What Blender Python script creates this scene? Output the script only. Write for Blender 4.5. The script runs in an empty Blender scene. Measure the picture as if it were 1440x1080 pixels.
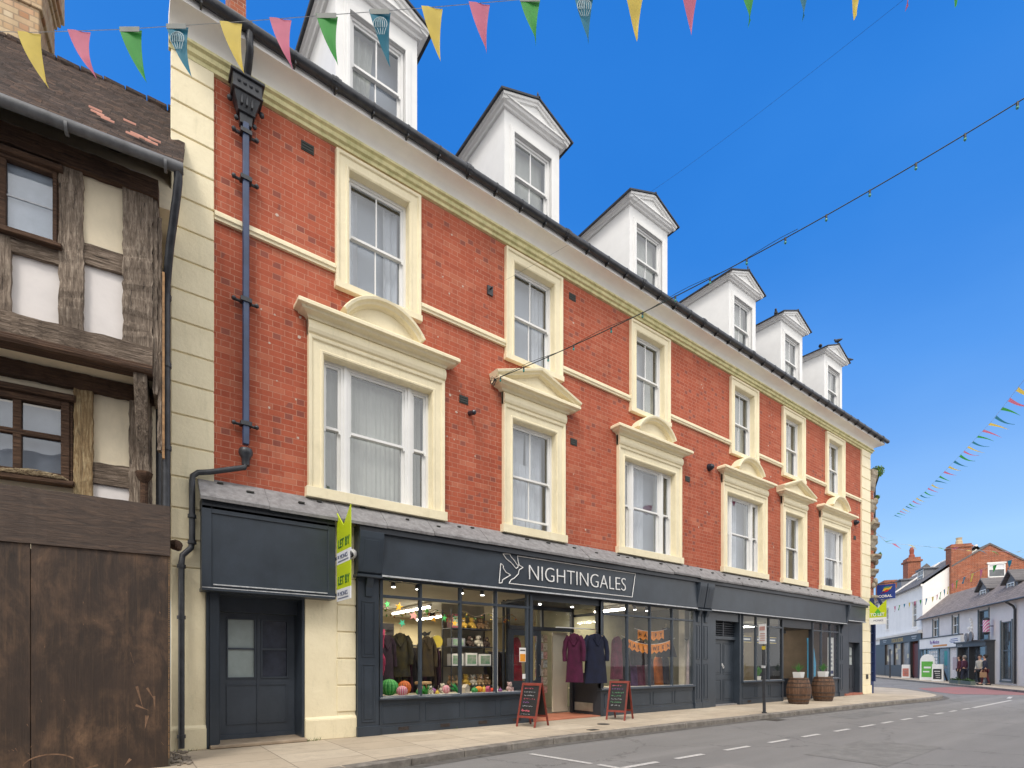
import bpy, bmesh, math, random
from mathutils import Vector, Matrix
random.seed(7)
R = math.radians
SC = bpy.context.scene
COL = SC.collection

# ------------------------------------------------------------------ materials
def lin(c):
    return tuple(((x/255)/12.92 if x/255 <= .04045 else ((x/255+.055)/1.055)**2.4) for x in c)
class NT:
    def __init__(s, name):
        s.m = bpy.data.materials.new(name); s.m.use_nodes = True
        s.t = s.m.node_tree; s.n = s.t.nodes; s.l = s.t.links
        s.b = s.n.get('Principled BSDF'); s.out = s.n.get('Material Output')
        s.co = s.n.new('ShaderNodeTexCoord').outputs['Object']
    def new(s, k, **kw):
        n = s.n.new(k)
        for a, v in kw.items():
            if a in n.inputs.keys(): n.inputs[a].default_value = v
            else: setattr(n, a, v)
        return n
    def link(s, a, b): s.l.new(a, b)
    def mapping(s, scale=(1,1,1), rot=(0,0,0), loc=(0,0,0), src=None):
        n = s.n.new('ShaderNodeMapping'); n.inputs['Scale'].default_value = scale
        n.inputs['Rotation'].default_value = rot; n.inputs['Location'].default_value = loc
        s.link(src or s.co, n.inputs['Vector']); return n.outputs['Vector']
    def noise(s, scale, detail=4, rough=.6, vec=None, out='Fac', dist=0):
        n = s.n.new('ShaderNodeTexNoise'); n.inputs['Scale'].default_value = scale
        n.inputs['Detail'].default_value = detail; n.inputs['Roughness'].default_value = rough
        n.inputs['Distortion'].default_value = dist
        s.link(vec or s.co, n.inputs['Vector']); return n.outputs[out]
    def ramp(s, fac, pts):
        n = s.n.new('ShaderNodeValToRGB'); e = n.color_ramp.elements
        while len(e) < len(pts): e.new(.5)
        for i, (p, c) in enumerate(pts):
            e[i].position = p; e[i].color = (c if len(c) == 4 else (*c, 1)) if isinstance(c, tuple) else (c, c, c, 1)
        s.link(fac, n.inputs['Fac']); return n.outputs['Color']
    def mix(s, fac, a, b, mode='MIX'):
        n = s.n.new('ShaderNodeMix'); n.data_type = 'RGBA'; n.blend_type = mode
        for idx, v in ((0, fac), (6, a), (7, b)):
            if hasattr(v, 'is_linked') or isinstance(v, bpy.types.NodeSocket): s.link(v, n.inputs[idx])
            else: n.inputs[idx].default_value = v if idx == 0 else ((*v, 1) if len(v) == 3 else v)
        return n.outputs[2]
    def math(s, op, a, b=0.0):
        n = s.n.new('ShaderNodeMath'); n.operation = op
        for i, v in enumerate((a, b)):
            if isinstance(v, bpy.types.NodeSocket): s.link(v, n.inputs[i])
            else: n.inputs[i].default_value = v
        return n.outputs[0]
    def bump(s, h, strength=.3, dist=.01, prev=None):
        n = s.n.new('ShaderNodeBump'); n.inputs['Strength'].default_value = strength
        n.inputs['Distance'].default_value = dist; s.link(h, n.inputs['Height'])
        if prev: s.link(prev, n.inputs['Normal'])
        s.link(n.outputs[0], s.b.inputs['Normal']); return n.outputs[0]
    def base(s, c):
        if isinstance(c, bpy.types.NodeSocket): s.link(c, s.b.inputs['Base Color'])
        else: s.b.inputs['Base Color'].default_value = (*c, 1)
_pm = {}
def pm(name, col, rough=.6, var=.12, scale=3, bump=.15, bscale=60, metal=0, col2=None, stretch=(1,1,1), spec=.5, emit=0, dirt=0):
    """mottled surface of one colour, with fine bump"""
    if name in _pm: return _pm[name]
    c = lin(col) if max(col) > 1 else col
    c2 = (lin(col2) if max(col2) > 1 else col2) if col2 else tuple(x*(1-var*2.2) for x in c)
    t = NT(name); v = t.mapping(stretch)
    f = t.noise(scale, 6, .65, v)
    cc = t.ramp(f, [(.3, c2), (.62, c)])
    if dirt:
        g = t.noise(scale*.45, 8, .75, t.mapping((2.5, 2.5, .5), loc=(3, 1, 7)))
        cc = t.mix(t.ramp(g, [(.5, 0.0), (.72, dirt)]), cc, tuple(x*.45 for x in c))
    t.base(cc)
    t.b.inputs['Roughness'].default_value = rough; t.b.inputs['Metallic'].default_value = metal
    t.b.inputs['Specular IOR Level'].default_value = spec
    if bump: t.bump(t.noise(bscale, 4, .6, v), bump, .01)
    if emit:
        t.b.inputs['Emission Color'].default_value = (*c, 1); t.b.inputs['Emission Strength'].default_value = emit
    _pm[name] = t.m; return t.m

def brick_mat(name, cols, mortar, U=.36, C=.0935, m=.010, axes='xz', dark=None, bumpd=.006, wear=.25):
    """Flemish bond: two running grids of one stretcher + one header unit laid over each other"""
    t = NT(name)
    sep = t.new('ShaderNodeSeparateXYZ'); t.link(t.co, sep.inputs[0])
    cmb = t.new('ShaderNodeCombineXYZ')
    if axes == 'xz': t.link(sep.outputs[0], cmb.inputs[0])
    elif axes == 'box': t.link(t.math('ADD', sep.outputs[0], sep.outputs[1]), cmb.inputs[0])
    else: t.link(sep.outputs[1], cmb.inputs[0])
    t.link(sep.outputs[2], cmb.inputs[1])
    v = cmb.outputs[0]
    def grid(off):
        b = t.new('ShaderNodeTexBrick'); b.offset = .5; b.offset_frequency = 2
        b.inputs['Scale'].default_value = 1; b.inputs['Brick Width'].default_value = U
        b.inputs['Row Height'].default_value = C; b.inputs['Mortar Size'].default_value = m*.5
        b.inputs['Mortar Smooth'].default_value = .25; b.inputs['Bias'].default_value = 0
        b.inputs['Color1'].default_value = (0, 0, 0, 1); b.inputs['Color2'].default_value = (1, 1, 1, 1)
        b.inputs['Mortar'].default_value = (.5, .5, .5, 1)
        t.link(t.mapping(loc=(off, 0, 0), src=v), b.inputs['Vector']); return b
    a, b = grid(0), grid(U*.66)
    fac = t.math('MAXIMUM', a.outputs['Fac'], b.outputs['Fac'])
    sa = t.new('ShaderNodeSeparateColor'); t.link(a.outputs['Color'], sa.inputs[0])
    sb = t.new('ShaderNodeSeparateColor'); t.link(b.outputs['Color'], sb.inputs[0])
    r1 = t.math('MULTIPLY', t.math('ADD', sa.outputs[0], t.math('MULTIPLY', sb.outputs[0], 1.7)), 1/2.7)
    cc = t.ramp(r1, [(0, cols[0]), (.35, cols[1]), (.7, cols[2]), (1, cols[3])])
    fine = t.noise(70, 4, .7, v); cc = t.mix(.35, cc, t.ramp(fine, [(.3, tuple(x*.7 for x in cols[1])), (.7, tuple(min(1, x*1.25) for x in cols[2]))]))
    if dark:
        s2 = t.new('ShaderNodeSeparateXYZ'); t.link(v, s2.inputs[0])
        row = t.math('FLOOR', t.math('MULTIPLY', s2.outputs[1], 1/C)); odd = t.math('FRACT', t.math('MULTIPLY', row, .5))
        q = t.math('ADD', t.math('MULTIPLY', s2.outputs[0], 1/U), t.math('SUBTRACT', .5, odd))
        head = t.math('LESS_THAN', t.math('FRACT', q), .335)
        wn = t.new('ShaderNodeTexWhiteNoise'); wn.noise_dimensions = '2D'; cb = t.new('ShaderNodeCombineXYZ'); t.link(t.math('FLOOR', q), cb.inputs[0]); t.link(row, cb.inputs[1]); t.link(cb.outputs[0], wn.inputs['Vector'])
        zone = t.noise(.45, 3, .6, v)
        k = t.math('LESS_THAN', wn.outputs['Value'], t.math('MULTIPLY', t.math('SUBTRACT', zone, .34), 1.0))
        cc = t.mix(t.math('MULTIPLY', t.math('MULTIPLY', k, head), .62), cc, dark)
        w3 = t.math('GREATER_THAN', wn.outputs['Value'], .9); cc = t.mix(t.math('MULTIPLY', w3, .3), cc, (.62,.26,.16))
    big = t.noise(.7, 6, .7, t.mapping((1, 1, .6), src=t.co))
    cc = t.mix(t.ramp(big, [(.42, 0.0), (.75, wear)]), cc, tuple(x*.55 for x in cols[1]))
    stk = t.noise(1.3, 6, .7, t.mapping((2.6, 2.6, .22), src=t.co)); cc = t.mix(t.ramp(stk, [(.50, 0.0), (.72, .42)]), cc, tuple(x*.5 for x in cols[0]))
    blo = t.noise(2.1, 8, .8, t.mapping((1, 1, 1), loc=(9,4,2), src=t.co)); cc = t.mix(t.ramp(blo, [(.56, 0.0), (.72, .35)]), cc, tuple(min(1, x*.6+y*.5) for x, y in zip(mortar, cols[2])))
    cc = t.mix(t.math('MULTIPLY', t.math('MULTIPLY', fac, t.noise(3.3, 3, .6, v)), 1.1), cc, mortar)
    t.base(cc); t.b.inputs['Roughness'].default_value = .9
    t.b.inputs['Specular IOR Level'].default_value = .25
    hgt = t.math('ADD', t.math('MULTIPLY', fac, -1), t.math('MULTIPLY', fine, .5))
    t.bump(hgt, .7, bumpd)
    return t.m

def glass_mat(name, refl=1.0, tint=(1,1,1), ior=1.5, rough=0.0, wob=.0):
    t = NT(name); n = t.n
    tr = n.new('ShaderNodeBsdfTransparent'); tr.inputs[0].default_value = (*tint, 1)
    gl = n.new('ShaderNodeBsdfGlossy'); gl.inputs['Roughness'].default_value = rough
    gl.inputs['Color'].default_value = (.95, .97, 1, 1)
    fr = n.new('ShaderNodeFresnel'); fr.inputs['IOR'].default_value = ior
    mx = n.new('ShaderNodeMixShader')
    ge = n.new('ShaderNodeNewGeometry'); t.link(t.math('MULTIPLY', t.math('MULTIPLY', fr.outputs[0], refl), t.math('SUBTRACT', 1.0, ge.outputs['Backfacing'])), mx.inputs[0]); t.link(tr.outputs[0], mx.inputs[1]); t.link(gl.outputs[0], mx.inputs[2])
    if wob:
        bp = n.new('ShaderNodeBump'); bp.inputs['Strength'].default_value = wob; bp.inputs['Distance'].default_value = .02
        t.link(t.noise(1.6, 2, .5), bp.inputs['Height']); t.link(bp.outputs[0], gl.inputs['Normal']); 
    n.remove(t.b); t.link(mx.outputs[0], t.out.inputs[0]); return t.m

M = {}
M['brick'] = brick_mat('red_brick', [(.33,.073,.042), (.415,.098,.053), (.475,.125,.070), (.38,.100,.060)], (.60,.36,.26), dark=(.19,.08,.07), wear=.42)
M['brick_old'] = brick_mat('orange_brick', [(.30,.09,.05), (.42,.13,.065), (.22,.075,.05), (.46,.19,.11)], (.5,.38,.29), axes='box', m=.016, dark=(.12,.06,.05), wear=.6)
M['brick_cream'] = brick_mat('cream_brick', [(.62,.47,.3), (.66,.54,.36), (.5,.3,.16), (.72,.62,.45)], (.25,.2,.15), axes='box', m=.02, dark=(.4,.16,.08))
def cream():
    t = NT('cream_masonry_paint')
    f = t.noise(2.2, 7, .7); c = t.ramp(f, [(.3, (.80,.71,.49)), (.65, (.88,.79,.56))])
    g = t.noise(3.2, 9, .8, t.mapping((2.2, 2.2, .45))); c = t.mix(t.ramp(g, [(.54, 0.0), (.74, .42)]), c, (.46,.42,.26))
    h = t.noise(17, 6, .8); c = t.mix(t.ramp(h, [(.66, 0.0), (.72, .5)]), c, (.52,.46,.32))
    k = t.noise(48, 2, .5); c = t.mix(t.ramp(k, [(.78, 0.0), (.80, .7)]), c, (.30,.25,.17))
    t.base(c); t.b.inputs['Roughness'].default_value = .6
    t.bump(t.math('ADD', t.noise(20, 6, .75), t.math('MULTIPLY', t.noise(2.5, 3, .6), 1.5)), .32, .02); return t.m
M['cream'] = cream()
M['white'] = pm('white_gloss_paint', (.80,.80,.79), .35, .03, 3, .03)
M['white_render'] = pm('white_cornice_paint', (.93,.91,.87), .7, .03, 2, .12, 40, dirt=.08)
M['mould'] = pm('lichened_moulding', (.74,.68,.38), .8, .12, 6, .5, 50, col2=(.48,.46,.22), stretch=(1,1,1))
M['slate_blue'] = pm('blue_grey_shop_paint', (.040,.053,.072), .38, .14, 1.6, .10, 45, dirt=.4)
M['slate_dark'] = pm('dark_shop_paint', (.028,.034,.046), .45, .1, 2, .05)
M['black_iron'] = pm('black_painted_iron', (.022,.024,.030), .38, .25, 8, .3, 60, col2=(.05,.055,.065))
M['blue_sheen_iron'] = pm('blue_black_sheen_downpipe', (.045,.075,.16), .28, .2, 3, .15, 60)  # blue-black paint, with its bright bluish reflection put into the colour
M['stone_slab'] = pm('grey_stone_slab', (.285,.28,.285), .8, .3, 9, .7, 25, col2=(.17,.16,.165), dirt=.5)
M['slate_roof'] = None
def slates(name, c1, c2, U=.3, C=.22, axis='y'):
    t = NT(name)
    b = t.new('ShaderNodeTexBrick'); b.offset = .5
    for k, v in (('Scale', 1), ('Brick Width', U), ('Row Height', C), ('Mortar Size', .008), ('Mortar Smooth', .3), ('Bias', 0)): b.inputs[k].default_value = v
    b.inputs['Color1'].default_value = (*c1, 1); b.inputs['Color2'].default_value = (*c2, 1); b.inputs['Mortar'].default_value = (*[x*.3 for x in c1], 1)
    wob = t.noise(1.5, 3, .6, out='Color')
    vv = t.new('ShaderNodeVectorMath'); vv.operation = 'MULTIPLY_ADD'
    t.link(wob, vv.inputs[0]); vv.inputs[1].default_value = (.06, .06, .06); t.link(t.mapping(rot=(0, 0, 0)), vv.inputs[2])
    sep = t.new('ShaderNodeSeparateXYZ'); t.link(vv.outputs[0], sep.inputs[0]); cm = t.new('ShaderNodeCombineXYZ')
    t.link(sep.outputs[0], cm.inputs[0]); t.link(t.math('MULTIPLY', sep.outputs[2], 1.35), cm.inputs[1]); t.link(cm.outputs[0], b.inputs['Vector'])
    n = t.noise(2.5, 7, .75); c = t.mix(t.ramp(n, [(.4, 0.0), (.75, .6)]), b.outputs['Color'], tuple(x*.5 for x in c2))
    n2 = t.noise(14, 5, .8); c = t.mix(t.ramp(n2, [(.62, 0.0), (.8, .5)]), c, tuple(min(1, x*2.2) for x in c2))
    t.base(c); t.b.inputs['Roughness'].default_value = .85
    t.bump(t.math('ADD', t.math('MULTIPLY', b.outputs['Fac'], -1), n2), .8, .03); return t.m
M['slate_roof'] = slates('grey_slates', (.13,.125,.13), (.19,.175,.175))
def old_tiles():
    t = NT('old_brown_clay_tiles')
    b = t.new('ShaderNodeTexBrick'); b.offset = .47
    for k, v in (('Scale', 1), ('Brick Width', .165), ('Row Height', .095), ('Mortar Size', .006), ('Mortar Smooth', .6), ('Bias', -.1)): b.inputs[k].default_value = v
    b.inputs['Color1'].default_value = (.045,.030,.025,1); b.inputs['Color2'].default_value = (.17,.105,.075,1); b.inputs['Mortar'].default_value = (.03,.02,.016,1)
    wob = t.noise(3.5, 5, .7, out='Color'); vv = t.new('ShaderNodeVectorMath'); vv.operation = 'MULTIPLY_ADD'; t.link(wob, vv.inputs[0]); vv.inputs[1].default_value = (.10,.10,.09); t.link(t.co, vv.inputs[2])
    sep = t.new('ShaderNodeSeparateXYZ'); t.link(vv.outputs[0], sep.inputs[0]); cm = t.new('ShaderNodeCombineXYZ'); t.link(sep.outputs[0], cm.inputs[0]); t.link(t.math('MULTIPLY', sep.outputs[2], 1.35), cm.inputs[1]); t.link(cm.outputs[0], b.inputs['Vector'])
    n = t.noise(3.2, 9, .8, t.mapping((1.2, 1, 4.5))); c = t.mix(t.ramp(n, [(.42, 0.0), (.58, .85)]), b.outputs['Color'], (.05,.034,.028))
    g = t.noise(16, 6, .8, t.mapping((1, 1, 2.2), loc=(3,2,1))); c = t.mix(t.ramp(g, [(.57, 0.0), (.70, .6)]), c, (.25,.19,.15))
    l_ = t.noise(30, 2, .5); c = t.mix(t.ramp(l_, [(.73, 0.0), (.78, .6)]), c, (.30,.28,.22))
    t.base(c); t.b.inputs['Roughness'].default_value = .95; t.bump(t.math('ADD', t.math('MULTIPLY', b.outputs['Fac'], -.6), t.math('ADD', g, n)), 1.0, .035); return t.m
M['tile_roof'] = old_tiles()
def timber(name, a, b, pale, sc=1.0, vert=True):
    t = NT(name); v = t.mapping((14*sc, 14*sc, 1.3*sc) if vert else (1.3*sc, 14*sc, 14*sc))
    n = t.noise(2.6, 9, .78, v, dist=.6); c = t.ramp(n, [(.33, a), (.5, b), (.63, pale)])
    n2 = t.noise(1.4, 4, .6); c = t.mix(t.ramp(n2, [(.4, 0.0), (.7, .6)]), c, a)
    cr = t.noise(1.1, 3, .5, t.mapping((30*sc, 30*sc, 1.2) if vert else (1.2, 30*sc, 30*sc)), dist=1.2)
    c = t.mix(t.ramp(cr, [(.30, .85), (.38, 0.0)]), c, (.012, .009, .007))
    t.base(c); t.b.inputs['Roughness'].default_value = .9
    t.bump(t.math('ADD', n, cr), .9, .02); return t.m
M['oak_v'] = timber('weathered_oak_upright', (.05,.036,.027), (.24,.185,.14), (.47,.39,.31))
M['oak_h'] = timber('weathered_oak_rail', (.045,.03,.022), (.18,.135,.10), (.38,.30,.235), vert=False)
M['oak_dark'] = timber('dark_brown_joinery', (.035,.018,.011), (.085,.045,.026), (.15,.085,.05), vert=False)
M['oak_flaked'] = timber('oak_with_flaking_cream_paint', (.13,.08,.04), (.32,.22,.11), (.55,.44,.26))
M['plaster'] = pm('cream_lime_plaster', (.80,.70,.52), .85, .07, 2, .35, 14, dirt=.3)
M['limewash'] = pm('white_limewash', (.76,.72,.70), .85, .04, 2, .3, 14)
def ply():
    t = NT('stained_brown_plywood')
    n = t.noise(1.5, 9, .74, t.mapping((2.2, 2.2, .9)), dist=.4); c = t.ramp(n, [(.33, (.012,.008,.006)), (.47, (.042,.025,.016)), (.58, (.095,.055,.033)), (.74, (.21,.125,.07))])
    s = t.noise(2.0, 6, .7, t.mapping((9, 9, .35)), dist=.3); c = t.mix(t.ramp(s, [(.55, 0.0), (.78, .55)]), c, (.21,.12,.06))
    d = t.noise(.8, 5, .7, t.mapping((1, 1, 1.4), loc=(4, 0, 2))); c = t.mix(t.ramp(d, [(.42, 0.0), (.62, .8)]), c, (.03,.018,.013))
    sp = t.noise(22, 2, .5); c = t.mix(t.ramp(sp, [(.80, 0.0), (.83, .8)]), c, (.5,.42,.34))
    t.base(c); t.b.inputs['Roughness'].default_value = .62; t.bump(t.math('ADD', n, s), .5, .012); return t.m
M['ply'] = ply()
def plyband():
    t = NT('dark_grained_plank')
    v = t.mapping((.7, 6, 6)); n = t.noise(3, 7, .7, v, dist=2.2)
    c = t.ramp(n, [(.3, (.028,.018,.014)), (.5, (.06,.038,.027)), (.7, (.11,.068,.045))]); t.base(c)
    t.b.inputs['Roughness'].default_value = .55; t.bump(n, .5, .01); return t.m
M['plyband'] = plyband()
M['raw_edge'] = pm('split_raw_wood_edge', (.42,.24,.11), .8, .3, 12, .4)
def asphalt():
    t = NT('worn_asphalt')
    a = t.noise(160, 2, .5); b = t.noise(.5, 6, .7, t.mapping((.35, 1.2, 1))); c = t.ramp(a, [(.3, (.135,.130,.127)), (.7, (.31,.30,.292))])
    c = t.mix(t.ramp(b, [(.35, 0.0), (.7, .55)]), c, (.125,.12,.118))
    e = t.noise(3.5, 8, .8); c = t.mix(t.ramp(e, [(.62, 0.0), (.75, .4)]), c, (.27,.26,.25))
    vo = t.new('ShaderNodeTexVoronoi'); vo.feature = 'DISTANCE_TO_EDGE'; vo.inputs['Scale'].default_value = .35
    dv = t.new('ShaderNodeVectorMath'); dv.operation = 'MULTIPLY_ADD'; t.link(t.noise(3, 5, .7, out='Color'), dv.inputs[0]); dv.inputs[1].default_value = (.8,.8,0); t.link(t.co, dv.inputs[2]); t.link(dv.outputs[0], vo.inputs['Vector'])
    c = t.mix(t.ramp(vo.outputs['Distance'], [(.0, .6), (.010, 0.0)]), c, (.06,.058,.056))
    wt = t.noise(1.0, 3, .5, t.mapping((.03, 1.7, 1))); c = t.mix(t.ramp(wt, [(.5, 0.0), (.7, .35)]), c, (.30,.29,.28))
    oil = t.noise(2.2, 4, .6, t.mapping((.7,1,1), loc=(5,5,0))); c = t.mix(t.ramp(oil, [(.68, 0.0), (.76, .25)]), c, (.10,.098,.095))
    t.base(c); t.b.inputs['Roughness'].default_value = .85; t.bump(a, .5, .004); return t.m
M['asphalt'] = asphalt()
M['red_road'] = pm('worn_red_surfacing', (.36,.15,.14), .85, .2, 1.2, .3, 120, col2=(.24,.15,.145))
M['road_paint'] = pm('worn_white_road_paint', (.62,.60,.58), .8, .3, 30, .2, 90, col2=(.36,.35,.34))
def flags():
    t = NT('sandstone_paving_flags')
    mp = t.mapping(loc=(.2, .15, 0))
    b = t.new('ShaderNodeTexBrick'); b.offset = .43; b.offset_frequency = 2; b.squash = 1.0
    for k, v in (('Scale', 1), ('Brick Width', .68), ('Row Height', .98), ('Mortar Size', .008), ('Mortar Smooth', .2), ('Bias', 0)): b.inputs[k].default_value = v
    b.inputs['Color1'].default_value = (.46,.38,.285,1); b.inputs['Color2'].default_value = (.60,.515,.40,1); b.inputs['Mortar'].default_value = (.22,.18,.14,1)
    r = t.n.new('ShaderNodeMapping'); r.inputs['Rotation'].default_value = (0, 0, R(90)); t.link(mp, r.inputs['Vector']); t.link(r.outputs[0], b.inputs['Vector'])
    n = t.noise(1.1, 8, .75); c = t.mix(t.ramp(n, [(.38, 0.0), (.72, .55)]), b.outputs['Color'], (.36,.30,.23))
    s = t.noise(9, 5, .75); c = t.mix(t.ramp(s, [(.60, 0.0), (.74, .35)]), c, (.30,.25,.20))
    g = t.noise(26, 2, .4); c = t.mix(t.ramp(g, [(.72, 0.0), (.76, .6)]), c, (.18,.15,.12))
    d2 = t.noise(2.6, 8, .8, t.mapping(loc=(7,3,0))); c = t.mix(t.ramp(d2, [(.50, 0.0), (.66, .45)]), c, (.27,.225,.18))
    t.base(c); t.b.inputs['Roughness'].default_value = .8
    t.bump(t.math('ADD', t.math('MULTIPLY', b.outputs['Fac'], -1.5), t.noise(40, 4, .6)), .35, .008); return t.m
M['flags'] = flags()
M['kerb'] = pm('worn_granite_kerb', (.27,.245,.215), .8, .25, 5, .5, 60, col2=(.12,.105,.09))
M['terracotta'] = pm('terracotta_doorstep', (.52,.19,.11), .7, .15, 4, .2, 60)
M['pane'] = glass_mat('window_pane', 1.0, (.86,.88,.9), 2.1, wob=.16)
M['pane_old'] = glass_mat('old_wavy_pane', 1.0, (.85,.87,.9), 2.2, .02, wob=.25)
M['shop_pane'] = glass_mat('shop_pane', 1.0, (.95,.96,.96), 1.38)
M['net'] = pm('net_curtain', (.70,.71,.74), .9, .06, 3, .2, 30)
M['linen'] = pm('cream_blind', (.55,.54,.47), .9, .06, 3, .2, 30)
M['blind_or_sheet'] = pm('pale_sky_sheet', (.44,.47,.52), .9, .05, 1.2, 0)  # pale sky reflection put into the colour of sheets behind the panes
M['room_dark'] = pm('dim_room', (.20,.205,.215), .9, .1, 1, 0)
M['int_wall'] = pm('shop_cream_wall', (.46,.39,.24), .85, .06, 1, 0)
M['int_ceil'] = pm('shop_ceiling', (.52,.50,.42), .9, .06, 1, 0)
M['int_floor'] = pm('shop_floor', (.12,.10,.085), .6, .1, 2, 0)
M['paper'] = pm('white_paper', (.78,.77,.75), .7, .04, 3, 0)
M['lime'] = pm('lime_green_board', (.50,.62,.012), .45, .03, 3, 0)
M['board_white'] = pm('board_white', (.78,.80,.84), .45, .03, 3, 0)
M['board_green'] = pm('board_dark_green', (.05,.16,.03), .5, .03, 3, 0)
M['board_green2'] = pm('board_mid_green', (.08,.42,.03), .5, .03, 3, 0)
M['board_ink'] = pm('board_grey_ink', (.16,.18,.26), .5, .03, 3, 0)
M['sign_white'] = pm('white_lettering', (.82,.82,.82), .45, .02, 3, 0)
M['edge_white'] = pm('worn_white_edge', (.55,.57,.60), .6, .2, 14, .1)
M['tube_light'] = pm('lit_fluorescent_tube', (1.0,.93,.78), .5, .0, 1, 0, emit=14)
M['spot_light'] = pm('lit_spot_lamp', (1.0,.95,.85), .5, .0, 1, 0, emit=10)
def flat(name, c, rough=.7, **k): return pm(name, c, rough, .12, 6, k.pop('bump', .1), **k)

# ------------------------------------------------------------------ mesh builder
class MB:
    def __init__(s): s.v = []; s.f = []; s.tf = None
    def add(s, vs, fs):
        n = len(s.v)
        if s.tf: vs = [tuple(s.tf @ Vector(p)) for p in vs]
        s.v += [tuple(p) for p in vs]; s.f += [tuple(n+i for i in f) for f in fs]; return s
    def box(s, x0, x1, y0, y1, z0, z1):
        return s.add([(x0,y0,z0),(x1,y0,z0),(x1,y1,z0),(x0,y1,z0),(x0,y0,z1),(x1,y0,z1),(x1,y1,z1),(x0,y1,z1)],
                     [(3,2,1,0),(4,5,6,7),(0,1,5,4),(1,2,6,5),(2,3,7,6),(3,0,4,7)])
    def prism(s, pts, a, b, axis='y'):
        """pts 2-D outline; extruded between a and b along axis"""
        n = len(pts)
        def P(p, t): return {'y': (p[0], t, p[1]), 'x': (t, p[0], p[1]), 'z': (p[0], p[1], t)}[axis]
        vs = [P(p, a) for p in pts] + [P(p, b) for p in pts]
        fs = [tuple(range(n)), tuple(range(2*n-1, n-1, -1))] + [(i, (i+1) % n, n+(i+1) % n, n+i) for i in range(n)]
        return s.add(vs, fs)
    def tube(s, path, r, seg=10, cap=True, square=False):
        path = [Vector(p) for p in path]; n = len(path)
        rr = r if isinstance(r, (list, tuple)) else [r]*n
        vs = []; up = None
        for i, p in enumerate(path):
            d = (path[min(i+1, n-1)] - path[max(i-1, 0)]).normalized()
            if up is None or abs(up.dot(d)) > .99: up = Vector((0,0,1)) if abs(d.z) < .9 else Vector((0,1,0))
            a = d.cross(up).normalized(); b = a.cross(d).normalized(); up = b
            for k in range(seg):
                t = 2*math.pi*(k+.5*square)/seg; vs.append(tuple(p + (a*math.cos(t) + b*math.sin(t))*rr[i]))
        fs = [(i*seg+k, i*seg+(k+1) % seg, (i+1)*seg+(k+1) % seg, (i+1)*seg+k) for i in range(n-1) for k in range(seg)]
        if cap: fs += [tuple(range(seg))[::-1], tuple((n-1)*seg+k for k in range(seg))]
        return s.add(vs, fs)
    def lathe(s, prof, c=(0,0,0), seg=20, sx=1, sy=1, wob=0):
        vs = []
        for r, z in prof:
            for k in range(seg):
                t = 2*math.pi*k/seg; q = 1 + wob*math.cos(t*seg/2)
                vs.append((c[0]+r*q*sx*math.cos(t), c[1]+r*q*sy*math.sin(t), c[2]+z))
        n = len(prof)
        fs = [(i*seg+k, i*seg+(k+1) % seg, (i+1)*seg+(k+1) % seg, (i+1)*seg+k) for i in range(n-1) for k in range(seg)]
        fs += [tuple(range(seg))[::-1], tuple((n-1)*seg+k for k in range(seg))]
        return s.add(vs, fs)
    def ball(s, c, r, seg=12, rings=8, sz=1, sx=1, sy=1, wob=0):
        pr = [(max(r*math.sin(math.pi*i/rings), 1e-4), -r*sz*math.cos(math.pi*i/rings)) for i in range(rings+1)]
        return s.lathe(pr, c, seg, sx, sy, wob)
    def sweep(s, path, prof, closed=False, plane='xz'):
        """path: (u,w) points; prof: closed loop of (offset along the left normal, third coordinate)"""
        n = len(path); m = len(prof); vs = []
        for i in range(n):
            p = Vector(path[i])
            a = Vector(path[i-1]) if (i or closed) else None; b = Vector(path[(i+1) % n]) if (i < n-1 or closed) else None
            d1 = (p-a).normalized() if a is not None else (b-p).normalized()
            d2 = (b-p).normalized() if b is not None else d1
            n1 = Vector((-d1.y, d1.x)); n2 = Vector((-d2.y, d2.x)); nn = (n1+n2)
            nn = nn/max(nn.dot(n1), 1e-3) if nn.length > 1e-6 else n1
            for o, y in prof:
                q = p + nn*o
                vs.append((q.x, y, q.y) if plane == 'xz' else (q.x, q.y, y))
        fs = []
        for i in range(n if closed else n-1):
            for k in range(m):
                fs.append((i*m+k, i*m+(k+1) % m, ((i+1) % n)*m+(k+1) % m, ((i+1) % n)*m+k))
        if not closed: fs += [tuple(range(m))[::-1], tuple((n-1)*m+k for k in range(m))]
        return s.add(vs, fs)
    def wall(s, x0, x1, z0, z1, holes, y, depth):
        """front wall face with real openings and their reveals"""
        xs = sorted({x0, x1, *[h[0] for h in holes], *[h[1] for h in holes]}); zs = sorted({z0, z1, *[h[2] for h in holes], *[h[3] for h in holes]})
        for i in range(len(xs)-1):
            for j in range(len(zs)-1):
                cx, cz = (xs[i]+xs[i+1])/2, (zs[j]+zs[j+1])/2
                if cx < x0 or cx > x1 or cz < z0 or cz > z1: continue
                if any(h[0] < cx < h[1] and h[2] < cz < h[3] for h in holes): continue
                s.add([(xs[i],y,zs[j]),(xs[i+1],y,zs[j]),(xs[i+1],y,zs[j+1]),(xs[i],y,zs[j+1])], [(0,1,2,3)])
        for a, b, c, d in holes:
            e = y+depth
            s.add([(a,y,c),(b,y,c),(b,y,d),(a,y,d),(a,e,c),(b,e,c),(b,e,d),(a,e,d)], [(0,4,5,1),(1,5,6,2),(2,6,7,3),(3,7,4,0)])
        return s
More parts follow.
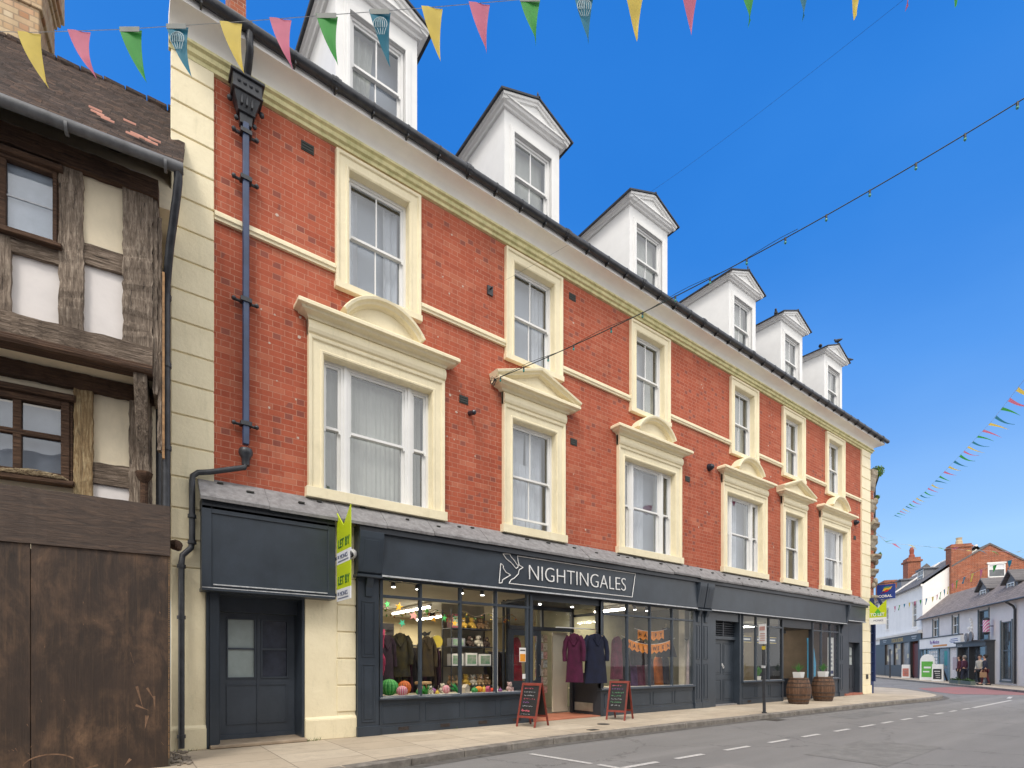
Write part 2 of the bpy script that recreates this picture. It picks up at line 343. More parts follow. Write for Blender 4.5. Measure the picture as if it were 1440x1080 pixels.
    def build(s, name, mat, parent=None, smooth=False, bevel=0, kind=None, label=None):
        me = bpy.data.meshes.new(name); me.from_pydata(s.v, [], s.f); me.update()
        bm = bmesh.new(); bm.from_mesh(me)
        bmesh.ops.recalc_face_normals(bm, faces=bm.faces)
        if bevel: bmesh.ops.bevel(bm, geom=[e for e in bm.edges if e.is_manifold and e.calc_face_angle(0) > .6], offset=bevel, segments=1, affect='EDGES')
        bm.to_mesh(me); bm.free()
        if smooth:
            for p in me.polygons: p.use_smooth = True
            me.set_sharp_from_angle(angle=R(40))
        for m in (mat if isinstance(mat, list) else [mat]): me.materials.append(m)
        o = bpy.data.objects.new(name, me); COL.objects.link(o)
        if parent: o.parent = parent
        if kind: o['kind'] = kind
        if label: o['label'] = label
        return o
def tag(o, label, cat, group=None):
    o['label'] = label; o['category'] = cat
    if group: o['group'] = group
    return o
def thing(name, label, cat, loc=(0,0,0), rz=0, group=None):
    o = bpy.data.objects.new(name, None); COL.objects.link(o); o.location = loc; o.rotation_euler = (0,0,R(rz)); o.empty_display_size = .1
    return tag(o, label, cat, group)
def dup(o, parent=None, loc=None):
    c = o.copy(); COL.objects.link(c)
    if parent: c.parent = parent
    if loc: c.location = loc
    for ch in list(o.children): dup(ch, c)
    return c
def text(s, size, org, xdir, zdir, mat, name, parent, thick=0, ext=.004, squash=1.0, align='LEFT', shear=0):
    cu = bpy.data.curves.new('t', 'FONT'); cu.body = s; cu.size = size; cu.offset = thick; cu.extrude = ext; cu.align_x = align; cu.shear = shear; cu.resolution_u = 4
    tmp = bpy.data.objects.new('t', cu); COL.objects.link(tmp); bpy.context.view_layer.update()
    me = bpy.data.meshes.new_from_object(tmp.evaluated_get(bpy.context.evaluated_depsgraph_get()))
    bpy.data.objects.remove(tmp)
    X = Vector(xdir).normalized(); Zv = Vector(zdir).normalized(); N = X.cross(Zv)
    for v in me.vertices:
        v.co = Vector(org) + X*v.co.x*squash + Zv*v.co.y + N*v.co.z
    me.materials.append(mat); me.name = name
    o = bpy.data.objects.new(name, me); COL.objects.link(o); o.parent = parent; return o

# ------------------------------------------------------------------ setting
road = MB().add([(-150,-150,-.1),(250,-150,-.1),(250,200,-.1),(-150,200,-.1)], [(0,1,2,3)]).build('road', M['asphalt'], kind='structure')
kl = [(-6,-3.6),(-1,-3.1),(2.33,-2.60),(4.2,-2.30),(5.8,-2.17),(8,-2.12),(12,-2.13),(16,-2.18),(20,-2.27),(22.6,-2.42),(24.4,-2.48),(25.9,-2.25),(27.2,-1.75),(28.6,-1.02),(30.2,-.05),(31.6,.9),(32.6,2.2),(33.4,4.5),(34.5,9)]
pv = MB()
pv.add([(x, y, 0) for x, y in kl] + [(34.5,14,0),(-6,14,0)], [tuple(range(len(kl)+2))])
pv.build('pavement', M['flags'], kind='structure')
kb = MB()
L = [Vector(p) for p in kl]
def resample(pts, step):
    out = [pts[0]]; acc = 0
    for a, b in zip(pts, pts[1:]):
        d = (b-a).length; t = step-acc
        while t < d: out.append(a+(b-a)*t/d); t += step
        acc = (acc+d) % step
    return out
rp = resample(L, .92)
for a, b in zip(rp, rp[1:]):
    d = (b-a).normalized(); n = Vector((d.y, -d.x)); j = random.uniform(-.006,.006); a2 = a+d*.006; b2 = b-d*.006
    q = [a2+n*(.07+j), b2+n*(.07+j), b2-n*.13, a2-n*.13]
    kb.add([(p.x,p.y,-.14) for p in q]+[(p.x,p.y,.006+j*.5) for p in q], [(0,1,5,4),(1,2,6,5),(2,3,7,6),(3,0,4,7),(4,5,6,7)])
kb.build('kerb', M['kerb'], kind='structure', bevel=.012)
gut = MB()
for a, b in zip(L, L[1:]):
    d = (b-a).normalized(); n = Vector((d.y,-d.x))
    gut.add([(*(a+n*.07),-.096),(*(b+n*.07),-.096),(*(b+n*.26),-.096),(*(a+n*.26),-.096)], [(0,1,2,3)])
gut.build('road_channel', pm('dirty_gutter_strip', (.14,.13,.12), .9, .25, 6, .4, 90), kind='structure')
mk = MB()
def strip(x0, y0, x1, y1, w=.09, z=-.094):
    d = Vector((x1-x0, y1-y0)).normalized(); n = Vector((-d.y, d.x))*w/2
    mk.add([(x0-n.x,y0-n.y,z),(x1-n.x,y1-n.y,z),(x1+n.x,y1+n.y,z),(x0+n.x,y0+n.y,z)], [(0,1,2,3)])
for a, b in ((5.22,5.95),(6.35,7.0),(7.58,8.27),(8.9,9.55),(10.1,10.75),(11.42,12.1),(12.65,13.4),(13.82,14.45),(15.05,15.7),(16.2,16.85),(17.5,18.1),(18.7,19.3),(19.9,20.6)): strip(a, -4.3, b, -4.3)
strip(20.9,-4.32,26.3,-4.2,.10)
strip(4.96,-2.75,5.13,-3.85); strip(5.16,-3.95,5.2,-4.34)
strip(27.5,-3.9,29,-3.7,.12)
mk.build('road_markings', M['road_paint'], kind='structure')
for nm_, pts_, c_ in (('road_patch', [(8.2,-5.2),(10.6,-5.1),(10.7,-6.2),(8.1,-6.3)], (.17,.165,.16)), ('road_patch', [(14.5,-2.9),(17.2,-2.85),(17.2,-3.5),(14.4,-3.55)], (.15,.147,.145)), ('road_patch', [(5.4,-4.9),(6.6,-4.95),(6.7,-5.9),(5.5,-5.8)], (.20,.19,.185)), ('road_patch', [(20,-5.5),(24.5,-5.2),(24.6,-6.4),(19.9,-6.7)], (.16,.155,.15))):
    MB().add([(x, y, -.0965) for x, y in pts_], [tuple(range(4))]).build(nm_, pm('road_patch_%d' % int(c_[0]*100), c_, .9, .3, 5, .5, 140, col2=tuple(q*1.35 for q in c_)), kind='structure')
DG = thing('drain_grate', 'dark iron drain grate in the road against the kerb before the side door', 'drain', (12.4,-2.45,-.098)); m = MB(); m.box(0,.45,-.2,.2,0,.006); m.build('grate_frame', flat('dark_iron_cover', (.06,.055,.05), .7), DG); m = MB()
for k in range(9): m.box(.03+k*.045,.05+k*.045,-.17,.17,.006,.012)
m.build('grate_bar', flat('worn_iron_bar', (.12,.11,.10), .5), DG)
MB().add([(34.9,1.1,-.094),(38.6,.6,-.094),(44,-6,-.094),(36,-9,-.094),(31.5,-4.2,-.094),(29.6,-1.8,-.094),(31.5,-.4,-.094)], [tuple(range(7))]).build('red_road_surface', M['red_road'], kind='structure')

# ------------------------------------------------------------------ the long brick terrace
B = thing('brick_terrace', 'long red brick terrace with cream window surrounds, dormers and dark blue shopfronts', 'building')
UP = [3.74, 7.25, 11.10, 15.58, 18.70, 21.94]
DX = [3.77, 7.32, 11.23, 15.74, 18.88, 22.14]
FX = [(3.76, 1), (7.25, 0), (11.11, 1), (15.61, 1), (18.71, 0), (21.93, 1)]
holes = [(c-.57, c+.57, 7.66, 9.66) for c in UP]
for c, k in FX:
    hw = 1.015 if k else .61
    holes.append((c-hw, c+hw, 4.12, 6.36))
MB().wall(.9, 24.4, 3.0, 10.1, holes, 0, .22).build('brick_wall', M['brick'], B)
sh = MB()   # flanks, back and inner closing wall
sh.prism([(.64,.03),(.9,.03),(2.1,10),(1.7,10)], 0, 10.3, 'z')
sh.prism([(24.9,.03),(25.18,.03),(25.0,10),(24.7,10)], 0, 10.3, 'z')
sh.box(1.7, 25, 9.8, 10, 0, 10.3)
sh.build('flank_wall', pm('rendered_flank', (.60,.53,.40), .9, .1, 2, .2), B)
fl = MB()
fl.box(1.0, 24.9, .3, 9.8, 3.35, 3.5); fl.box(1.0, 24.9, .3, 9.8, 7.0, 7.15)
fl.box(1.0, 24.9, 1.25, 1.35, 3.5, 10.2)
for x in (1.0, 5.6, 9.3, 13.4, 17.2, 20.2, 24.6): fl.box(x, x+.1, .24, 1.3, 3.5, 10.2)
fl.build('inner_wall', M['room_dark'], B)

def blocks(x0, x1, z0, z1, step, yf=-.045, name='quoin', par=B, ph=0):
    q = MB(); q.box(x0+.004, x1-.004, yf+.022, .05, z0, z1)
    z = z0+ph; prev = z0
    while prev < z1-.02:
        nz = min(prev + (ph if (prev == z0 and ph) else step), z1)
        q.box(x0, x1, yf, .04, prev+.012, nz-.012); prev = nz
    return q.build(name, M['cream'], par, bevel=.008)
blocks(.628, 1.165, 2.62, 10.1, .4445, ph=.40)
q = MB(); q.box(.628, 1.06, -.045, .05, 0, 2.62); q.box(.62, 1.065, -.085, .05, 0, .31); q.prism([(-.085,.31),(-.045,.36),(.05,.36),(.05,.31)], .62, 1.065, 'x'); q.build('pier', M['cream'], B, bevel=.008)
q = MB(); q.box(2.46, 2.98, -.05, .5, 0, 3.9); q.box(2.98, 3.295, -.045, .05, 0, .9)
q.box(2.455, 3.30, -.10, .5, 0, .33); q.prism([(-.10,.33),(-.055,.375),(.05,.375),(.05,.33)], 2.455, 3.30, 'x')
q.build('pier', M['cream'], B, bevel=.008)
blocks(2.975, 3.295, .43, 3.9, .45, yf=-.065)
blocks(24.34, 25.2, .35, 10.1, .447, yf=-.06)
q = MB(); q.box(24.3, 25.22, -.10, .05, 0, .35); q.build('pier', M['cream'], B, bevel=.008)
for z0 in (0,):   # return of the right quoin
    q = MB(); q.box(25.15, 25.21, -.03, .5, 0, 10.1); q.build('pier', M['cream'], B)

# string course, interrupted by the upper windows
prof = [(.03,7.80),(-.05,7.80),(-.05,7.835),(-.075,7.85),(-.075,7.885),(-.055,7.90),(-.055,7.925),(-.03,7.95),(.03,7.95)]
xs = [1.17]
for c in UP: xs += [c-.79, c+.79]
xs.append(24.34)
for a, b in zip(xs[::2], xs[1::2]): MB().prism(prof, a, b, 'x').build('string_course', M['cream'], B)

# eaves: cream moulding, white cove, fascia
mo = [(0.0,9.93),(.05,9.94),(.06,9.99),(.10,10.01),(.11,10.07),(.15,10.09),(.15,10.13),(0,10.13)]
def eave(prof, name, mat, x0=.60, x1=25.22):
    m = MB(); m.sweep([(25.22, 3.0), (25.22, -.001), (x0, -.001)], [(o, z) for o, z in prof], plane='xy'); return m.build(name, mat, B, smooth=True)
eave([(-o if 0 else o, z) for o, z in mo], 'moulding', M['mould'])
cove = [(0,10.12)] + [(.10+.30*(1-math.cos(t*math.pi/2/8)), 10.12+.20*math.sin(t*math.pi/2/8)) for t in range(9)] + [(.42,10.32),(.42,10.42),(.36,10.42),(0,10.42)]
eave(cove, 'cove', M['white_render'])
# gutter with joints and brackets
g = MB(); g.tube([(.56,-.495,10.455),(25.75,-.495,10.455)], .074, 14); g.build('gutter', M['black_iron'], B, smooth=True)
x = .95
i = 0
while x < 25.6:
    g = MB()
    if i % 4 == 3:
        g.tube([(x-.07,-.495,10.455),(x+.07,-.495,10.455)], .086, 14); g.tube([(x-.02,-.495,10.455),(x+.02,-.495,10.455)], .093, 14)
    else: g.tube([(x-.012,-.495,10.455),(x+.012,-.495,10.455)], .082, 14)
    g.box(x-.012, x+.012, -.53, -.42, 10.34, 10.39); x += .62; i += 1
    g.build('gutter_bracket', M['black_iron'], B)
# roof
rf = MB()
rf.add([(.6,-.5,10.46),(25.6,-.5,10.46),(25.4,5.2,15.2),(1.35,5.2,15.2),(25.0,10.4,10.5),(2.1,10.4,10.5),(.6,-.5,10.40),(25.6,-.5,10.40)], [(0,1,2,3),(3,2,4,5),(0,3,5),(1,4,2),(0,6,7,1)])
rf.build('roof', M['slate_roof'], B)
ch = MB(); ch.box(2.1, 2.42, 4.6, 5.3, 14.2, 17.6); ch.box(2.05, 2.47, 4.55, 5.35, 17.3, 17.45)
ch.build('chimney', M['brick_old'], B)

def sash(m, cx, w, z0, z1, y, bars=1, mid=None, raised=0):
    """white sash window: box frame, two sashes, glazing bars. returns nothing, adds to m"""
    zm = mid or (z0+z1)/2; f = .05
    m.box(cx-w/2, cx-w/2+f, y-.03, y+.09, z0, z1); m.box(cx+w/2-f, cx+w/2, y-.03, y+.09, z0, z1)
    m.box(cx-w/2+f, cx+w/2-f, y-.03, y+.09, z1-f, z1); m.box(cx-w/2+f, cx+w/2-f, y-.05, y+.09, z0, z0+.05)
    a, b = cx-w/2+f, cx+w/2-f; s = .042
    for (lo, hi, yy) in ((zm-.02, z1-f, y+.0), (z0+.05+raised, zm+.02, y+.045)):
        m.box(a, a+s, yy, yy+.035, lo, hi); m.box(b-s, b, yy, yy+.035, lo, hi)
        m.box(a+s, b-s, yy-.004, yy+.037, hi-s if yy > y+.01 else hi-s, hi); m.box(a+s, b-s, yy-.004, yy+.037, lo, lo+s)
        for k in range(bars):
            xx = a + (b-a)*(k+1)/(bars+1); m.box(xx-.012, xx+.012, yy+.004, yy+.03, lo+s, hi-s)
    for xx in (a, b-.03): m.box(xx, xx+.03, y-.02, y+.0, zm-.07, zm-.02)
def panes(m, cx, w, z0, z1, y, mid=None):
    zm = mid or (z0+z1)/2
    m.box(cx-w/2+.07, cx+w/2-.07, y+.014, y+.018, zm, z1-.07); m.box(cx-w/2+.07, cx+w/2-.07, y+.060, y+.064, z0+.07, zm)
def curtain(x0, x1, z0, z1, y, mat, parent, amp=.03, wl=.13, name='curtain', gather=0):
    m = MB(); n = max(6, int((x1-x0)/.02)); ph = random.random()*6; vs = []
    for i in range(n+1):
        x = x0+(x1-x0)*i/n; o = amp*math.sin(x/wl*6.28+ph)+amp*.5*math.sin(x/wl*2.9+ph*2)
        xb = x if not gather else x0 + (x-x0)*(1-gather)
        vs += [(x, y+o*.6, z1), (x0+(x-x0)*(1-gather*.5), y+o, (z0+z1)/2), (xb, y+o*1.1, z0+.01*math.sin(i*.7))]
    fs = [(3*i+k, 3*i+3+k, 3*i+4+k, 3*i+1+k) for i in range(n) for k in (0, 1)]
    m.add(vs, fs); return m.build(name, mat, parent, smooth=True)

arch_prof = [(0,.03),(0,-.055),(-.03,-.062),(-.045,-.045),(-.15,-.045),(-.165,-.075),(-.21,-.085),(-.215,-.06),(-.215,.03)]
# upper windows
for i, c in enumerate(UP):
    m = MB(); z0, z1 = 7.66, 9.66
    m.sweep([(c-.57, z0-.0), (c-.57, z1), (c+.57, z1), (c+.57, z0)], [(o*-1 if 0 else -o, y) for o, y in arch_prof], plane='xz')
    m.box(c-.80, c+.80, -.10, .03, 7.545, 7.66); m.box(c-.57, c+.57, 0, .14, 7.60, 7.665)
    for sx in (-1, 1): m.box(min(c+sx*.57, c+sx*.555), max(c+sx*.57, c+sx*.555), -.05, .14, z0, z1)
    m.box(c-.57, c+.57, -.05, .14, z1-.015, z1)
    w = m.build('window', M['cream'], B, bevel=.004)
    f = MB(); sash(f, c, 1.11, 7.665, 9.645, .13); f.build('sash_frame', M['white'], w)
    p = MB(); panes(p, c, 1.11, 7.665, 9.645, .13); p.build('pane', M['pane'], w)
    MB().box(c-.53, c+.53, .40, .41, 7.6, 9.66).build('sky_sheet', M['blind_or_sheet'], w)  # added sheet, coloured to read as sky reflected in the glass
    if i in (0, 1): curtain(c-.5, c-.28, 7.7, 9.6, .34, M['net'], w); curtain(c+.2, c+.5, 7.7, 9.6, .34, M['net'], w)
    elif i == 5: curtain(c-.5, c+.5, 7.7, 9.3, .3, M['net'], w)
    else: curtain(c+.12 if i == 2 else c-.05, c+.5, 7.7, 9.6, .3, M['linen'], w); curtain(c-.5, c-.3, 7.7, 9.6, .3, M['linen'], w)
# first-floor windows with pediments
corn = [(0,.0),(-.10,0),(-.11,.02),(-.13,.04),(-.22,.06),(-.24,.09),(-.30,.10),(-.30,.15),(-.27,.18),(-.24,.20),(0,.20)]   # (y, z)
rake = [(0,.0),(0,-.14),(.02,-.16),(.03,-.22),(.06,-.24),(.08,-.29),(.12,-.30),(.14,-.27),(.15,0)]     # (offset, y)
def seg_arc(c, hc, zs, rise, n=18):
    Rr = (hc*hc+rise*rise)/(2*rise); a = math.asin(hc/Rr); z0 = zs+rise-Rr
    return [(c+Rr*math.sin(-a+2*a*i/n), z0+Rr*math.cos(-a+2*a*i/n)) for i in range(n+1)]
for i, (c, tri) in enumerate(FX):
    hw = 1.015 if tri else .61; ow = hw+.25; m = MB(); z0, z1 = 4.12, 6.36
    m.sweep([(c-hw, z0), (c-hw, z1), (c+hw, z1), (c+hw, z0)], [(-o*1.12, y-.01) for o, y in arch_prof], plane='xz')
    m.box(c-ow-.03, c+ow+.03, -.12, .03, 3.95, 4.12); m.box(c-hw, c+hw, 0, .14, 4.06, 4.125)
    for sx in (-1, 1): m.box(min(c+sx*hw, c+sx*(hw-.015)), max(c+sx*hw, c+sx*(hw-.015)), -.05, .16, z0, z1)
    m.box(c-hw, c+hw, -.05, .16, z1-.015, z1)
    m.box(c-ow, c+ow, -.065, .03, 6.60, 6.86)
    pf = [(.0,6.60),(-.07,6.60),(-.11,6.63),(-.13,6.68),(-.13,6.74),(-.11,6.80),(-.08,6.83),(-.065,6.86),(0,6.86)]
    m.prism(pf, c-ow, c+ow, 'x')
    w = m.build('window', M['cream'], B, bevel=.004)
    # pediment
    pw = 1.45 if tri else 1.10; m = MB(); zb = 6.84
    m.sweep([(c+pw-.28, .02), (c+pw-.28, 0), (c-pw+.28, 0), (c-pw+.28, .02)], [(-y, zb+z) for y, z in corn], plane='xy')
    if tri:
        a = seg_arc(c, .64, zb+.20, .36)
        m.sweep(a, [(o, y) for o, y in rake], plane='xz')
        m.prism(a, -.12, .0, 'y')
        q = seg_arc(c, .50, zb+.20, .24); m.prism(q, -.135, -.11, 'y')
    else:
        a = [(c-pw-.02, zb+.14), (c, zb+.53), (c+pw+.02, zb+.14)]
        m.sweep(a, [(o, y) for o, y in rake], plane='xz')
        m.prism([(c-pw+.1, zb+.19), (c+pw-.1, zb+.19), (c, zb+.53)], -.12, .0, 'y')
        m.prism([(c-pw+.42, zb+.22), (c+pw-.42, zb+.22), (c, zb+.44)], -.15, -.11, 'y')
    m.build('pediment', M['cream'], w)
    f = MB(); p = MB()
    if tri:
        y = .13
        for x0, x1 in ((c-hw+.015, c-hw+.395), (c+hw-.395, c+hw-.015)):
            sash(f, (x0+x1)/2, x1-x0, 4.125, 6.345, y, 0); panes(p, (x0+x1)/2, x1-x0, 4.125, 6.345, y)
        f.box(c-hw+.395, c-hw+.445, y-.05, y+.10, 4.125, 6.345); f.box(c+hw-.445, c+hw-.395, y-.05, y+.10, 4.125, 6.345)
        sash(f, c, 2*hw-.89, 4.125, 6.345, y, 0); panes(p, c, 2*hw-.89, 4.125, 6.345, y)
        f.box(c-hw, c+hw, y-.07, y+.1, 4.10, 4.17)
    else:
        sash(f, c, 1.19, 4.125, 6.345, .13, 1, raised=.17 if i == 1 else 0); panes(p, c, 1.19, 4.125, 6.345, .13)
    f.build('sash_frame', M['white'], w); p.build('pane', M['pane'], w)
    MB().box(c-hw+.03, c+hw-.03, .44, .45, 4.1, 6.36).build('sky_sheet', M['blind_or_sheet'], w)  # added sheet again, reflected sky painted behind the panes
    if i == 0:
        curtain(c-.95, c+.95, 4.2, 6.3, .33, M['linen'], w, .012, .09)
    elif i == 1:
        curtain(c-.5, c+.3, 4.2, 5.6, .30, M['net'], w, .02, .12); curtain(c-.5, c-.02, 4.2, 6.3, .34, M['net'], w, .02, .2, gather=.2); curtain(c+.02, c+.5, 4.2, 6.3, .34, M['net'], w, .02, .2)
    elif i in (2, 3): curtain(c-.2, c+.2, 4.2, 6.3, .36, M['net'], w, .03, .16); curtain(c+.6, c+.95, 4.2, 6.3, .36, M['linen'], w, .03, .16)
    elif i == 4: curtain(c-.5, c+.15, 4.2, 6.3, .36, M['linen'], w, .03, .16)
    else:
        curtain(c-.95, c-.25, 4.2, 6.3, .36, M['linen'], w, .03, .16); curtain(c+.5, c+.95, 4.2, 6.3, .36, M['net'], w, .03, .16)
        curtain(c-.1, c+.2, 4.2, 6.3, .4, flat('russet_curtain', (.22,.09,.06), .9), w, .03, .16)

# dormers
for i, c in enumerate(DX):
    m = MB(); zt = 12.93; zb = 10.35
    m.wall(c-.765, c+.765, zb, zt, [(c-.52, c+.52, 10.95, 12.55)], .12, .12)
    m.add([(c-.765,.12,zb),(c-.765,3.4,zb),(c-.765,3.4,zt),(c-.765,.12,zt)], [(0,1,2,3)]); m.add([(c+.765,.12,zb),(c+.765,3.4,zb),(c+.765,3.4,zt),(c+.765,.12,zt)], [(0,1,2,3)])
    m.sweep([(c-.52, 10.95), (c-.52, 12.55), (c+.52, 12.55), (c+.52, 10.95)], [(0,.13),(0,.09),(.05,.085),(.055,.10),(.10,.095),(.105,.13)], plane='xz')
    d = m.build('dormer', M['white'], B)
    r = MB()   # cornice, gable and eaves mouldings
    cp = [(0,0),(.05,.0),(.07,.03),(.12,.05),(.14,.09),(.17,.10),(.17,.13),(0,.13)]
    r.sweep([(c+.765, 3.2), (c+.765, .12), (c-.765, .12), (c-.765, 3.2)], [(o, zt-.02+z) for o, z in cp], plane='xy')
    r.prism([(c-.84, zt+.11), (c+.84, zt+.11), (c, zt+.44)], .005, .12, 'y')
    r.sweep([(c-.93, zt+.09), (c, zt+.46), (c+.93, zt+.09)], [(-.09,.02),(-.09,-.03),(-.05,-.04),(-.04,-.07),(.0,-.08),(.0,.02)], plane='xz')
    r.build('dormer_cornice', M['white'], d)
    s = MB(); s.sweep([(c-.99, zt+.075), (c, zt+.47), (c+.99, zt+.075)], [(0,3.5),(0,-.11),(.035,-.11),(.035,3.5)], plane='xz')
    s.tube([(c,-.11,zt+.505),(c,3.5,zt+.505)], .03, 6)
    if i in (1, 3, 5): s.lathe([(.02,0),(.03,.04),(.012,.07),(.022,.10),(.004,.17)], (c,-.05,zt+.5), 7)
    s.build('dormer_roof', pm('dark_slate_edge', (.045,.05,.06), .7, .2, 6, .4), d)
    f = MB(); sash(f, c, 1.02, 10.96, 12.54, .20); f.build('dormer_sash', M['white'], d)
    p = MB(); panes(p, c, 1.02, 10.96, 12.54, .20); p.build('dormer_pane', M['pane'], d)
    bk = MB(); bk.box(c-.7, c+.7, .5, .52, zb, zt); bk.build('dormer_sky_sheet', M['blind_or_sheet'], d)  # added backing in the same painted sky-reflection tone
    if i == 0: curtain(c-.4, c+.0, 11, 12.5, .38, M['linen'], d, gather=.3)
    else: curtain(c-.45, c+.45, 11.1+.25*(i % 2), 12.5, .38, M['linen'], d, .01, .2)

for k, (x, y, z, a, lab) in enumerate(((21.7,.4,13.32,20,'small dark pigeon perched on the left slope of the end dormer'),(22.10,-.05,13.44,70,'dark pigeon perched on the peak of the end dormer'),(23.05,-.02,13.06,120,'dark pigeon perched at the right eave of the end dormer'),(18.55,.5,13.35,200,'grey pigeon perched on the left slope of the second last dormer'))):
    t_ = thing('pigeon', lab, 'bird', (x,y,z), a); m = MB()
    m.tube([(-.20,0,.07),(-.10,0,.09),(0,0,.11),(.08,0,.15),(.10,0,.20),(.13,0,.225),(.17,0,.215)], [.015,.045,.068,.055,.032,.034,.006], 10); m.tube([(.01,.02,.06),(.01,.02,-.01)], .006, 4); m.tube([(.01,-.02,.06),(.01,-.02,-.01)], .006, 4)
    m.build('bird_body', flat('pigeon_grey', (.05,.055,.065), .7), t_, smooth=True)
# slab hood over the shops
hd = MB(); x = .95
random.seed(3)
while x < 24.25:
    w = min(random.uniform(.8, 1.25), 24.25-x)
    j = random.uniform(-.012,.012); j2 = random.uniform(-.015,.015)
    hd.prism([(-.38+j, 3.565+j2), (.02, 3.94+j2*.3), (.02, 3.99+j2*.3), (-.30, 3.70+j2), (-.37+j, 3.64+j2), (-.39+j, 3.61+j2)], x+.003, x+w-.003, 'x')
    x += w
hd.build('slab_hood', M['stone_slab'], B)
hs = MB(); x = 1.2
while x < 24.2:
    y = random.uniform(-.22,-.05); zz = 3.99+(y-.02)*.90+.012
    hs.box(x, x+random.uniform(.05,.12), y-.02, y+.02, zz-.01, zz+.012); x += random.uniform(.3,.8)
hs.build('moss', flat('dark_moss', (.03,.03,.025)), B, kind='stuff')
sof = MB(); sof.box(.98, 2.86, -.30, .02, 3.46, 3.60); sof.box(3.26, 24.2, -.33, .02, 3.47, 3.58); sof.build('hood_bearer', M['slate_dark'], B)

# blank board over the left entrance
m = MB(); m.box(.985, 2.86, -.28, .0, 2.33, 3.5); m.box(.975, 2.87, -.31, .0, 2.29, 2.34)
m.box(.975, 1.10, -.30, -.27, 2.34, 3.5); m.box(2.75, 2.87, -.30, -.27, 2.34, 3.5); m.box(1.10, 2.75, -.30, -.27, 3.40, 3.5)
fb = m.build('blank_fascia', M['slate_blue'], B, bevel=.004)
e = MB(); e.box(1.12, 2.74, -.297, -.28, 2.372, 2.39); e.box(.98, 2.86, -.314, -.309, 2.325, 2.338); e.build('worn_edge', M['edge_white'], fb)
# left entrance
m = MB(); y = .45
m.box(1.06, 1.10, -.08, .5, 0, 2.33); m.box(1.10, 1.22, -.10, .0, 0, 2.33); m.box(1.10, 1.25, .0, .5, 0, 2.33); m.box(2.42, 2.46, -.03, .5, 0, 2.33)
m.box(1.22, 2.46, .3, .5, 2.05, 2.33); m.box(1.06, 2.46, -.05, .5, 2.28, 2.34)
dl = m.build('door_surround', M['slate_blue'], B, bevel=.004)
m = MB(); m.wall(1.25, 2.42, .06, 2.05, [(1.42,1.80,1.03,1.95),(1.92,2.30,1.03,1.95)], y, .03)
for a, b in ((1.42,1.80),(1.92,2.30)):
    m.box(a-.02, a, y-.02, y+.01, 1.01, 1.97); m.box(b, b+.02, y-.02, y+.01, 1.01, 1.97); m.box(a, b, y-.02, y+.01, 1.95, 1.97); m.box(a, b, y-.02, y+.01, 1.01, 1.03)
    m.box(a, b, y-.005, y+.02, 1.47, 1.50)
m.box(1.40, 2.30, y-.015, y+.005, .28, .30); m.box(1.40, 2.30, y-.015, y+.005, .90, .92); m.box(1.40, 1.42, y-.015, y+.005, .3, .9); m.box(2.28, 2.30, y-.015, y+.005, .3, .9); m.box(1.84, 1.86, y-.02, y+.0, .06, 2.03)
m.box(1.25, 2.42, y-.03, y, .02, .12)
dd = m.build('entrance_door', pm('slate_grey_door', (.066,.083,.110), .45, .12, 2, .08, 45, dirt=.3), B)
p = MB(); p.box(1.42, 1.80, y+.022, y+.026, 1.03, 1.95); p.build('frosted_pane', pm('frosted_glass', (.42,.50,.50), .25, .1, 3, .1, spec=.9), dd)
p = MB(); p.box(1.92, 2.30, y+.022, y+.026, 1.03, 1.95); p.build('frosted_pane', pm('dark_film_glass', (.05,.06,.09), .15, .3, 4, .05, spec=.9), dd)
MB().box(1.1, 2.46, -.18, .48, .004, .055).build('door_step', pm('stone_step', (.42,.33,.24), .85, .15, 4, .3), B, bevel=.01)

# shopfronts --------------------------------------------------------
YF = -.13
def pilaster(x0, x1, name='pilaster', top=2.74):
    m = MB(); m.box(x0, x1, YF, .05, 0, top); m.box(x0-.015, x1+.015, YF-.03, .05, 0, .17)
    a, b = x0+.07, x1-.07
    for lo, hi in ((.24, 1.24), (1.36, 2.32)):
        m.box(a, b, YF-.012, YF, lo, lo+.02); m.box(a, b, YF-.012, YF, hi-.02, hi); m.box(a, a+.02, YF-.012, YF, lo+.02, hi-.02); m.box(b-.02, b, YF-.012, YF, lo+.02, hi-.02)
        m.box(a+.05, b-.05, YF-.008, YF, lo+.05, hi-.05)
    xm = (x0+x1)/2
    m.prism([(YF, 2.40),(YF-.03,2.40),(YF-.04,2.55),(YF-.09,2.66),(YF-.11,2.74),(YF,2.74)], xm-.06, xm+.06, 'x')
    return m.build(name, M['slate_blue'], B, bevel=.004)
def console(x0, x1, z0=2.74, z1=3.47):
    m = MB(); m.prism([(0,z0),(-.20,z0),(-.21,z0+.03),(-.25,z0+.06),(-.36,z1-.10),(-.37,z1),(0,z1)], x0, x1, 'x')
    dx = (x1-x0)
    m.prism([(-.25,z0+.14),(-.265,z0+.14),(-.36,z1-.14),(-.34,z1-.14)], x0+.08, x1-.08, 'x')
    m.box(x0-.02, x1+.02, -.27, 0, z0-.025, z0+.02)
    return m.build('console', M['slate_blue'], B, bevel=.004)
pilaster(3.30, 3.68); console(3.26, 3.68)
pilaster(12.87, 13.18); pilaster(13.22, 13.55); console(12.80, 13.12); console(13.16, 13.48)
pilaster(22.03, 22.40); console(22.36, 22.50)
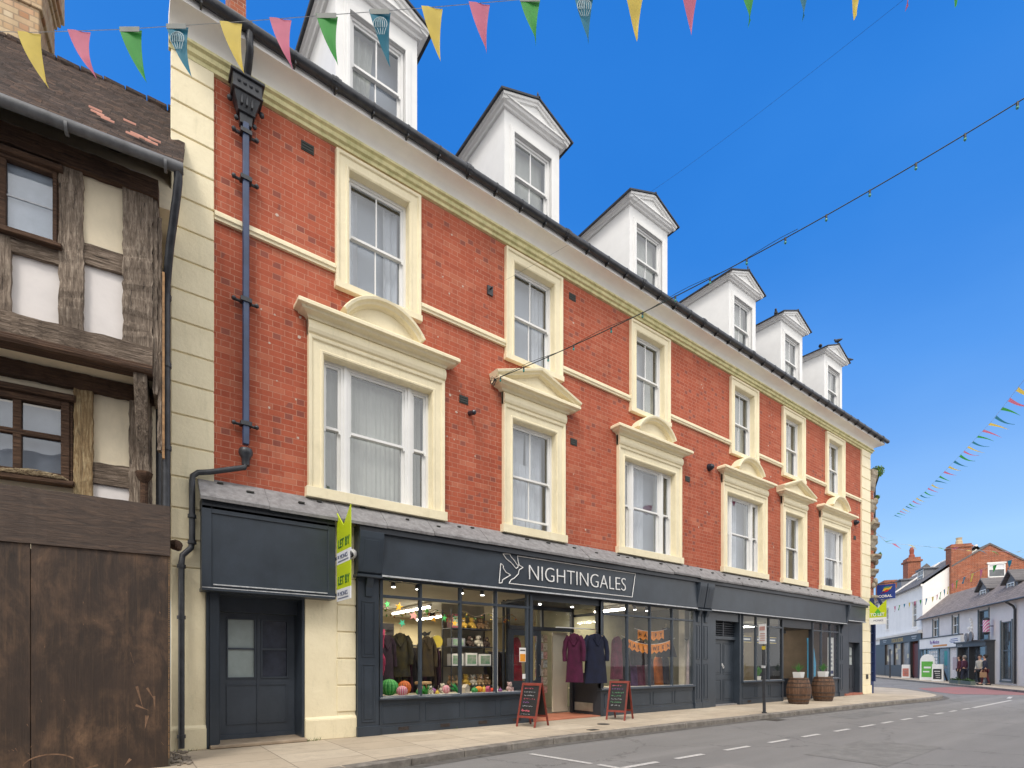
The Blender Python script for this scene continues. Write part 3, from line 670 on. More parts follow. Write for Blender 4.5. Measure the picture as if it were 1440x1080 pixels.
# fascia boards
def fascia(x0, x1, z0=2.76, z1=3.49):
    m = MB(); m.prism([(-.02,z0),(-.24,z0),(-.25,z0+.03),(-.27,z1),(-.02,z1)], x0, x1, 'x'); m.box(x0, x1, -.275, -.02, z0-.02, z0+.012)
    f = m.build('fascia', M['slate_blue'], B, bevel=.003)
    e = MB(); e.box(x0, x1, -.279, -.27, z0-.016, z0+.014); e.build('worn_edge', M['edge_white'], f); return f
f1 = fascia(3.68, 12.80); f2 = fascia(13.48, 22.36)
f3 = fascia(22.50, 24.15, 2.90, 3.49)
# lettering and outline bird
text('NIGHTINGALES', .455, (6.86,-.275,2.995), (1,0,0), (0,0,1), M['sign_white'], 'fascia_lettering', f1, thick=-.008, ext=.006, squash=.955)
lg = MB()
for pl in ([(6.23,3.45),(6.312,3.356),(6.441,3.289),(6.563,3.186),(6.62,3.234)],
           [(6.23,3.45),(6.40,3.465),(6.432,3.408),(6.497,3.363),(6.596,3.258),(6.644,3.262),(6.74,3.228),(6.639,3.168),(6.62,3.083),(6.512,2.986),(6.432,2.944),(6.381,2.868),(10.107,2.868),(10.222,3.45),(6.596,3.45),(6.611,3.346),(6.640,3.262)],
           [(6.175,3.248),(6.139,2.851),(6.207,2.864),(6.221,2.925),(6.423,3.041),(6.303,3.088),(6.239,3.163),(6.239,3.211),(6.175,3.248)]):
    for a, b in zip(pl, pl[1:]): lg.tube([(a[0],-.278,a[1]),(b[0],-.278,b[1])], .0095, 4)
lg.build('bird_outline', M['sign_white'], f1)

def display(x0, x1, mull, y=-.10, zs=.65, zt=2.43, zh=2.76, corner=False):
    m = MB(); mw = .038
    xs = [x0] + mull + [x1]
    for xx in mull: m.prism([(xx-mw*.5, y-.035), (xx+mw*.5, y-.035), (xx+mw, y+.03), (xx-mw, y+.03)], zs, zh, 'z')
    m.box(x0, x0+.05, y-.04, y+.05, zs, zh); m.box(x1-.05, x1, y-.04, y+.05, zs, zh)
    m.box(x0, x1, y-.03, y+.03, zt-.025, zt+.025); m.box(x0, x1, y-.04, y+.05, zh-.05, zh)
    m.prism([(y+.08,zs-.05),(y-.07,zs-.05),(y-.09,zs-.035),(y-.09,zs-.01),(y-.06,zs+.01),(y+.08,zs+.02)], x0-.02, x1+.0, 'x')
    w = m.build('display_window', M['slate_blue'], B, bevel=.003)
    e = MB(); e.box(x0+.05, x1-.05, y-.03, y-.02, zs+.018, zs+.028); e.build('worn_sill_edge', M['edge_white'], w)
    p = MB()
    for a, b in zip(xs, xs[1:]):
        p.box(a+.02, b-.02, y+.006, y+.010, zs+.02, zt-.02); p.box(a+.02, b-.02, y+.006, y+.010, zt+.02, zh-.04)
    p.build('display_pane', M['shop_pane'], w)
    return w
def riser(x0, x1, n, y=-.10, z1=.60, vents=()):
    m = MB(); m.box(x0, x1, y, .02, 0, z1); m.box(x0, x1, y-.02, y, 0, .13)
    w = (x1-x0)/n
    for i in range(n):
        a, b = x0+i*w+.05, x0+(i+1)*w-.05; lo, hi = .19, z1-.08
        m.box(a, b, y-.012, y, lo, lo+.018); m.box(a, b, y-.012, y, hi-.018, hi); m.box(a, a+.018, y-.012, y, lo+.018, hi-.018); m.box(b-.018, b, y-.012, y, lo+.018, hi-.018)
    r = m.build('stall_riser', M['slate_blue'], B, bevel=.003)
    for v in vents:
        g = MB(); g.box(v-.10, v+.10, y-.026, y-.019, .055, .115)
        for k in range(7): g.box(v-.09+k*.027, v-.08+k*.027, y-.03, y-.024, .06, .11)
        g.build('air_grille', pm('rusty_grille', (.06,.045,.04), .8, .3, 20, .3), r)
    return r
display(3.70, 7.09, [4.49, 5.34, 6.17, 6.98]); riser(3.70, 7.09, 4, vents=(4.15, 5.0, 5.85, 6.7))
display(9.17, 12.85, [10.12, 10.98, 11.89]); riser(9.27, 12.87, 4)
display(15.30, 17.76, [16.11, 16.89], zs=.70); riser(15.30, 17.76, 3, z1=.65, vents=(15.7,))
display(19.88, 22.03, [20.58, 21.30], zs=.70); riser(19.88, 22.03, 3, z1=.65)
# recessed entrance of the first shop
m = MB()
m.box(7.05, 7.13, YF, .0, 0, 2.76); m.box(9.17, 9.27, YF, .0, 0, 2.76)
m.box(7.13, 9.17, YF+.03, 0, 2.60, 2.76)
m.box(9.17, 9.27, 0, .95, 0, .98); m.box(9.17, 9.21, 0, .05, .98, 2.7); m.box(9.17, 9.21, .9, .95, .98, 2.7); m.box(9.17, 9.21, .05, .9, 2.4, 2.46); m.box(9.17, 9.21, .05, .9, .98, 1.02)
m.box(7.05, 7.13, 0, .95, 0, .65); m.box(7.09, 7.13, 0, .05, .65, 2.7); m.box(7.09, 7.13, .9, .95, .65, 2.7)
m.box(7.13, 9.17, .78, .86, 2.03, 2.12); m.box(7.13, 7.19, .78, .86, 0, 2.7); m.box(9.11, 9.17, .78, .86, 0, 2.7); m.box(8.13, 8.19, .78, .86, 2.12, 2.56); m.box(7.13, 9.17, .78, .86, 2.52, 2.7)
m.box(7.05, 9.27, 0, .95, 2.60, 2.66)
lob = m.build('entrance_lobby', M['slate_dark'], B, bevel=.003)
p = MB(); p.box(7.19, 8.13, .81, .815, 2.12, 2.52); p.box(8.19, 9.11, .81, .815, 2.12, 2.52); p.box(7.108, 7.112, .05, .9, .67, 2.6); p.box(9.19, 9.194, .05, .9, 1.02, 2.4)
p.build('lobby_pane', M['shop_pane'], lob)
MB().box(9.155, 9.17, .12, .75, .10, .30).build('kick_plate', pm('steel_kick_plate', (.55,.55,.55), .3, .1, 4, .05, metal=1), lob)
for a in (7.75, 8.75): MB().lathe([(.035,0),(.035,.012),(.028,.014)], (a,.4,2.587), 12).build('lobby_spot', M['spot_light'], lob)
m = MB(); m.wall(7.19, 8.12, .05, 2.03, [(7.31,8.0,.85,1.9)], .80, .04); m.box(7.31, 8.0, .79, .81, .3, .33); m.box(7.31, 8.0, .79, .81, .68, .71)
dr = m.build('shop_door', M['slate_blue'], B); p = MB(); p.box(7.31, 8.0, .82, .824, .85, 1.9); p.build('door_glass', M['shop_pane'], dr)
m = MB(); m.tube([(8.05,.79,.95),(8.05,.74,.97),(8.05,.74,1.2),(8.05,.79,1.22)], .012, 6); m.build('door_handle', pm('brushed_steel', (.6,.6,.6), .3, .05, 3, 0, metal=1), dr)
m = MB(); m.box(8.62, 9.10, .95, .99, .06, 2.02); m.box(8.62, 9.10, .94, .95, .06, .16); m.build('open_door_leaf', pm('cream_door', (.62,.58,.46), .5, .05, 2, .05), B)
MB().box(7.0, 9.3, -.12, 1.0, .003, .025).build('door_threshold', M['terracotta'], B)
# side door between the shops
m = MB(); y = .10
m.box(13.55, 13.93, YF+.03, .15, 0, 2.76); m.box(15.18, 15.30, YF+.02, .15, 0, 2.76); m.box(13.93, 15.18, YF+.05, .15, 2.50, 2.76); m.box(13.93, 15.18, .02, .15, 1.96, 2.06)
sd = m.build('side_door_surround', M['slate_blue'], B, bevel=.004)
m = MB(); m.box(13.93, 15.18, y, y+.04, .04, 1.96)
for a, b in ((14.03, 14.50), (14.61, 15.08)):
    for lo, hi in ((.14, .78), (.92, 1.86)):
        m.box(a, b, y-.012, y, lo, lo+.02); m.box(a, b, y-.012, y, hi-.02, hi); m.box(a, a+.02, y-.012, y, lo+.02, hi-.02); m.box(b-.02, b, y-.012, y, lo+.02, hi-.02); m.box(a+.06, b-.06, y-.010, y, lo+.06, hi-.06)
d2 = m.build('panelled_side_door', M['slate_blue'], B, bevel=.004)
m = MB(); m.tube([(14.56,y-.012,1.22),(14.56,y-.045,1.20),(14.52,y-.045,1.14),(14.56,y-.045,1.10),(14.60,y-.045,1.14),(14.56,y-.045,1.20)], .009, 6); m.box(14.53,14.59,y-.015,y,1.18,1.25); m.build('door_knocker', pm('bright_metal', (.7,.7,.7), .3, .05, 3, 0, metal=1), d2)
m = MB()
m.box(13.93, 15.18, .12, .15, 2.06, 2.50); m.box(14.53, 14.58, .05, .12, 2.06, 2.5)
for a, b in ((13.95, 14.53), (14.58, 15.16)):
    for k in range(6): m.prism([(.05, 2.09+k*.068), (.12, 2.13+k*.068), (.12, 2.145+k*.068), (.05, 2.105+k*.068)], a, b, 'x')
m.build('louvre_vent', M['slate_dark'], B)
MB().box(13.9, 15.2, -.02, .1, .004, .04).build('door_step', M['stone_slab'], B)
# second shop entrance, open doorway
m = MB(); m.box(17.70, 17.80, YF, 0, 0, 2.76); m.box(19.84, 19.92, YF, 0, 0, 2.76); m.box(17.8, 19.84, YF+.02, 0, 2.46, 2.76)
m.box(17.8, 17.86, 0, .9, 0, 2.46); m.box(18.55, 18.62, .80, .90, 0, 2.46); m.box(19.80, 19.86, 0, .9, 0, .7); m.box(17.8, 19.86, .8, .9, 2.36, 2.46); m.box(17.8,18.0,.82,.88,0,2.36); m.box(19.4,19.8,.82,.88,0,.7); m.box(19.33,19.40,.8,.9,0,2.36)
m.box(17.8, 19.86, 0, .9, 2.46, 2.50)
m.build('cafe_doorway', M['slate_dark'], B, bevel=.003)
# dark side door at the far end
m = MB(); m.box(22.46, 22.98, YF+.04, .1, 0, 2.9); m.box(24.02, 24.30, YF+.04, .1, 0, 2.9); m.box(22.98, 24.02, YF+.04, .1, 2.08, 2.9)
m.build('end_surround', M['slate_blue'], B, bevel=.004)
m = MB(); m.wall(22.98, 24.02, .08, 2.08, [(23.17,23.46,1.2,1.9),(23.54,23.83,1.2,1.9)], .10, .04)
for a in (23.17, 23.54): m.box(a, a+.29, .095, .13, 1.54, 1.57)
for a in (23.17, 23.54):
    for lo, hi in ((.25, 1.05),): m.box(a, a+.29, .088, .1, lo, lo+.02); m.box(a, a+.29, .088, .1, hi-.02, hi); m.box(a, a+.02, .088, .1, lo, hi); m.box(a+.27, a+.29, .088, .1, lo, hi)
d3 = m.build('end_door', M['slate_dark'], B)
MB().box(23.17, 23.83, .125, .13, 1.2, 1.9).build('frosted_pane', pm('frosted_glass2', (.5,.55,.55), .2, .1, 3, .1, spec=.9), d3)
MB().box(22.6, 24.2, -.14, .1, .004, .08).build('door_step', pm('brick_step', (.42,.15,.1), .85, .2, 5, .3), B)
m = MB(); m.prism([(24.72,.62),(24.90,.62),(24.90,.80),(24.72,.80)], -.085, -.058, 'y'); m.build('wall_box', flat('black_plastic', (.02,.02,.02), .4), B)

# drainpipe
m = MB()
m.tube([(1.578,-.10,4.55),(1.578,-.10,9.4)], .062, 4, square=True); 
dp = m.build('downpipe', M['blue_sheen_iron'], B, bevel=.01)
for z in (9.25, 8.55, 6.72, 4.86):
    m = MB(); m.box(1.50, 1.655, -.165, -.04, z-.03, z+.03); m.tube([(1.40,-.06,z),(1.75,-.06,z)], .022, 8); m.ball((1.42,-.08,z), .034, 8, 6); m.ball((1.735,-.08,z), .034, 8, 6); m.build('pipe_bracket', M['black_iron'], dp)
m = MB()
def fr(z0, z1, a0, a1, b0=None, b1=None):
    m.add([(1.578-a0,-.03,z0),(1.578+a0,-.03,z0),(1.578+a0,-.05-a0*1.1,z0),(1.578-a0,-.05-a0*1.1,z0),(1.578-a1,-.03,z1),(1.578+a1,-.03,z1),(1.578+a1,-.05-a1*1.1,z1),(1.578-a1,-.05-a1*1.1,z1)], [(0,1,2,3),(4,5,6,7),(0,1,5,4),(1,2,6,5),(2,3,7,6),(3,0,4,7)])
fr(9.36, 9.50, .08, .09); fr(9.50, 9.52, .12, .12); fr(9.52, 9.72, .11, .18); fr(9.72, 9.75, .21, .21); fr(9.75, 9.93, .20, .20); fr(9.93, 9.97, .23, .23)
for k in range(4): m.ball((1.46+k*.08,-.27,9.84), .03, 8, 6)
for k in range(3): m.box(1.49+k*.07,1.52+k*.07,-.24,-.2,9.56,9.70)
for z in (9.66, ): m.ball((1.36,-.10,z), .04, 8, 6); m.ball((1.80,-.10,z), .04, 8, 6)
for z in (9.42,): m.ball((1.45,-.10,z), .035, 8, 6); m.ball((1.70,-.10,z), .035, 8, 6)
m.build('hopper', M['black_iron'], dp, bevel=.006)
m = MB(); m.tube([(1.56,-.49,10.42),(1.56,-.48,10.28),(1.57,-.46,10.18),(1.578,-.30,10.10),(1.578,-.18,10.02),(1.578,-.15,9.93)], .052, 10); m.build('swan_neck', M['black_iron'], dp, smooth=True); m = MB()
m.lathe([(.085,.25),(.10,.22),(.10,.17),(.06,.10),(.055,0)], (1.578,-.10,4.24), 12)
m.tube([(1.578,-.10,4.28),(1.56,-.12,4.20),(1.10,-.13,4.03),(.95,-.13,3.99),(.885,-.13,3.93),(.876,-.13,3.82),(.876,-.13,3.0),(.866,-.13,2.90),(.76,-.13,2.78),(.746,-.14,2.66),(.746,-.14,.05)], .040, 10)
for z in (3.35, 2.98, 2.62, 1.9, .22): m.tube([(.876 if z > 2.8 else .746,-.135,z-.025),(.876 if z > 2.8 else .746,-.135,z+.025)], .055, 10)
m.build('pipe_bend', M['black_iron'], dp, smooth=True)

# small wall fittings
def wallbox(x, z, w=.17, h=.16):
    m = MB(); m.box(x-w/2, x+w/2, -.012, .01, z-h/2, z+h/2)
    for k in range(3): m.box(x-w/2+.01, x+w/2-.01, -.02, -.01, z-h/2+.02+k*h*.3, z-h/2+.035+k*h*.3)
    return m.build('air_brick', flat('dark_air_brick', (.03,.035,.03), .6), B)
for x, z in ((2.51,9.65),(8.38,9.62),(5.48,6.42),(8.42,6.32),(12.72,6.36),(23.77,6.29)): wallbox(x, z, .2, .15)
for x, z in ((13.735,6.90),(23.77,6.89)):
    m = MB(); m.tube([(x,-.01,z),(x,-.10,z)], [.11,.09], 14); m.ball((x,-.10,z), .075, 12, 8); m.build('bulkhead_lamp', flat('black_bulkhead', (.02,.025,.04), .25), B, smooth=True)
m = MB(); m.tube([(5.61,-.01,6.19),(5.61,-.16,6.15)], .045, 10); m.ball((5.61,-.17,6.15), .05, 10, 6); m.build('vent_outlet', flat('black_bulkhead', (.02,.025,.04), .25), B)
m = MB(); m.box(6.03,6.16,-.03,.01,8.72,8.90); m.tube([(6.10,-.03,8.84),(6.10,-.10,8.84)], .02, 6); m.build('anchor_plate', M['black_iron'], B)
# patches where fixings were pulled from the bricks
m = MB(); random.seed(11)
for k in range(46):
    x = random.choice([random.uniform(1.8,2.4), random.uniform(4.9,5.9), random.uniform(8.4,9.4), random.uniform(12.6,13.8), random.uniform(17,17.4), random.uniform(23.4,24.2)]); z = random.uniform(4.3,9.7); r = random.uniform(.012,.03)
    n = 7; m.prism([(x+r*random.uniform(.6,1.2)*math.cos(6.28*i/n), z+r*random.uniform(.6,1.2)*math.sin(6.28*i/n)) for i in range(n)], -.004, .01, 'y')
m.build('mortar_patch', flat('pale_mortar_patch', (.62,.50,.42), .9), B)

# ------------------------------------------------------------------ timber-framed house on the left
H = thing('timber_framed_house', 'old timber framed house with jettied upper floor, plaster panels and brown tiled roof', 'building', (.383,-.75,0), -6.6)
def beam(m, x0, x1, z0, z1, y0, y1, wob=.012):
    wob *= .62
    """hewn timber: long box with uneven edges"""
    hor = (x1-x0) > (z1-z0); n = max(3, int(max(x1-x0, z1-z0)/.07)); vs = []
    for i in range(n+1):
        t = i/n; w = lambda: random.uniform(-wob, wob)
        if hor: x = x0+(x1-x0)*t; vs += [(x,y0+w(),z0+w()),(x,y1,z0+w()),(x,y1,z1+w()),(x,y0+w(),z1+w())]
        else: z = z0+(z1-z0)*t; vs += [(x0+w(),y0+w(),z),(x1+w(),y0+w(),z),(x1+w(),y1,z),(x0+w(),y1,z)]
    fs = [(4*i+k, 4*i+(k+1) % 4, 4*i+4+(k+1) % 4, 4*i+4+k) for i in range(n) for k in range(4)]+[(0,1,2,3),(4*n+3,4*n+2,4*n+1,4*n)]
    m.add(vs, fs)
random.seed(5)
m = MB(); m.box(-4.5, -.02, .05, .2, 5.0, 6.2); m.box(-.95, -.02, .05, .2, 6.2, 7.5); m.box(-4.5, -2.6, .05, .2, 6.2, 7.5); m.box(-2.6,-.95,.05,.2,7.15,7.5)
m.build('plaster_wall', M['limewash'], H)
MB().box(-.72, -.28, .028, .06, 6.3, 7.26).build('cream_panel', M['plaster'], H)
m = MB(); m.box(-.95, .0, .47, .6, 2.6, 4.95); m.box(-4.5, -.95, .47, .6, 2.6, 3.5); m.box(-4.5,-2.5,.47,.6,3.5,4.95); m.box(-2.5,-.95,.47,.6,4.6,4.95); m.build('plaster_wall', M['plaster'], H)
MB().box(-.69, -.28, .455, .48, 3.2, 3.60).build('limewash_panel', M['limewash'], H)
def T(name, x0, x1, z0, z1, y0, y1, mat='oak_v', wob=.012):
    m = MB(); beam(m, x0, x1, z0, z1, y0, y1, wob); return m.build(name, M[mat], H)
T('post', -.31, .0, 5.18, 7.35, -.03, .12, wob=.018); T('post', -.93, -.70, 5.18, 7.3, -.02, .12, wob=.016); T('post', -1.62, -1.36, 5.18, 6.15, -.02, .12)
T('post', -2.7, -2.4, 5.18, 7.3, -.02, .12)
T('rail', -.71, -.30, 6.12, 6.36, .0, .12, 'oak_h'); T('rail', -2.5, -.92, 6.00, 6.20, -.01, .12, 'oak_h')
T('wall_plate', -4.4, .06, 7.19, 7.42, -.06, .14, 'oak_dark'); T('jetty_beam', -4.4, -.0, 5.02, 5.26, -.07, .14, 'oak_h', .018)
m = MB(); m.prism([(-.12,4.90),(-.14,4.93),(-.14,4.96),(-.11,4.98),(-.11,5.0),(-.08,5.02),(.1,5.02),(.1,4.90)], -4.4, .0, 'x'); m.build('jetty_moulding', M['oak_dark'], H)
MB().box(-4.4, .02, .08, .55, 4.93, 4.96).build('jetty_soffit', M['plaster'], H)
T('side_post', .0, .05, 4.7, 7.3, -.0, .5, 'oak_v')
T('side_board', .05, .09, 4.0, 7.0, .02, .14, 'oak_v')
MB().box(.10, .125, .0, .05, 3.9, 6.3).build('raw_batten', M['raw_edge'], H)
# first-floor timbers
T('post', -.29, -.04, 2.6, 4.9, .40, .52); T('post', -.86, -.67, 2.6, 4.75, .40, .52, 'oak_flaked', .01); T('rail', -.68, -.28, 3.57, 3.84, .42, .52, 'oak_h')
T('bressummer', -4.4, .05, 4.73, 4.92, .38, .55, 'oak_dark'); 
m = MB(); pts = [(.42,4.93),(-.06,4.93),(-.06,4.85)] + [(-.06+.40*math.sin(t*math.pi/2/8), 4.80-1.1*(t/8)) for t in range(9)] + [(.42,3.68)]
m.prism(pts, -.20, -.06, 'x'); m.build('corbel_bracket', M['oak_v'], H, bevel=.012)
m = MB(); m.lathe([(.08,.0),(.08,.04),(.06,.06),(.055,.10),(.045,.13),(.045,.5)], (-.12,.34,3.2), 10); m.lathe([(.045,0),(.045,.03),(.09,.10),(.10,.15),(.085,.16)], (-.12,.34,3.62), 10); m.build('bracket_shaft', M['oak_dark'], H)
# windows
def cas(x0, x1, z0, z1, y, xs, zs, name, mat, fw=.07, bar=.045, gl='pane_old'):
    m = MB(); m.box(x0-fw, x0, y-.05, y+.06, z0-fw, z1+fw); m.box(x1, x1+fw, y-.05, y+.06, z0-fw, z1+fw); m.box(x0, x1, y-.05, y+.06, z1, z1+fw); m.box(x0, x1, y-.05, y+.06, z0-fw, z0)
    m.box(x0-fw-.03, x0-fw, y-.03, y+.04, z0-fw, z1+fw+.03); m.box(x1+fw, x1+fw+.03, y-.03, y+.04, z0-fw, z1+fw+.03)
    for x in xs: m.box(x-bar, x+bar, y-.035, y+.03, z0, z1)
    for z in zs: m.box(x0, x1, y-.04, y+.035, z-bar*.8, z+bar*.8)
    m.prism([(y-.10,z1+fw),(y-.12,z1+fw+.04),(y-.06,z1+fw+.09),(y+.05,z1+fw+.09),(y+.05,z1+fw)], x0-fw-.06, x1+fw+.06, 'x')
    m.prism([(y-.12,z0-fw-.06),(y-.12,z0-fw-.02),(y-.03,z0-fw+.02),(y+.05,z0-fw+.02),(y+.05,z0-fw-.06)], x0-fw-.05, x1+fw+.05, 'x')
    w = m.build(name, M[mat], H, bevel=.006)
    MB().box(x0, x1, y+.01, y+.014, z0, z1).build('leaded_pane', M[gl], w)
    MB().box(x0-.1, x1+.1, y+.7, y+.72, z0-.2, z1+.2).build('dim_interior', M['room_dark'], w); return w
w = cas(-2.55, -.985, 6.26, 7.04, .02, [-1.43, -2.0], [], 'casement_window', 'oak_dark', .04, .03)
m = MB(); m.box(-1.40, -.99, .018, .028, 6.64, 6.655); m.build('solder_bar', M['edge_white'], w)
MB().box(-2.55, -.985, .06, .07, 6.26, 7.04).build('obscured_sheet', pm('dusty_obscured_glass', (.62,.66,.69), .4, .14, 3, .2, col2=(.46,.50,.53)), w)
w = cas(-2.45, -.985, 3.62, 4.46, .44, [-1.40, -1.90], [4.07], 'mullioned_window', 'oak_dark', .085, .04)
curtain(-2.45, -.99, 3.62, 4.46, .56, pm('grey_blind', (.36,.39,.42), .7, .12, 2, .1), w, .004, .3)
random.seed(9)
m = MB()
for k in range(260):
    x = random.uniform(-1.6,-.94); a = random.uniform(0,6.28); l = random.uniform(.03,.09); y = random.uniform(.30,.38); z = 3.545+random.uniform(0,.045)*(1+.5*math.sin(x*9))
    m.tube([(x-l*math.cos(a)*.5,y-l*math.sin(a)*.3,z),(x,y,z+random.uniform(0,.012)),(x+l*math.cos(a)*.5,y+l*math.sin(a)*.3,z+random.uniform(-.01,.012))], .0028, 3, cap=False)
sn = m.build('straw_nest', flat('dry_straw', (.52,.42,.27), .9)); sn.location = (.383,-.75,0); sn.rotation_euler = (0,0,R(-6.6)); tag(sn, 'loose straw nesting material along the sill of the brown mullioned window', 'nest')
# roof, slightly sagging, with individual course edges
random.seed(21)
def roofz(y): return 7.42+(y+.38)*1.105
m = MB(); nx, ny = 70, 44; vs = []
for j in range(ny+1):
    y = -.42+3.02*j/ny
    for i in range(nx+1):
        x = -4.6+4.93*i/nx
        vs.append((x, y, roofz(y)+.03*math.sin(x*1.7+y*1.3)-.03+random.uniform(-.02,.02)+(.020 if j % 2 else 0)+.02*math.sin(x*5+j*.7)))
m.add(vs, [(j*(nx+1)+i, j*(nx+1)+i+1, (j+1)*(nx+1)+i+1, (j+1)*(nx+1)+i) for j in range(ny) for i in range(nx)])
n0 = len(m.v); m.add([(-4.6,-.42,7.34),(.33,-.42,7.34),(.33,2.6,10.62),(-4.6,2.6,10.62),(.33,5.6,7.3),(-4.6,5.6,7.3)], [(0,3,2,1),(3,5,4,2)])
rh = m.build('tiled_roof', M['tile_roof'], H)
# displaced and freshly broken tiles
for x, z in ((-.62,8.30),(-.55,8.24),(-.50,8.17),(-.18,8.02),(-.10,7.98),(-.02,7.94),(-.22,7.93),(-.30,8.52),(.0,8.12),(-.66,8.45)):
    y = (z-7.42)/1.105-.38
    m = MB(); m.add([(x-.07,y-.02,z+.035),(x+.07,y-.02,z+.03),(x+.07,y+.0,z+.055),(x-.07,y+.0,z+.06),(x-.07,y-.02,z+.015),(x+.07,y-.02,z+.01)], [(0,1,2,3),(0,1,5,4)]); m.build('broken_tile', flat('fresh_clay_break', (.50,.24,.18), .9), rh)
m = MB()
for k in range(17): m.tube([(-4.6+k*.29,2.6,10.64),(-4.33+k*.29,2.6,10.64)], [.11,.095], 8)
m.build('ridge_tile', M['tile_roof'], rh)
m = MB(); m.box(-4.4, .2, 1.6, 5.4, 2.6, 7.3); m.prism([(.25,7.3),(5.4,7.3),(2.6,10.5)], -4.4, .2, 'x'); m.build('house_body', M['plaster'], H)
# eaves gutter and rainwater pipe
m = MB(); m.tube([(-4.6,-.46,7.27),(.345,-.46,7.36)], .062, 12); 
for x in (-2.2,-.78,.16): m.tube([(x-.015,-.46,7.315+.0185*x),(x+.015,-.46,7.315+.0185*x)], .072, 12)
gt = m.build('eaves_gutter', pm('weathered_grey_gutter', (.13,.135,.145), .5, .3, 5, .2, col2=(.06,.06,.065)), H, smooth=True)
m = MB(); m.tube([(.29,-.44,7.36),(.29,-.42,7.22),(.27,-.34,7.08),(.19,-.10,6.6),(.16,.05,6.4),(.14,.15,6.25),(.135,.2,6.0),(.135,.2,2.7)], .047, 10)
for z in (6.1,5.2,4.1): m.tube([(.135,.2,z-.03),(.135,.2,z+.03)], .06, 10)
m.build('rainwater_pipe', M['black_iron'], gt, smooth=True)
m = MB(); m.tube([(.03,.5,6.9),(.035,.5,2.7)], .04, 8); m.build('rainwater_pipe', M['black_iron'], gt)
# chimney
m = MB(); m.box(-2.9, -1.64, 2.6, 3.35, 10.0, 13.6); m.box(-2.94, -1.60, 2.57, 3.38, 11.35, 11.9); m.box(-2.97, -1.57, 2.54, 3.41, 11.9, 12.0); m.box(-3.0, -1.53, 2.5, 3.45, 12.0, 12.1); m.box(-3.03, -1.49, 2.46, 3.49, 12.1, 12.6)
m.build('brick_chimney', M['brick_cream'], H, bevel=.01)

# plywood hoarding in front of the house
P_ = thing('plywood_hoarding', 'dark stained plywood hoarding boarding up the timber framed house', 'hoarding', (.52,-1.29,0), -3.9)
for a, b in ((-2.48,-1.266),(-1.260,-.003)):
    m = MB(); m.box(a, b, 0, .022, -.02, 2.56); m.build('plywood_sheet', M['ply'], P_, bevel=.003)
MB().box(-2.9, -.02, .03, .06, -.02, 2.5).build('gap_backing', M['oak_dark'], P_)  # solid backing board added to stop light showing through the sheet gap
m = MB(); beam(m, -2.9, .01, 2.55, 3.15, -.022, .02, .004); m.build('top_plank', M['plyband'], P_)
m = MB(); m.box(-.01, .014, .0, .85, -.02, 3.1); m.build('side_board', pm('grey_brown_side_board', (.10,.085,.065), .8, .3, 6, .4, stretch=(3,3,.6)), P_)
m = MB(); random.seed(4)
for k in range(60):
    z = 1.2+k*.024; w = random.uniform(.004,.014); m.box(-.003, .004, -.004, w, z, z+random.uniform(.01,.026))
for k in range(14): z = .1+k*.08; m.box(-.004, .003, -.003, .004, z, z+.07)
m.build('split_edge', M['raw_edge'], P_)
m = MB()     # gouges and scuffs of bare wood
def gouge(pts, w):
    for a, b in zip(pts, pts[1:]):
        d = Vector((b[0]-a[0], b[1]-a[1])); n = Vector((-d.y, d.x)).normalized()*w
        m.add([(a[0]-n.x,-.0015,a[1]-n.y),(b[0],-.0015,b[1]),(a[0]+n.x,-.0015,a[1]+n.y)], [(0,1,2)])
gouge([(-.32,.98),(-.26,.72)], .014); gouge([(-.33,.76),(-.20,.69)], .014); gouge([(-.22,.96),(-.15,.82)], .012); gouge([(-.15,.86),(-.14,.68)], .012); gouge([(-.22,.63),(-.24,.47)], .02); gouge([(-.38,1.38),(-.34,1.22)], .003)
arc = [(-1.10+.23*math.cos(t), .12+.13*math.sin(t)) for t in [R(170-k*14) for k in range(11)]]
for a, b in zip(arc, arc[1:]):
    m.add([(a[0],-.0015,a[1]-.008),(b[0],-.0015,b[1]-.008),(b[0],-.0015,b[1]+.008),(a[0],-.0015,a[1]+.008)], [(0,1,2,3)])
gouge([(-.93,.06),(-.70,.05)], .012); gouge([(-.68,.09),(-.82,.06)], .014); gouge([(-.38,.13),(-.44,.05)], .016)
random.seed(31)
for k in range(26):
    x, z = random.uniform(-1.45,-.05), random.uniform(.05,2.4); gouge([(x,z),(x+random.uniform(-.03,.03),z+random.uniform(-.05,.05))], random.uniform(.001,.005))
m.build('gouge_marks', pm('bare_gouged_wood', (.24,.14,.085), .8, .3, 14, .2), P_, kind='stuff')
m = MB(); m.ball((.07,.5,2.79), .07, 8, 6, wob=.2); m.ball((.10,.47,2.75), .045, 7, 5); m.build('rotted_stub', M['oak_dark'], P_)
# rubble and weeds in the corner between hoarding and pipe
random.seed(6); m = MB()
for k in range(60):
    a = (random.uniform(.56,.80), random.uniform(-1.3,-.15)); s = random.uniform(.01,.035); m.ball((a[0],a[1],s*.5), s, 6, 4, .6)
tag(m.build('rubble', flat('loose_rubble', (.25,.21,.17), .9)), 'loose rubble and dirt in the corner by the hoarding', 'rubble'); bpy.data.objects['rubble']['kind'] = 'stuff'
random.seed(8); m = MB()
for cx, cy, n in ((2.50,-.13,26),(2.62,-.13,14),(2.42,.0,12),(3.3,-.14,5),(24.2,-.15,16),(5.2,-.16,6),(.62,-.12,12),(.9,-.12,8)):
    for k in range(n):
        x = cx+random.uniform(-.07,.07); y = cy+random.uniform(-.03,.02); h = random.uniform(.02,.07); a = random.uniform(0,6.28)
        m.add([(x-.004*math.sin(a),y-.004*math.cos(a),0),(x+.004*math.sin(a),y+.004*math.cos(a),0),(x+random.uniform(-.04,.04),y+random.uniform(-.03,.01),h)], [(0,1,2)])
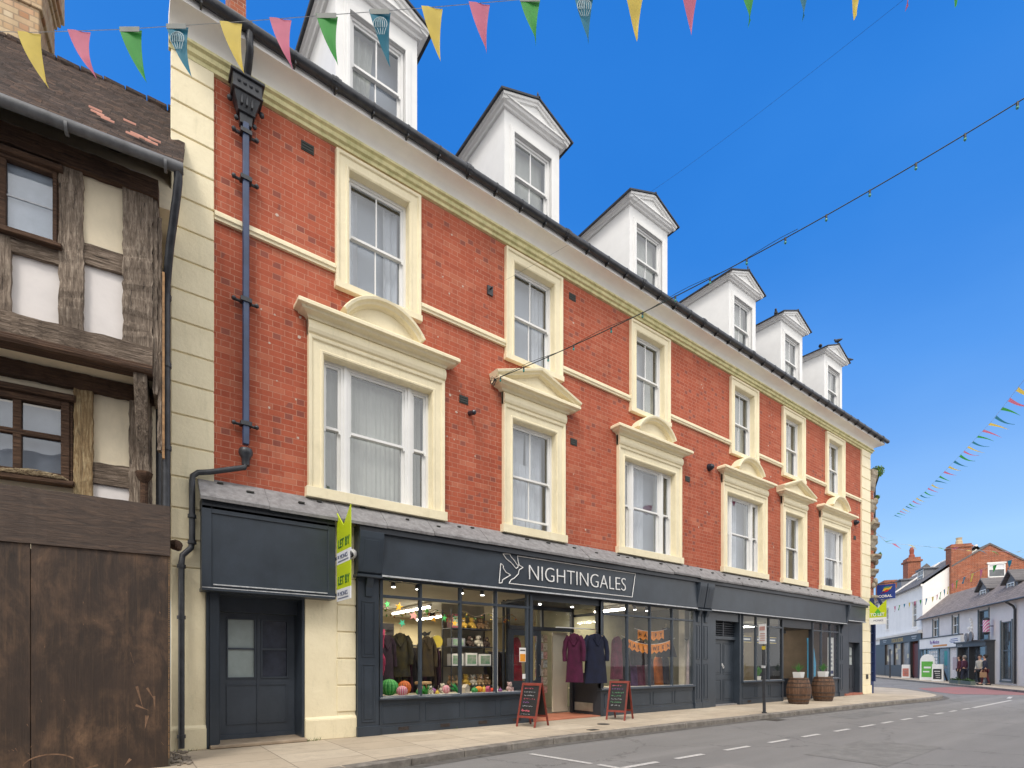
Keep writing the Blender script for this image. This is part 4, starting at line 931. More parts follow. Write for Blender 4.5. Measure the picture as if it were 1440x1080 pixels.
w_ = m.build('weeds', flat('pavement_weed', (.12,.17,.05), .8)); tag(w_, 'small green weeds growing at the foot of the cream piers', 'weeds'); w_['kind'] = 'stuff'

# ------------------------------------------------------------------ ornate corner building beyond the terrace
N = thing('ornate_corner_building', 'narrow weathered stone building with heavy cornices and plants in its gutter beyond the terrace', 'building', (25.26,.02,0), 0)
stone = pm('sooty_carved_stone', (.40,.35,.27), .9, .3, 5, .6, 18, col2=(.16,.13,.10), dirt=.5)
bay = [(0,0),(.35,-.05),(.8,.12),(1.1,.5),(1.3,1.2),(2.2,4.5)]
m = MB(); m.prism([(a,b) for a,b in bay]+[(0,4.5)], 3.7, 9.2, 'z'); m.build('brick_bay', M['brick_old'], N)
def band(z0, z1, out, name='stone_cornice', mat=stone):
    m = MB(); m.sweep([(a,b) for a,b in bay[::-1]], [(0,z0),(out*.4,z0+(z1-z0)*.15),(out*.6,z0+(z1-z0)*.6),(out,z0+(z1-z0)*.75),(out,z1),(0,z1)], plane='xy'); return m.build(name, mat, N, bevel=.01)
band(8.5, 9.35, .14, 'parapet'); band(7.6, 8.1, .10); band(6.85, 7.15, .22); band(6.0, 6.6, .14); band(5.5, 5.8, .28); band(4.9, 5.2, .18); band(3.7, 4.1, .16)
for k in range(26):
    m = MB(); z = random.uniform(4.3,8.4); t = random.uniform(.1,.95); i = min(int(t*4), 3); u = t*4-i; a = bay[i]; b = bay[i+1]
    m.ball((a[0]+(b[0]-a[0])*u+.06, a[1]+(b[1]-a[1])*u-.06, z), random.uniform(.05,.11), 7, 5, 1.4); m.build('carved_ornament', stone, N)
m = MB(); m.tube([(.75,-.12,9.3),(1.2,.2,8.9),(1.22,.22,6.0),(1.05,.1,5.6)], .035, 8); m.build('gutter_pipe', M['black_iron'], N)
navy = flat('navy_shop_paint', (.018,.035,.12), .4)
m = MB(); m.prism([(a,b) for a,b in bay]+[(0,4.5)], 0, .5, 'z')
m.sweep([(a,b) for a,b in bay[::-1]], [(0,3.0),(.10,3.0),(.14,3.7),(0,3.7)], plane='xy')
for a, b in bay[:5]: m.box(a-.05, a+.05, b-.06, b+.05, .5, 3.0)
for z in (.9, 1.3, 1.7, 2.1, 2.5): m.sweep([(a,b) for a,b in bay[::-1]], [(0,z),(.015,z),(.015,z+.03),(0,z+.03)], plane='xy')
sf = m.build('navy_shopfront', navy, N)
m = MB(); m.prism([(a*.97+.0,b+.04) for a,b in bay]+[(0,4.5)], .5, 3.0, 'z'); m.build('shop_glass', pm('dark_shop_glass', (.06,.07,.09), .08, .2, 2, 0, spec=1), sf)
random.seed(12); m = MB()
def leaves(m, c, r, n, s=.05):
    for k in range(n):
        d = Vector((random.gauss(0,1), random.gauss(0,1), random.gauss(0,1))).normalized()*r*random.random()**.4
        p = Vector(c)+Vector((d.x, d.y, d.z)); a = Vector((random.gauss(0,1),random.gauss(0,1),random.gauss(0,1))).normalized(); b = a.cross(Vector((.3,.5,.8))).normalized()
        l = s*random.uniform(.6,1.3); m.add([tuple(p-a*l*.5), tuple(p+b*l*.3), tuple(p+a*l*.5), tuple(p-b*l*.3)], [(0,1,2,3)])
for c_, r_, n_ in (((.72,-.06,9.40),.25,560),((.86,.0,8.35),.10,110),((.98,-.06,5.9),.09,80)):
    m = MB(); leaves(m, c_, r_, n_, .075); m.build('gutter_plant', flat('leaf_green', (.17,.30,.05), .7), N, kind='stuff')

# hanging board of the betting shop, and the letting boards
S1 = thing('hanging_sign', 'blue hanging sign with red and yellow ribbon emblem beyond the terrace end', 'sign', (26.0,-.02,3.95))
m = MB(); m.box(-.02,.02,-.66,.0,.02,.62); s1 = m.build('sign_board', flat('royal_blue_sign', (.015,.05,.28), .4, bump=0), S1)
m = MB(); m.tube([(0,.04,.68),(0,-1.15,.68)], .018, 6); m.tube([(0,-.05,.68),(0,-.05,.6)], .01, 5); m.tube([(0,-.6,.68),(0,-.6,.6)], .01, 5); m.build('bracket', M['black_iron'], S1)
text('CORAL', .15, (-.024,-.055,.085), (0,-1,0), (0,0,1), M['sign_white'], 'sign_lettering', s1, thick=.004, squash=1.0)
def rib(pts, mat): m = MB(); m.prism(pts, -.027, -.021, 'x'); m.build('ribbon_emblem', mat, s1)
rib([(-.12,.27),(-.22,.27),(-.34,.40),(-.46,.40),(-.40,.32),(-.33,.30)], flat('sign_red', (.6,.02,.03), .5, bump=0))
rib([(-.20,.34),(-.26,.46),(-.44,.47),(-.56,.53),(-.50,.41),(-.38,.39)], flat('sign_yellow', (.8,.50,.03), .5, bump=0))
rib([(-.24,.47),(-.30,.52),(-.50,.52),(-.42,.485)], flat('sign_green', (.1,.4,.1), .5, bump=0))

def letboard(root, z0, h_lime, h_white, word, crown=.20, w=.62, rev=False):
    """board square to the wall: local -y runs away from the wall"""
    m = MB(); zt = z0+h_white+h_lime
    m.prism([(0,z0+h_white),(-w,z0+h_white),(-w,zt+crown),(-w*.5,zt-.02),(0,zt+crown)], -.008, .008, 'x'); b = m.build('lime_panel', M['lime'], root)
    MB().box(-.009,.009,-w,0,z0,z0+h_white).build('white_panel', M['board_white'], root)
    text(word, .185 if len(word) < 7 else .165, (-.011,-.07,z0+h_white+.07), (0,-1,0), (0,0,1), M['board_green'], 'board_lettering', b, thick=.003, squash=.92)
    text('MONKS', .10, (-.011,-.16,z0+h_white-.115), (0,-1,0), (0,0,1), M['board_ink'], 'board_lettering', b)
    m = MB(); m.box(-.012,-.009,-w+.08,-.06,z0+.03,z0+.05); m.box(-.0125,-.010,-.12,-.05,z0+h_white-.10,z0+h_white-.05); m.build('small_print', M['board_ink'], b)
    return b
for z, nm, lab in ((2.84, 'letting_board', 'upper lime green LET BY board with two spikes beside the blank fascia'), (2.25, 'letting_board', 'lower lime green LET BY board directly beneath another one')):
    S = thing(nm, lab, 'sign', (2.89,-.32,z), 0, 'letting agent boards on the cream pier')
    letboard(S, 0, .42 if z > 2.5 else .48, .19, 'LET BY', .24 if z > 2.5 else .06)
    MB().box(-.004,.02,.0,.30,.1,.14).build('fixing_bracket', M['black_iron'], S)
S = thing('to_let_board', 'lime green and white TO LET board at the far end of the terrace', 'sign', (24.98,-.10,2.85))
m = MB(); m.prism([(0,.28),(-.60,.28),(-.60,.98),(-.30,.66),(0,.98)], -.008, .008, 'x'); b = m.build('lime_panel', M['lime'], S)
MB().box(-.009,.009,-.60,0,0,.28).build('white_panel', M['board_white'], S)
m = MB(); m.prism([(-.10,.36),(-.50,.36),(-.30,.64)], -.012, -.008, 'x'); m.build('green_crown', M['board_green2'], b)
text('TO LET', .17, (-.014,-.03,.34), (0,-1,0), (0,0,1), M['sign_white'], 'board_lettering', b, thick=.004, squash=.9)
text('MONKS', .10, (-.012,-.14,.12), (0,-1,0), (0,0,1), M['board_ink'], 'board_lettering', b)
m = MB(); m.prism([(.02,.95),(-.10,.66),(-.20,.70),(-.14,1.10),(.0,1.10)], .012, .03, 'x'); m.prism([(-.24,1.1),(-.34,1.1),(-.50,.78),(-.40,.72)], .012, .03, 'x'); m.build('blue_banner', navy, S)

# camera on the pier
S = thing('security_camera', 'white dome security camera on the cream pier beside the letting boards', 'camera', (3.18,-.06,3.09))
m = MB(); m.lathe([(.065,0),(.07,.015),(.06,.04)], (0,0,0), 16); m.tf = Matrix.Translation((0,0,0)) @ Matrix.Rotation(R(90),4,'X')
m = MB(); m.tube([(0,0,0),(0,-.06,0)], .068, 16); m.ball((0,-.12,0), .085, 16, 10); m.build('camera_body', M['white'], S, smooth=True)
m = MB(); m.ball((-.03,-.17,-.025), .048, 12, 8); m.build('camera_lens', flat('black_lens', (.01,.01,.012), .1), S, smooth=True)

# ------------------------------------------------------------------ far side of the junction
FO = Vector((7.585,-21.636)); FA = 30.9
fw = Vector((math.cos(R(FA)), math.sin(R(FA))))
def far(name, label, a0, cat='building'):
    p = FO+fw*a0; return thing(name, label, cat, (p.x, p.y, 0), FA)
def fsash(m, x0, x1, z0, z1, y=.04, bars=1, rows=2):
    for a, b, c, d in ((x0,x0+.06,z0,z1),(x1-.06,x1,z0,z1),(x0+.06,x1-.06,z1-.06,z1),(x0+.06,x1-.06,z0,z0+.06),(x0+.06,x1-.06,(z0+z1)/2-.035,(z0+z1)/2+.035)): m.box(a,b,y-.05,y,c,d)
    for k in range(bars): x = x0+(x1-x0)*(k+1)/(bars+1); m.box(x-.018,x+.018,y-.04,y-.01,z0+.06,z1-.06)
    if rows == 4:
        for z in (z0+(z1-z0)*.25, z0+(z1-z0)*.75): m.box(x0+.06,x1-.06,y-.04,y-.01,z-.018,z+.018)
dg = pm('dim_window_glass', (.10,.115,.13), .06, .25, 1.5, 0, spec=1)
wr = pm('white_far_render', (.90,.885,.865), .8, .04, 1, .15, 30, dirt=.15)
dk = flat('charcoal_shop_paint', (.045,.045,.05), .45)
MB().add([(FO.x+fw.x*a-fw.y*b, FO.y+fw.y*a+fw.x*b, 0.0) for a, b in ((22,2.45),(80,2.55),(80,-8),(22,-8))] , [(0,1,2,3)]).build('far_pavement', M['flags'], kind='structure')
MB().add([(FO.x+fw.x*a-fw.y*b, FO.y+fw.y*a+fw.x*b, z) for a, b, z in ((22,2.45,-.12),(80,2.55,-.12),(80,2.55,.008),(22,2.45,.008),(80,2.4,.008),(22,2.3,.008))], [(0,1,2,3),(3,2,4,5)]).build('far_kerb', M['kerb'], kind='structure')
# white public house
W = far('white_corner_pub', 'white painted three storey pub with dark ground floor and slate roof across the junction', 54.7)
m = MB(); m.tf = Matrix.Identity(4)
def fwall(m, x0, x1, z0, z1, hs, y=0, dep=-.15):
    xs = sorted({x0, x1, *[h[0] for h in hs], *[h[1] for h in hs]}); zs = sorted({z0, z1, *[h[2] for h in hs], *[h[3] for h in hs]})
    for i in range(len(xs)-1):
        for j in range(len(zs)-1):
            cx, cz = (xs[i]+xs[i+1])/2, (zs[j]+zs[j+1])/2
            if any(h[0] < cx < h[1] and h[2] < cz < h[3] for h in hs): continue
            m.add([(xs[i],y,zs[j]),(xs[i+1],y,zs[j]),(xs[i+1],y,zs[j+1]),(xs[i],y,zs[j+1])], [(0,1,2,3)])
    for a, b, c, d in hs:
        e = y+dep; m.add([(a,y,c),(b,y,c),(b,y,d),(a,y,d),(a,e,c),(b,e,c),(b,e,d),(a,e,d)], [(0,4,5,1),(1,5,6,2),(2,6,7,3),(3,7,4,0)])
uw = [(1.55,2.75,4.45,6.6),(10.6,11.7,4.75,6.9)]
fwall(m, 0, 16.5, 3.3, 7.9, uw)
m.add([(0,0,0),(0,-3.6,0),(0,-3.6,10.6),(0,0,7.9)], [(0,1,2,3)]); m.add([(0,-3.6,0),(0,-7.2,0),(0,-7.2,7.6),(0,-3.6,10.6)], [(0,1,2,3)])
m.add([(0,-7.2,0),(16.5,-7.2,0),(16.5,-7.2,7.6),(0,-7.2,7.6)], [(0,1,2,3)]); m.box(-.02,16.5,0,.12,7.75,7.95)
m.build('wall', wr, W)
m = MB(); m.add([(-.1,.3,7.9),(16.6,.3,7.9),(16.6,-3.6,10.85),(-.1,-3.6,10.85),(16.6,-7.4,7.5),(-.1,-7.4,7.5),(-.1,.3,7.8),(16.6,.3,7.8)], [(0,1,2,3),(3,2,4,5),(0,6,7,1)]); rw = m.build('roof', M['slate_roof'], W)
m = MB(); m.tube([(8.2,.2,8.1),(8.2,-3.55,10.9)], .09, 4, square=True); m.tube([(-.05,-3.6,10.87),(16.6,-3.6,10.87)], .1, 6); m.build('coping', wr, rw)
m = MB(); x0, x1 = 3.6, 5.4
m.box(x0, x1, -3.2, -1.1, 8.5, 9.75); m.box(x0-.15, x1+.15, -3.6, -.95, 9.75, 9.85); dm = m.build('dormer', pm('lead_grey_cheek', (.22,.23,.26), .7, .1, 3, .1), W)
m = MB(); fsash(m, x0+.1, x1-.1, 8.75, 9.7, -1.04, 3, 2); m.build('dormer_window', M['white'], dm); MB().box(x0+.12,x1-.12,-1.10,-1.09,8.78,9.68).build('dormer_pane', dg, dm)
m = MB(); m.box(10.6, 12.2, -3.2, -1.1, 8.5, 9.75); m.box(10.5, 12.4, -3.6, -.95, 9.75, 9.85); m.build('dormer', pm('lead_grey_cheek', (.22,.23,.26)), W)
for a, b, c, d in uw:
    m = MB(); fsash(m, a, b, c, d, -.06, 2, 4); wn = m.build('window', M['white'], W); MB().box(a,b,-.13,-.12,c,d).build('pane', dg, wn)
    m = MB(); m.box(a-.1,b+.1,0,.08,c-.1,c); m.box(a-.15,b+.15,0,.1,d+.05,d+.18); m.build('window_sill', wr, wn)
m = MB(); m.box(.0, 16, .02, .35, 3.95, 4.1); m.box(.0, 16, .02, .25, 3.82, 3.95); m.build('shop_cornice', wr, W)
m = MB(); m.box(0, 13.6, -.1, .12, 3.2, 3.82); m.box(0,.35,-.1,.1,0,3.2); m.box(3.0,3.4,-.1,.1,0,3.2); m.box(11.6,12.2,-.1,.1,0,3.2); m.box(3.4,11.6,-.1,.08,0,1.1); m.box(12.2,16.5,-.1,.05,0,3.3)
for x in (5.9, 8.4): m.box(x,x+.25,-.1,.06,1.1,3.2)
m.box(.35,1.1,-.1,.02,0,3.2)
pf = m.build('pub_front', dk, W)
m = MB()
for a, b in ((3.4,5.9),(6.15,8.4),(8.65,11.6)): m.box(a,b,-.08,-.06,1.1,3.2)
m.build('pub_window', pm('warm_lit_window', (.30,.24,.18), .3, .5, 1.3, 0, col2=(.05,.05,.07)), pf)
MB().box(1.1,3.0,-.12,-.1,0,3.0).build('pub_door', flat('dark_red_door', (.12,.02,.015), .5), pf)
m = MB(); random.seed(17)
for k in range(9):
    x = random.uniform(3.6,11.2); z = random.uniform(1.2,2.6); m.box(x,x+random.uniform(.3,.7),-.055,-.045,z,z+random.uniform(.3,.6))
m.build('window_poster', pm('mixed_posters', (.65,.60,.35), .7, .3, 1.1, 0, col2=(.5,.45,.55)), pf)
text('DOG & BONE', .50, (8.9,.125,3.32), (-1,0,0), (0,0,1), flat('gold_lettering', (.6,.42,.12), .5, bump=0), 'pub_lettering', pf, thick=.006, squash=1.25)
m = MB(); 
for x in (1.1, 10.8): m.box(x,x+1.4,.125,.135,3.58,3.66); m.box(x+.2,x+1.2,.125,.135,3.42,3.49)
m.build('pub_small_lettering', M['edge_white'], pf)
m = MB(); m.box(12.5, 16.4, -.15, .03, 0, 3.2); m.build('side_front', pm('dull_grey_front', (.07,.07,.08), .6, .2, 2, .1), W)
# chimney behind it
C = far('rear_brick_chimney', 'small red brick chimney stack with one pot rising behind the white pub', 75); m = MB(); m.box(-1.2,.8,-5,-3.8,6,13.4); m.box(-1.35,.95,-5.15,-3.65,12.9,13.1); cb = m.build('stack', M['brick_old'], C)
m = MB(); m.lathe([(.32,0),(.28,.4),(.2,.5),(.24,1.0),(.12,1.3)], (-.2,-4.4,13.4), 10); m.build('chimney_pot', flat('clay_pot', (.3,.08,.05), .8), cb)
C = far('rear_roof_house', 'distant slate roofed house with a flat brick stack behind the pub', 74); m = MB(); m.box(-2,14,-8,-1.6,0,8.6); m.box(6.5,11,-4.4,-3.0,8,11.8); m.build('wall', M['brick_old'], C)
m = MB(); m.add([(-2.2,-1.4,8.5),(14,-1.4,8.5),(14,-5,11.0),(-2.2,-5,12.3),(14,-8.6,8.5),(-2.2,-8.6,8.5)], [(0,1,2,3),(3,2,4,5),(0,3,5)]); m.build('roof', M['slate_roof'], C)
# tall brick house with a gable
K = far('tall_brick_house', 'tall orange brick gabled house with a chimney rising behind the low white shops', 54.3)
m = MB()
m.prism([(-1.84,5.5),(-9.2,5.5),(-9.2,7.5),(-4.32,10.85),(-1.84,9.2)], 0, .25, 'x')
m.box(-.06, 1.2, -3.16, -1.82, 6.5, 10.75); m.box(-.14, 1.28, -3.24, -1.74, 10.75, 10.88); m.box(-.06, 1.2, -3.16, -1.82, 10.88, 11.02)
kw = m.build('gable_wall', M['brick_old'], K)
m = MB(); m.lathe([(.26,0),(.22,.35),(.18,.42),(.22,.62)], (.5,-2.5,11.0), 10); m.build('chimney_pot', flat('buff_pot', (.55,.45,.3), .8), kw)
m = MB()
for (ya,za),(yb,zb) in (((-4.32,10.9),(-9.4,7.42)),((-4.32,10.9),(-1.84,9.25))):
    m.add([(-.07,ya,za+.05),(-.07,yb,zb+.05),(5,yb,zb+.05),(5,ya,za+.05),(-.07,ya,za-.10),(-.07,yb,zb-.10)], [(0,1,2,3),(0,1,5,4)])
m.build('roof', M['slate_roof'], K)
m = MB(); y0, y1, z0, z1 = -5.3, -4.2, 8.15, 9.25
m.box(-.06,.0,y0,y0+.08,z0,z1); m.box(-.06,0,y1-.08,y1,z0,z1); m.box(-.06,0,y0,y1,z1-.08,z1); m.box(-.06,0,y0,y1,z0,z0+.08); m.box(-.05,0,y0,y1,z0+.62,z0+.68); m.box(-.08,0,y0-.06,y1+.06,z1,z1+.12)
kwn = m.build('window', M['white'], K); MB().box(-.015,-.005,y0+.05,y1-.05,z0+.05,z0+.62).build('pane', dg, kwn); MB().box(-.02,-.005,y0+.05,y1-.05,z0+.66,z1-.05).build('blind_or_sheet', M['net'], kwn)
# low white shops with a long slate roof
Q = far('low_white_shops', 'low two storey white rendered shops under a long brown slate roof with two small dormers', 38)
uh = [(12.9,14.1,3.35,4.7),(8.95,10.0,3.35,4.65),(4.15,5.55,2.75,4.65),(1.15,2.4,.3,3.7)]
m = MB(); fwall(m, .3, 16.9, 0, 5.0, uh); m.add([(16.9,0,0),(16.9,-1.7,0),(16.9,-1.7,6.6),(16.9,0,5)], [(0,1,2,3)]); m.box(-8,.3,-1.7,.0,0,4.9)
m.build('wall', pm('pinkish_white_render', (.80,.755,.745), .8, .05, 1, .15, 30, dirt=.12), Q)
m = MB(); m.add([(-8,.35,4.80),(17.1,.35,4.95),(17.0,-1.75,6.95),(-8,-1.75,6.7),(-8,.35,4.70),(17.1,.35,4.85),(17.0,-1.8,6.8)], [(0,1,2,3),(0,4,5,1),(1,5,6,2)]); ro = m.build('roof', slates('brown_grey_slates', (.21,.175,.165), (.31,.26,.245), .28, .2), Q)
for (a, b, c, d) in uh:
    m = MB(); fsash(m, a, b, c, d, -.03, 1 if b-a < 1.3 else 0, 2)
    wn = m.build('window', pm('blue_grey_sash', (.12,.15,.17), .5) if a < 6 else M['white'], Q); MB().box(a,b,-.12,-.11,c,d).build('pane', dg, wn)
    m = MB(); m.box(a-.14,a,-.02,.04,c-.1,d+.1); m.box(b,b+.14,-.02,.04,c-.1,d+.1); m.box(a-.14,b+.14,-.02,.06,c-.16,c-.04); m.build('window_surround', flat('grey_surround', (.18,.21,.23), .6), wn)
for x in (7.0, 3.15):
    m = MB(); zb = 5.35 if x > 5 else 5.3
    m.prism([(x-.72,zb),(x+.72,zb),(x+.72,zb+.85),(x,zb+1.4),(x-.72,zb+.85)], -1.7, -.75, 'y'); dq = m.build('dormer', pm('lead_cheek', (.16,.17,.19), .7, .1, 3, .1), Q)
    m = MB(); m.sweep([(x+.95,zb+.75),(x,zb+1.5),(x-.95,zb+.75)], [(0,-2.6),(0,-.55),(-.09,-.55),(-.09,-2.6)], plane='xz'); m.build('dormer_roof', M['slate_roof'], dq)
    m = MB(); fsash(m, x-.45, x+.45, zb+.1, zb+.82, -.68, 1, 4); m.build('dormer_window', M['white'], dq); MB().box(x-.42,x+.42,-.745,-.74,zb+.12,zb+.8).build('dormer_pane', dg, dq)
m = MB(); m.tube([(-2,.42,4.78),(17.1,.42,4.88)], .05, 6); m.tube([(.75,.42,4.75),(.62,.15,4.5),(.60,.08,4.3),(.60,.08,.1)], .06, 8); m.build('drainpipe', M['black_iron'], Q)
# blue shopfront with white sign
m = MB(); m.box(8.1,16.9,.0,.16,2.45,3.25); sg = m.build('white_fascia', wr, Q)
m = MB(); m.box(8.1,16.9,.0,.22,3.25,3.33); m.box(8.1,16.9,0,.2,2.38,2.45); m.build('fascia_edge', dk, sg)
text('Re-Motion', .42, (14.3,.165,2.78), (-1,0,0), (0,0,1), flat('purple_lettering', (.18,.06,.35), .5, bump=0), 'shop_lettering', sg, thick=.004, squash=1.15)
MB().box(10.6,13.6,.165,.17,2.55,2.68).build('orange_stroke', flat('orange_stroke', (.75,.28,.03), .5, bump=0), sg)
m = MB(); 
for z, a, b in ((2.98,8.6,9.9),(2.85,8.5,10.1),(2.75,9.1,9.9)): m.box(a,b,.165,.17,z,z+.05)
m.build('blue_small_print', flat('blue_print', (.1,.15,.4), .5, bump=0), sg)
bl = pm('pale_blue_shop_paint', (.16,.27,.36), .5, .08, 2, .05)
m = MB(); m.box(10.7,16.9,0,.08,0,.85); m.box(16.5,16.9,0,.08,.85,2.4); m.box(10.5,10.8,0,.08,0,2.4); m.box(8.1,8.6,0,.08,0,2.4); m.box(15.6,15.7,0,.07,.85,2.4); m.box(12.7,12.8,0,.07,.85,2.4); bs = m.build('blue_shopfront', bl, Q)
m = MB(); m.box(10.8,16.5,-.02,.02,.85,2.4); m.build('shop_window', pm('busy_shop_window', (.16,.16,.13), .15, .6, .9, 0, col2=(.03,.04,.05), spec=.9), bs)
MB().box(8.6,10.5,-.02,.0,.05,2.3).build('shop_door', flat('dark_glass_door', (.03,.04,.05), .15), bs)
m = MB()
for i in range(4):
    for j in range(5): m.box(13.1+i*.5,13.5+i*.5,.022,.03,.95+j*.27,1.17+j*.27)
m.build('property_card', M['paper'], bs)
m = MB(); m.box(10.9,11.6,.022,.03,1.1,2.2); m.build('window_poster', flat('teal_poster', (.05,.35,.35), .6), bs)
m = MB(); m.box(9.0,10.0,.004,.012,.8,1.7); m.build('door_poster', flat('pinkish_poster', (.5,.4,.42), .6), bs)
# barber shop
m = MB(); m.box(3.3,8.0,.0,.45,2.35,2.62); m.box(3.2,8.1,0,.55,2.62,2.70); m.box(7.8,8.0,0,.4,0,2.35); m.box(3.3,3.5,0,.4,0,2.35); m.box(6.1,6.25,0,.35,0,2.35); bf = m.build('barber_front', flat('dark_grey_front', (.07,.075,.085), .5), Q)
MB().box(3.5,7.8,.02,.05,.05,2.35).build('barber_window', pm('smoky_window', (.10,.12,.14), .1, .4, 1, 0, spec=1), bf)
text('ICON', .26, (7.7,.455,2.38), (-1,0,0), (0,0,1), M['edge_white'], 'shop_lettering', bf, squash=1.3)
m = MB(); m.tube([(4.6,.15,2.75),(4.6,.75,2.75)], .02, 6); m.lathe([(.04,-.04),(.52,-.04),(.52,.04),(.04,.04)], (0,0,0), 18)
m = MB(); m.tube([(4.4,.75,2.96),(4.4,.83,2.96)], .30, 20); m.tube([(5.1,.75,2.93),(5.1,.83,2.93)], .28, 20); m.box(4.1,5.4,.4,.75,2.70,2.73); m.build('round_sign', flat('grey_round_sign', (.18,.17,.18), .5), bf)
text('2', .3, (5.2,.84,2.82), (-1,0,0), (0,0,1), M['edge_white'], 'round_sign_lettering', bf)
BP = far('barber_pole', 'pink and white striped barber pole with black caps on the rendered wall', 38+3.5)
m = MB(); m.lathe([(.16,-.38),(.16,.38)], (0,.35,3.55), 14)
t = NT('barber_stripes'); wv = t.new('ShaderNodeTexWave'); wv.inputs['Scale'].default_value = 3.2; wv.bands_direction = 'DIAGONAL'; t.link(t.co, wv.inputs['Vector']); t.base(t.ramp(wv.outputs['Fac'], [(.48, (.75,.72,.75)), (.52, (.70,.10,.35))]))
m.build('striped_cylinder', t.m, BP); m = MB(); m.tube([(0,0,3.55),(0,.2,3.55)], .03, 6); m.build('bracket', M['black_iron'], BP)
for z in (3.97, 3.13): MB().ball((0,.35,z), .19, 12, 6, .6).build('end_cap', M['black_iron'], BP)
m = MB(); 
for k in range(9): a = R(100+k*24); m.ball((6.9+.32*math.cos(a), .03, 3.75+.5*math.sin(a)), .10, 8, 5)
m.ball((6.9,.03,3.6), .16, 8, 6); wm = m.build('white_wall_relief', wr, Q)

# ------------------------------------------------------------------ street furniture
redw = pm('red_stained_frame', (.26,.045,.03), .5, .2, 6, .15); bbd = pm('blackboard', (.018,.018,.02), .55, .2, 4, .1)
def aboard(loc, rz, label, lines):
    A = thing('a_board', label, 'a-board', loc, rz, 'chalkboard signs on the pavement')
    # local: faces -x-ish viewer; width along local x, leaning in y; height .85
    Hh, W_, S_ = .86, .46, .46
    for sgn, nm in ((-1, 'front_panel'), (1, 'rear_panel')):
        def pt(x, t, off=0): # t 0 bottom 1 top
            y = sgn*(S_/2*(1-t)+.012); return (x, y+sgn*off, Hh*t)
        m = MB()
        def slat(x0, x1, t0, t1, th=.022):
            m.add([pt(x0,t0),pt(x1,t0),pt(x1,t1),pt(x0,t1),pt(x0,t0,th),pt(x1,t0,th),pt(x1,t1,th),pt(x0,t1,th)], [(0,1,2,3),(4,7,6,5),(0,4,5,1),(1,5,6,2),(2,6,7,3),(3,7,4,0)])
        slat(-W_/2, -W_/2+.04, 0, 1); slat(W_/2-.04, W_/2, 0, 1); slat(-W_/2+.04, W_/2-.04, .94, 1); slat(-W_/2+.04, W_/2-.04, .20, .25)
        fr_ = m.build(nm, redw, A, bevel=.003)
        m = MB(); slat(-W_/2+.04, W_/2-.04, .25, .94, .010); m.build('blackboard', bbd, fr_)
        if sgn < 0:
            for (t, n, mt, k) in lines:
                m = MB(); random.seed(int(t*100)); x = -W_/2+.07+.02*random.random()
                for q in range(n):
                    w = random.uniform(.018,.03); hh = random.uniform(.018,.034)*k; zz = []
                    for u in range(4): zz.append((x+w*random.random(), t+hh*random.random()))
                    for a, b in zip(zz, zz[1:]):
                        p0 = pt(a[0], a[1], .014); p1 = pt(b[0], b[1], .014); m.tube([p0, p1], .0035*k, 4)
                    x += w+random.uniform(.004,.014)
                m.build('chalk_writing', mt, fr_)
    m = MB(); m.tube([(-W_/2+.05,0,Hh-.02),(W_/2-.05,0,Hh-.02)], .012, 6); m.box(-.012,.012,-.15,.15,.28,.29); m.build('hinge_stay', M['black_iron'], A)
    return A
chalk = flat('white_chalk', (.55,.56,.60), .9, bump=0); pink = flat('pink_chalk', (.75,.16,.22), .9, bump=0); grn = flat('green_chalk', (.16,.45,.22), .9, bump=0); prp = flat('purple_chalk', (.4,.15,.5), .9, bump=0)
aboard((6.70,-.64,0), -72, 'red framed chalkboard a-board with bright pink bottom line nearest the striped paper decorations', [(.86,6,pink,1),(.78,8,chalk,1),(.70,7,chalk,1),(.62,9,pink,1),(.54,5,prp,1),(.46,8,chalk,1),(.34,6,pink,1.8),(.28,7,chalk,.8)])
aboard((9.08,-.80,0), -70, 'red framed chalkboard a-board with green writing by the hanging coats', [(.86,7,pink,1.2),(.78,8,prp,1),(.68,8,grn,1.2),(.60,7,grn,1.2),(.52,8,chalk,1),(.44,8,grn,1.2),(.36,7,chalk,1)])
def barrel_mat():
    t = NT('old_barrel_oak'); v = t.mapping((9, 9, 1.2)); n = t.noise(2.2, 8, .7, v)
    t.base(t.ramp(n, [(.28, (.035,.018,.011)), (.5, (.11,.055,.03)), (.72, (.20,.11,.065))])); t.b.inputs['Roughness'].default_value = .7; t.bump(n, .6, .015); return t.m
BM = barrel_mat(); hoop = pm('rusty_iron_hoop', (.10,.07,.055), .6, .3, 8, .3, metal=.3)
def barrel(loc, label, rz):
    b = thing('oak_barrel', label, 'barrel', loc, rz, 'oak barrels outside the cafe')
    pr = [(.255,0),(.262,.01)] + [(.265+.085*math.sin(math.pi*t/10), .01+.79*t/10) for t in range(1, 10)] + [(.262,.80),(.255,.81),(.235,.81),(.235,.78),(.0001,.78)]
    seg = 32; m = MB(); m.lathe(pr, (0,0,0), seg, wob=.012); s = m.build('staves', BM, b)
    for z in (.03,.14,.27,.50,.63,.75):
        r = .265+.085*math.sin(math.pi*(z+.02)/.81)+.006; m = MB(); m.lathe([(r-.012,z),(r,z),(r+.001,z+.035),(r-.012,z+.035)], (0,0,0), 32); m.build('hoop', hoop, b, smooth=True)
    return b
barrel((17.02,-.98,0), 'left oak barrel carrying a small white pot, beside the parking sign post', 0)
barrel((18.98,-.86,0), 'right oak barrel carrying a small white pot, before the blue banner window', 40)
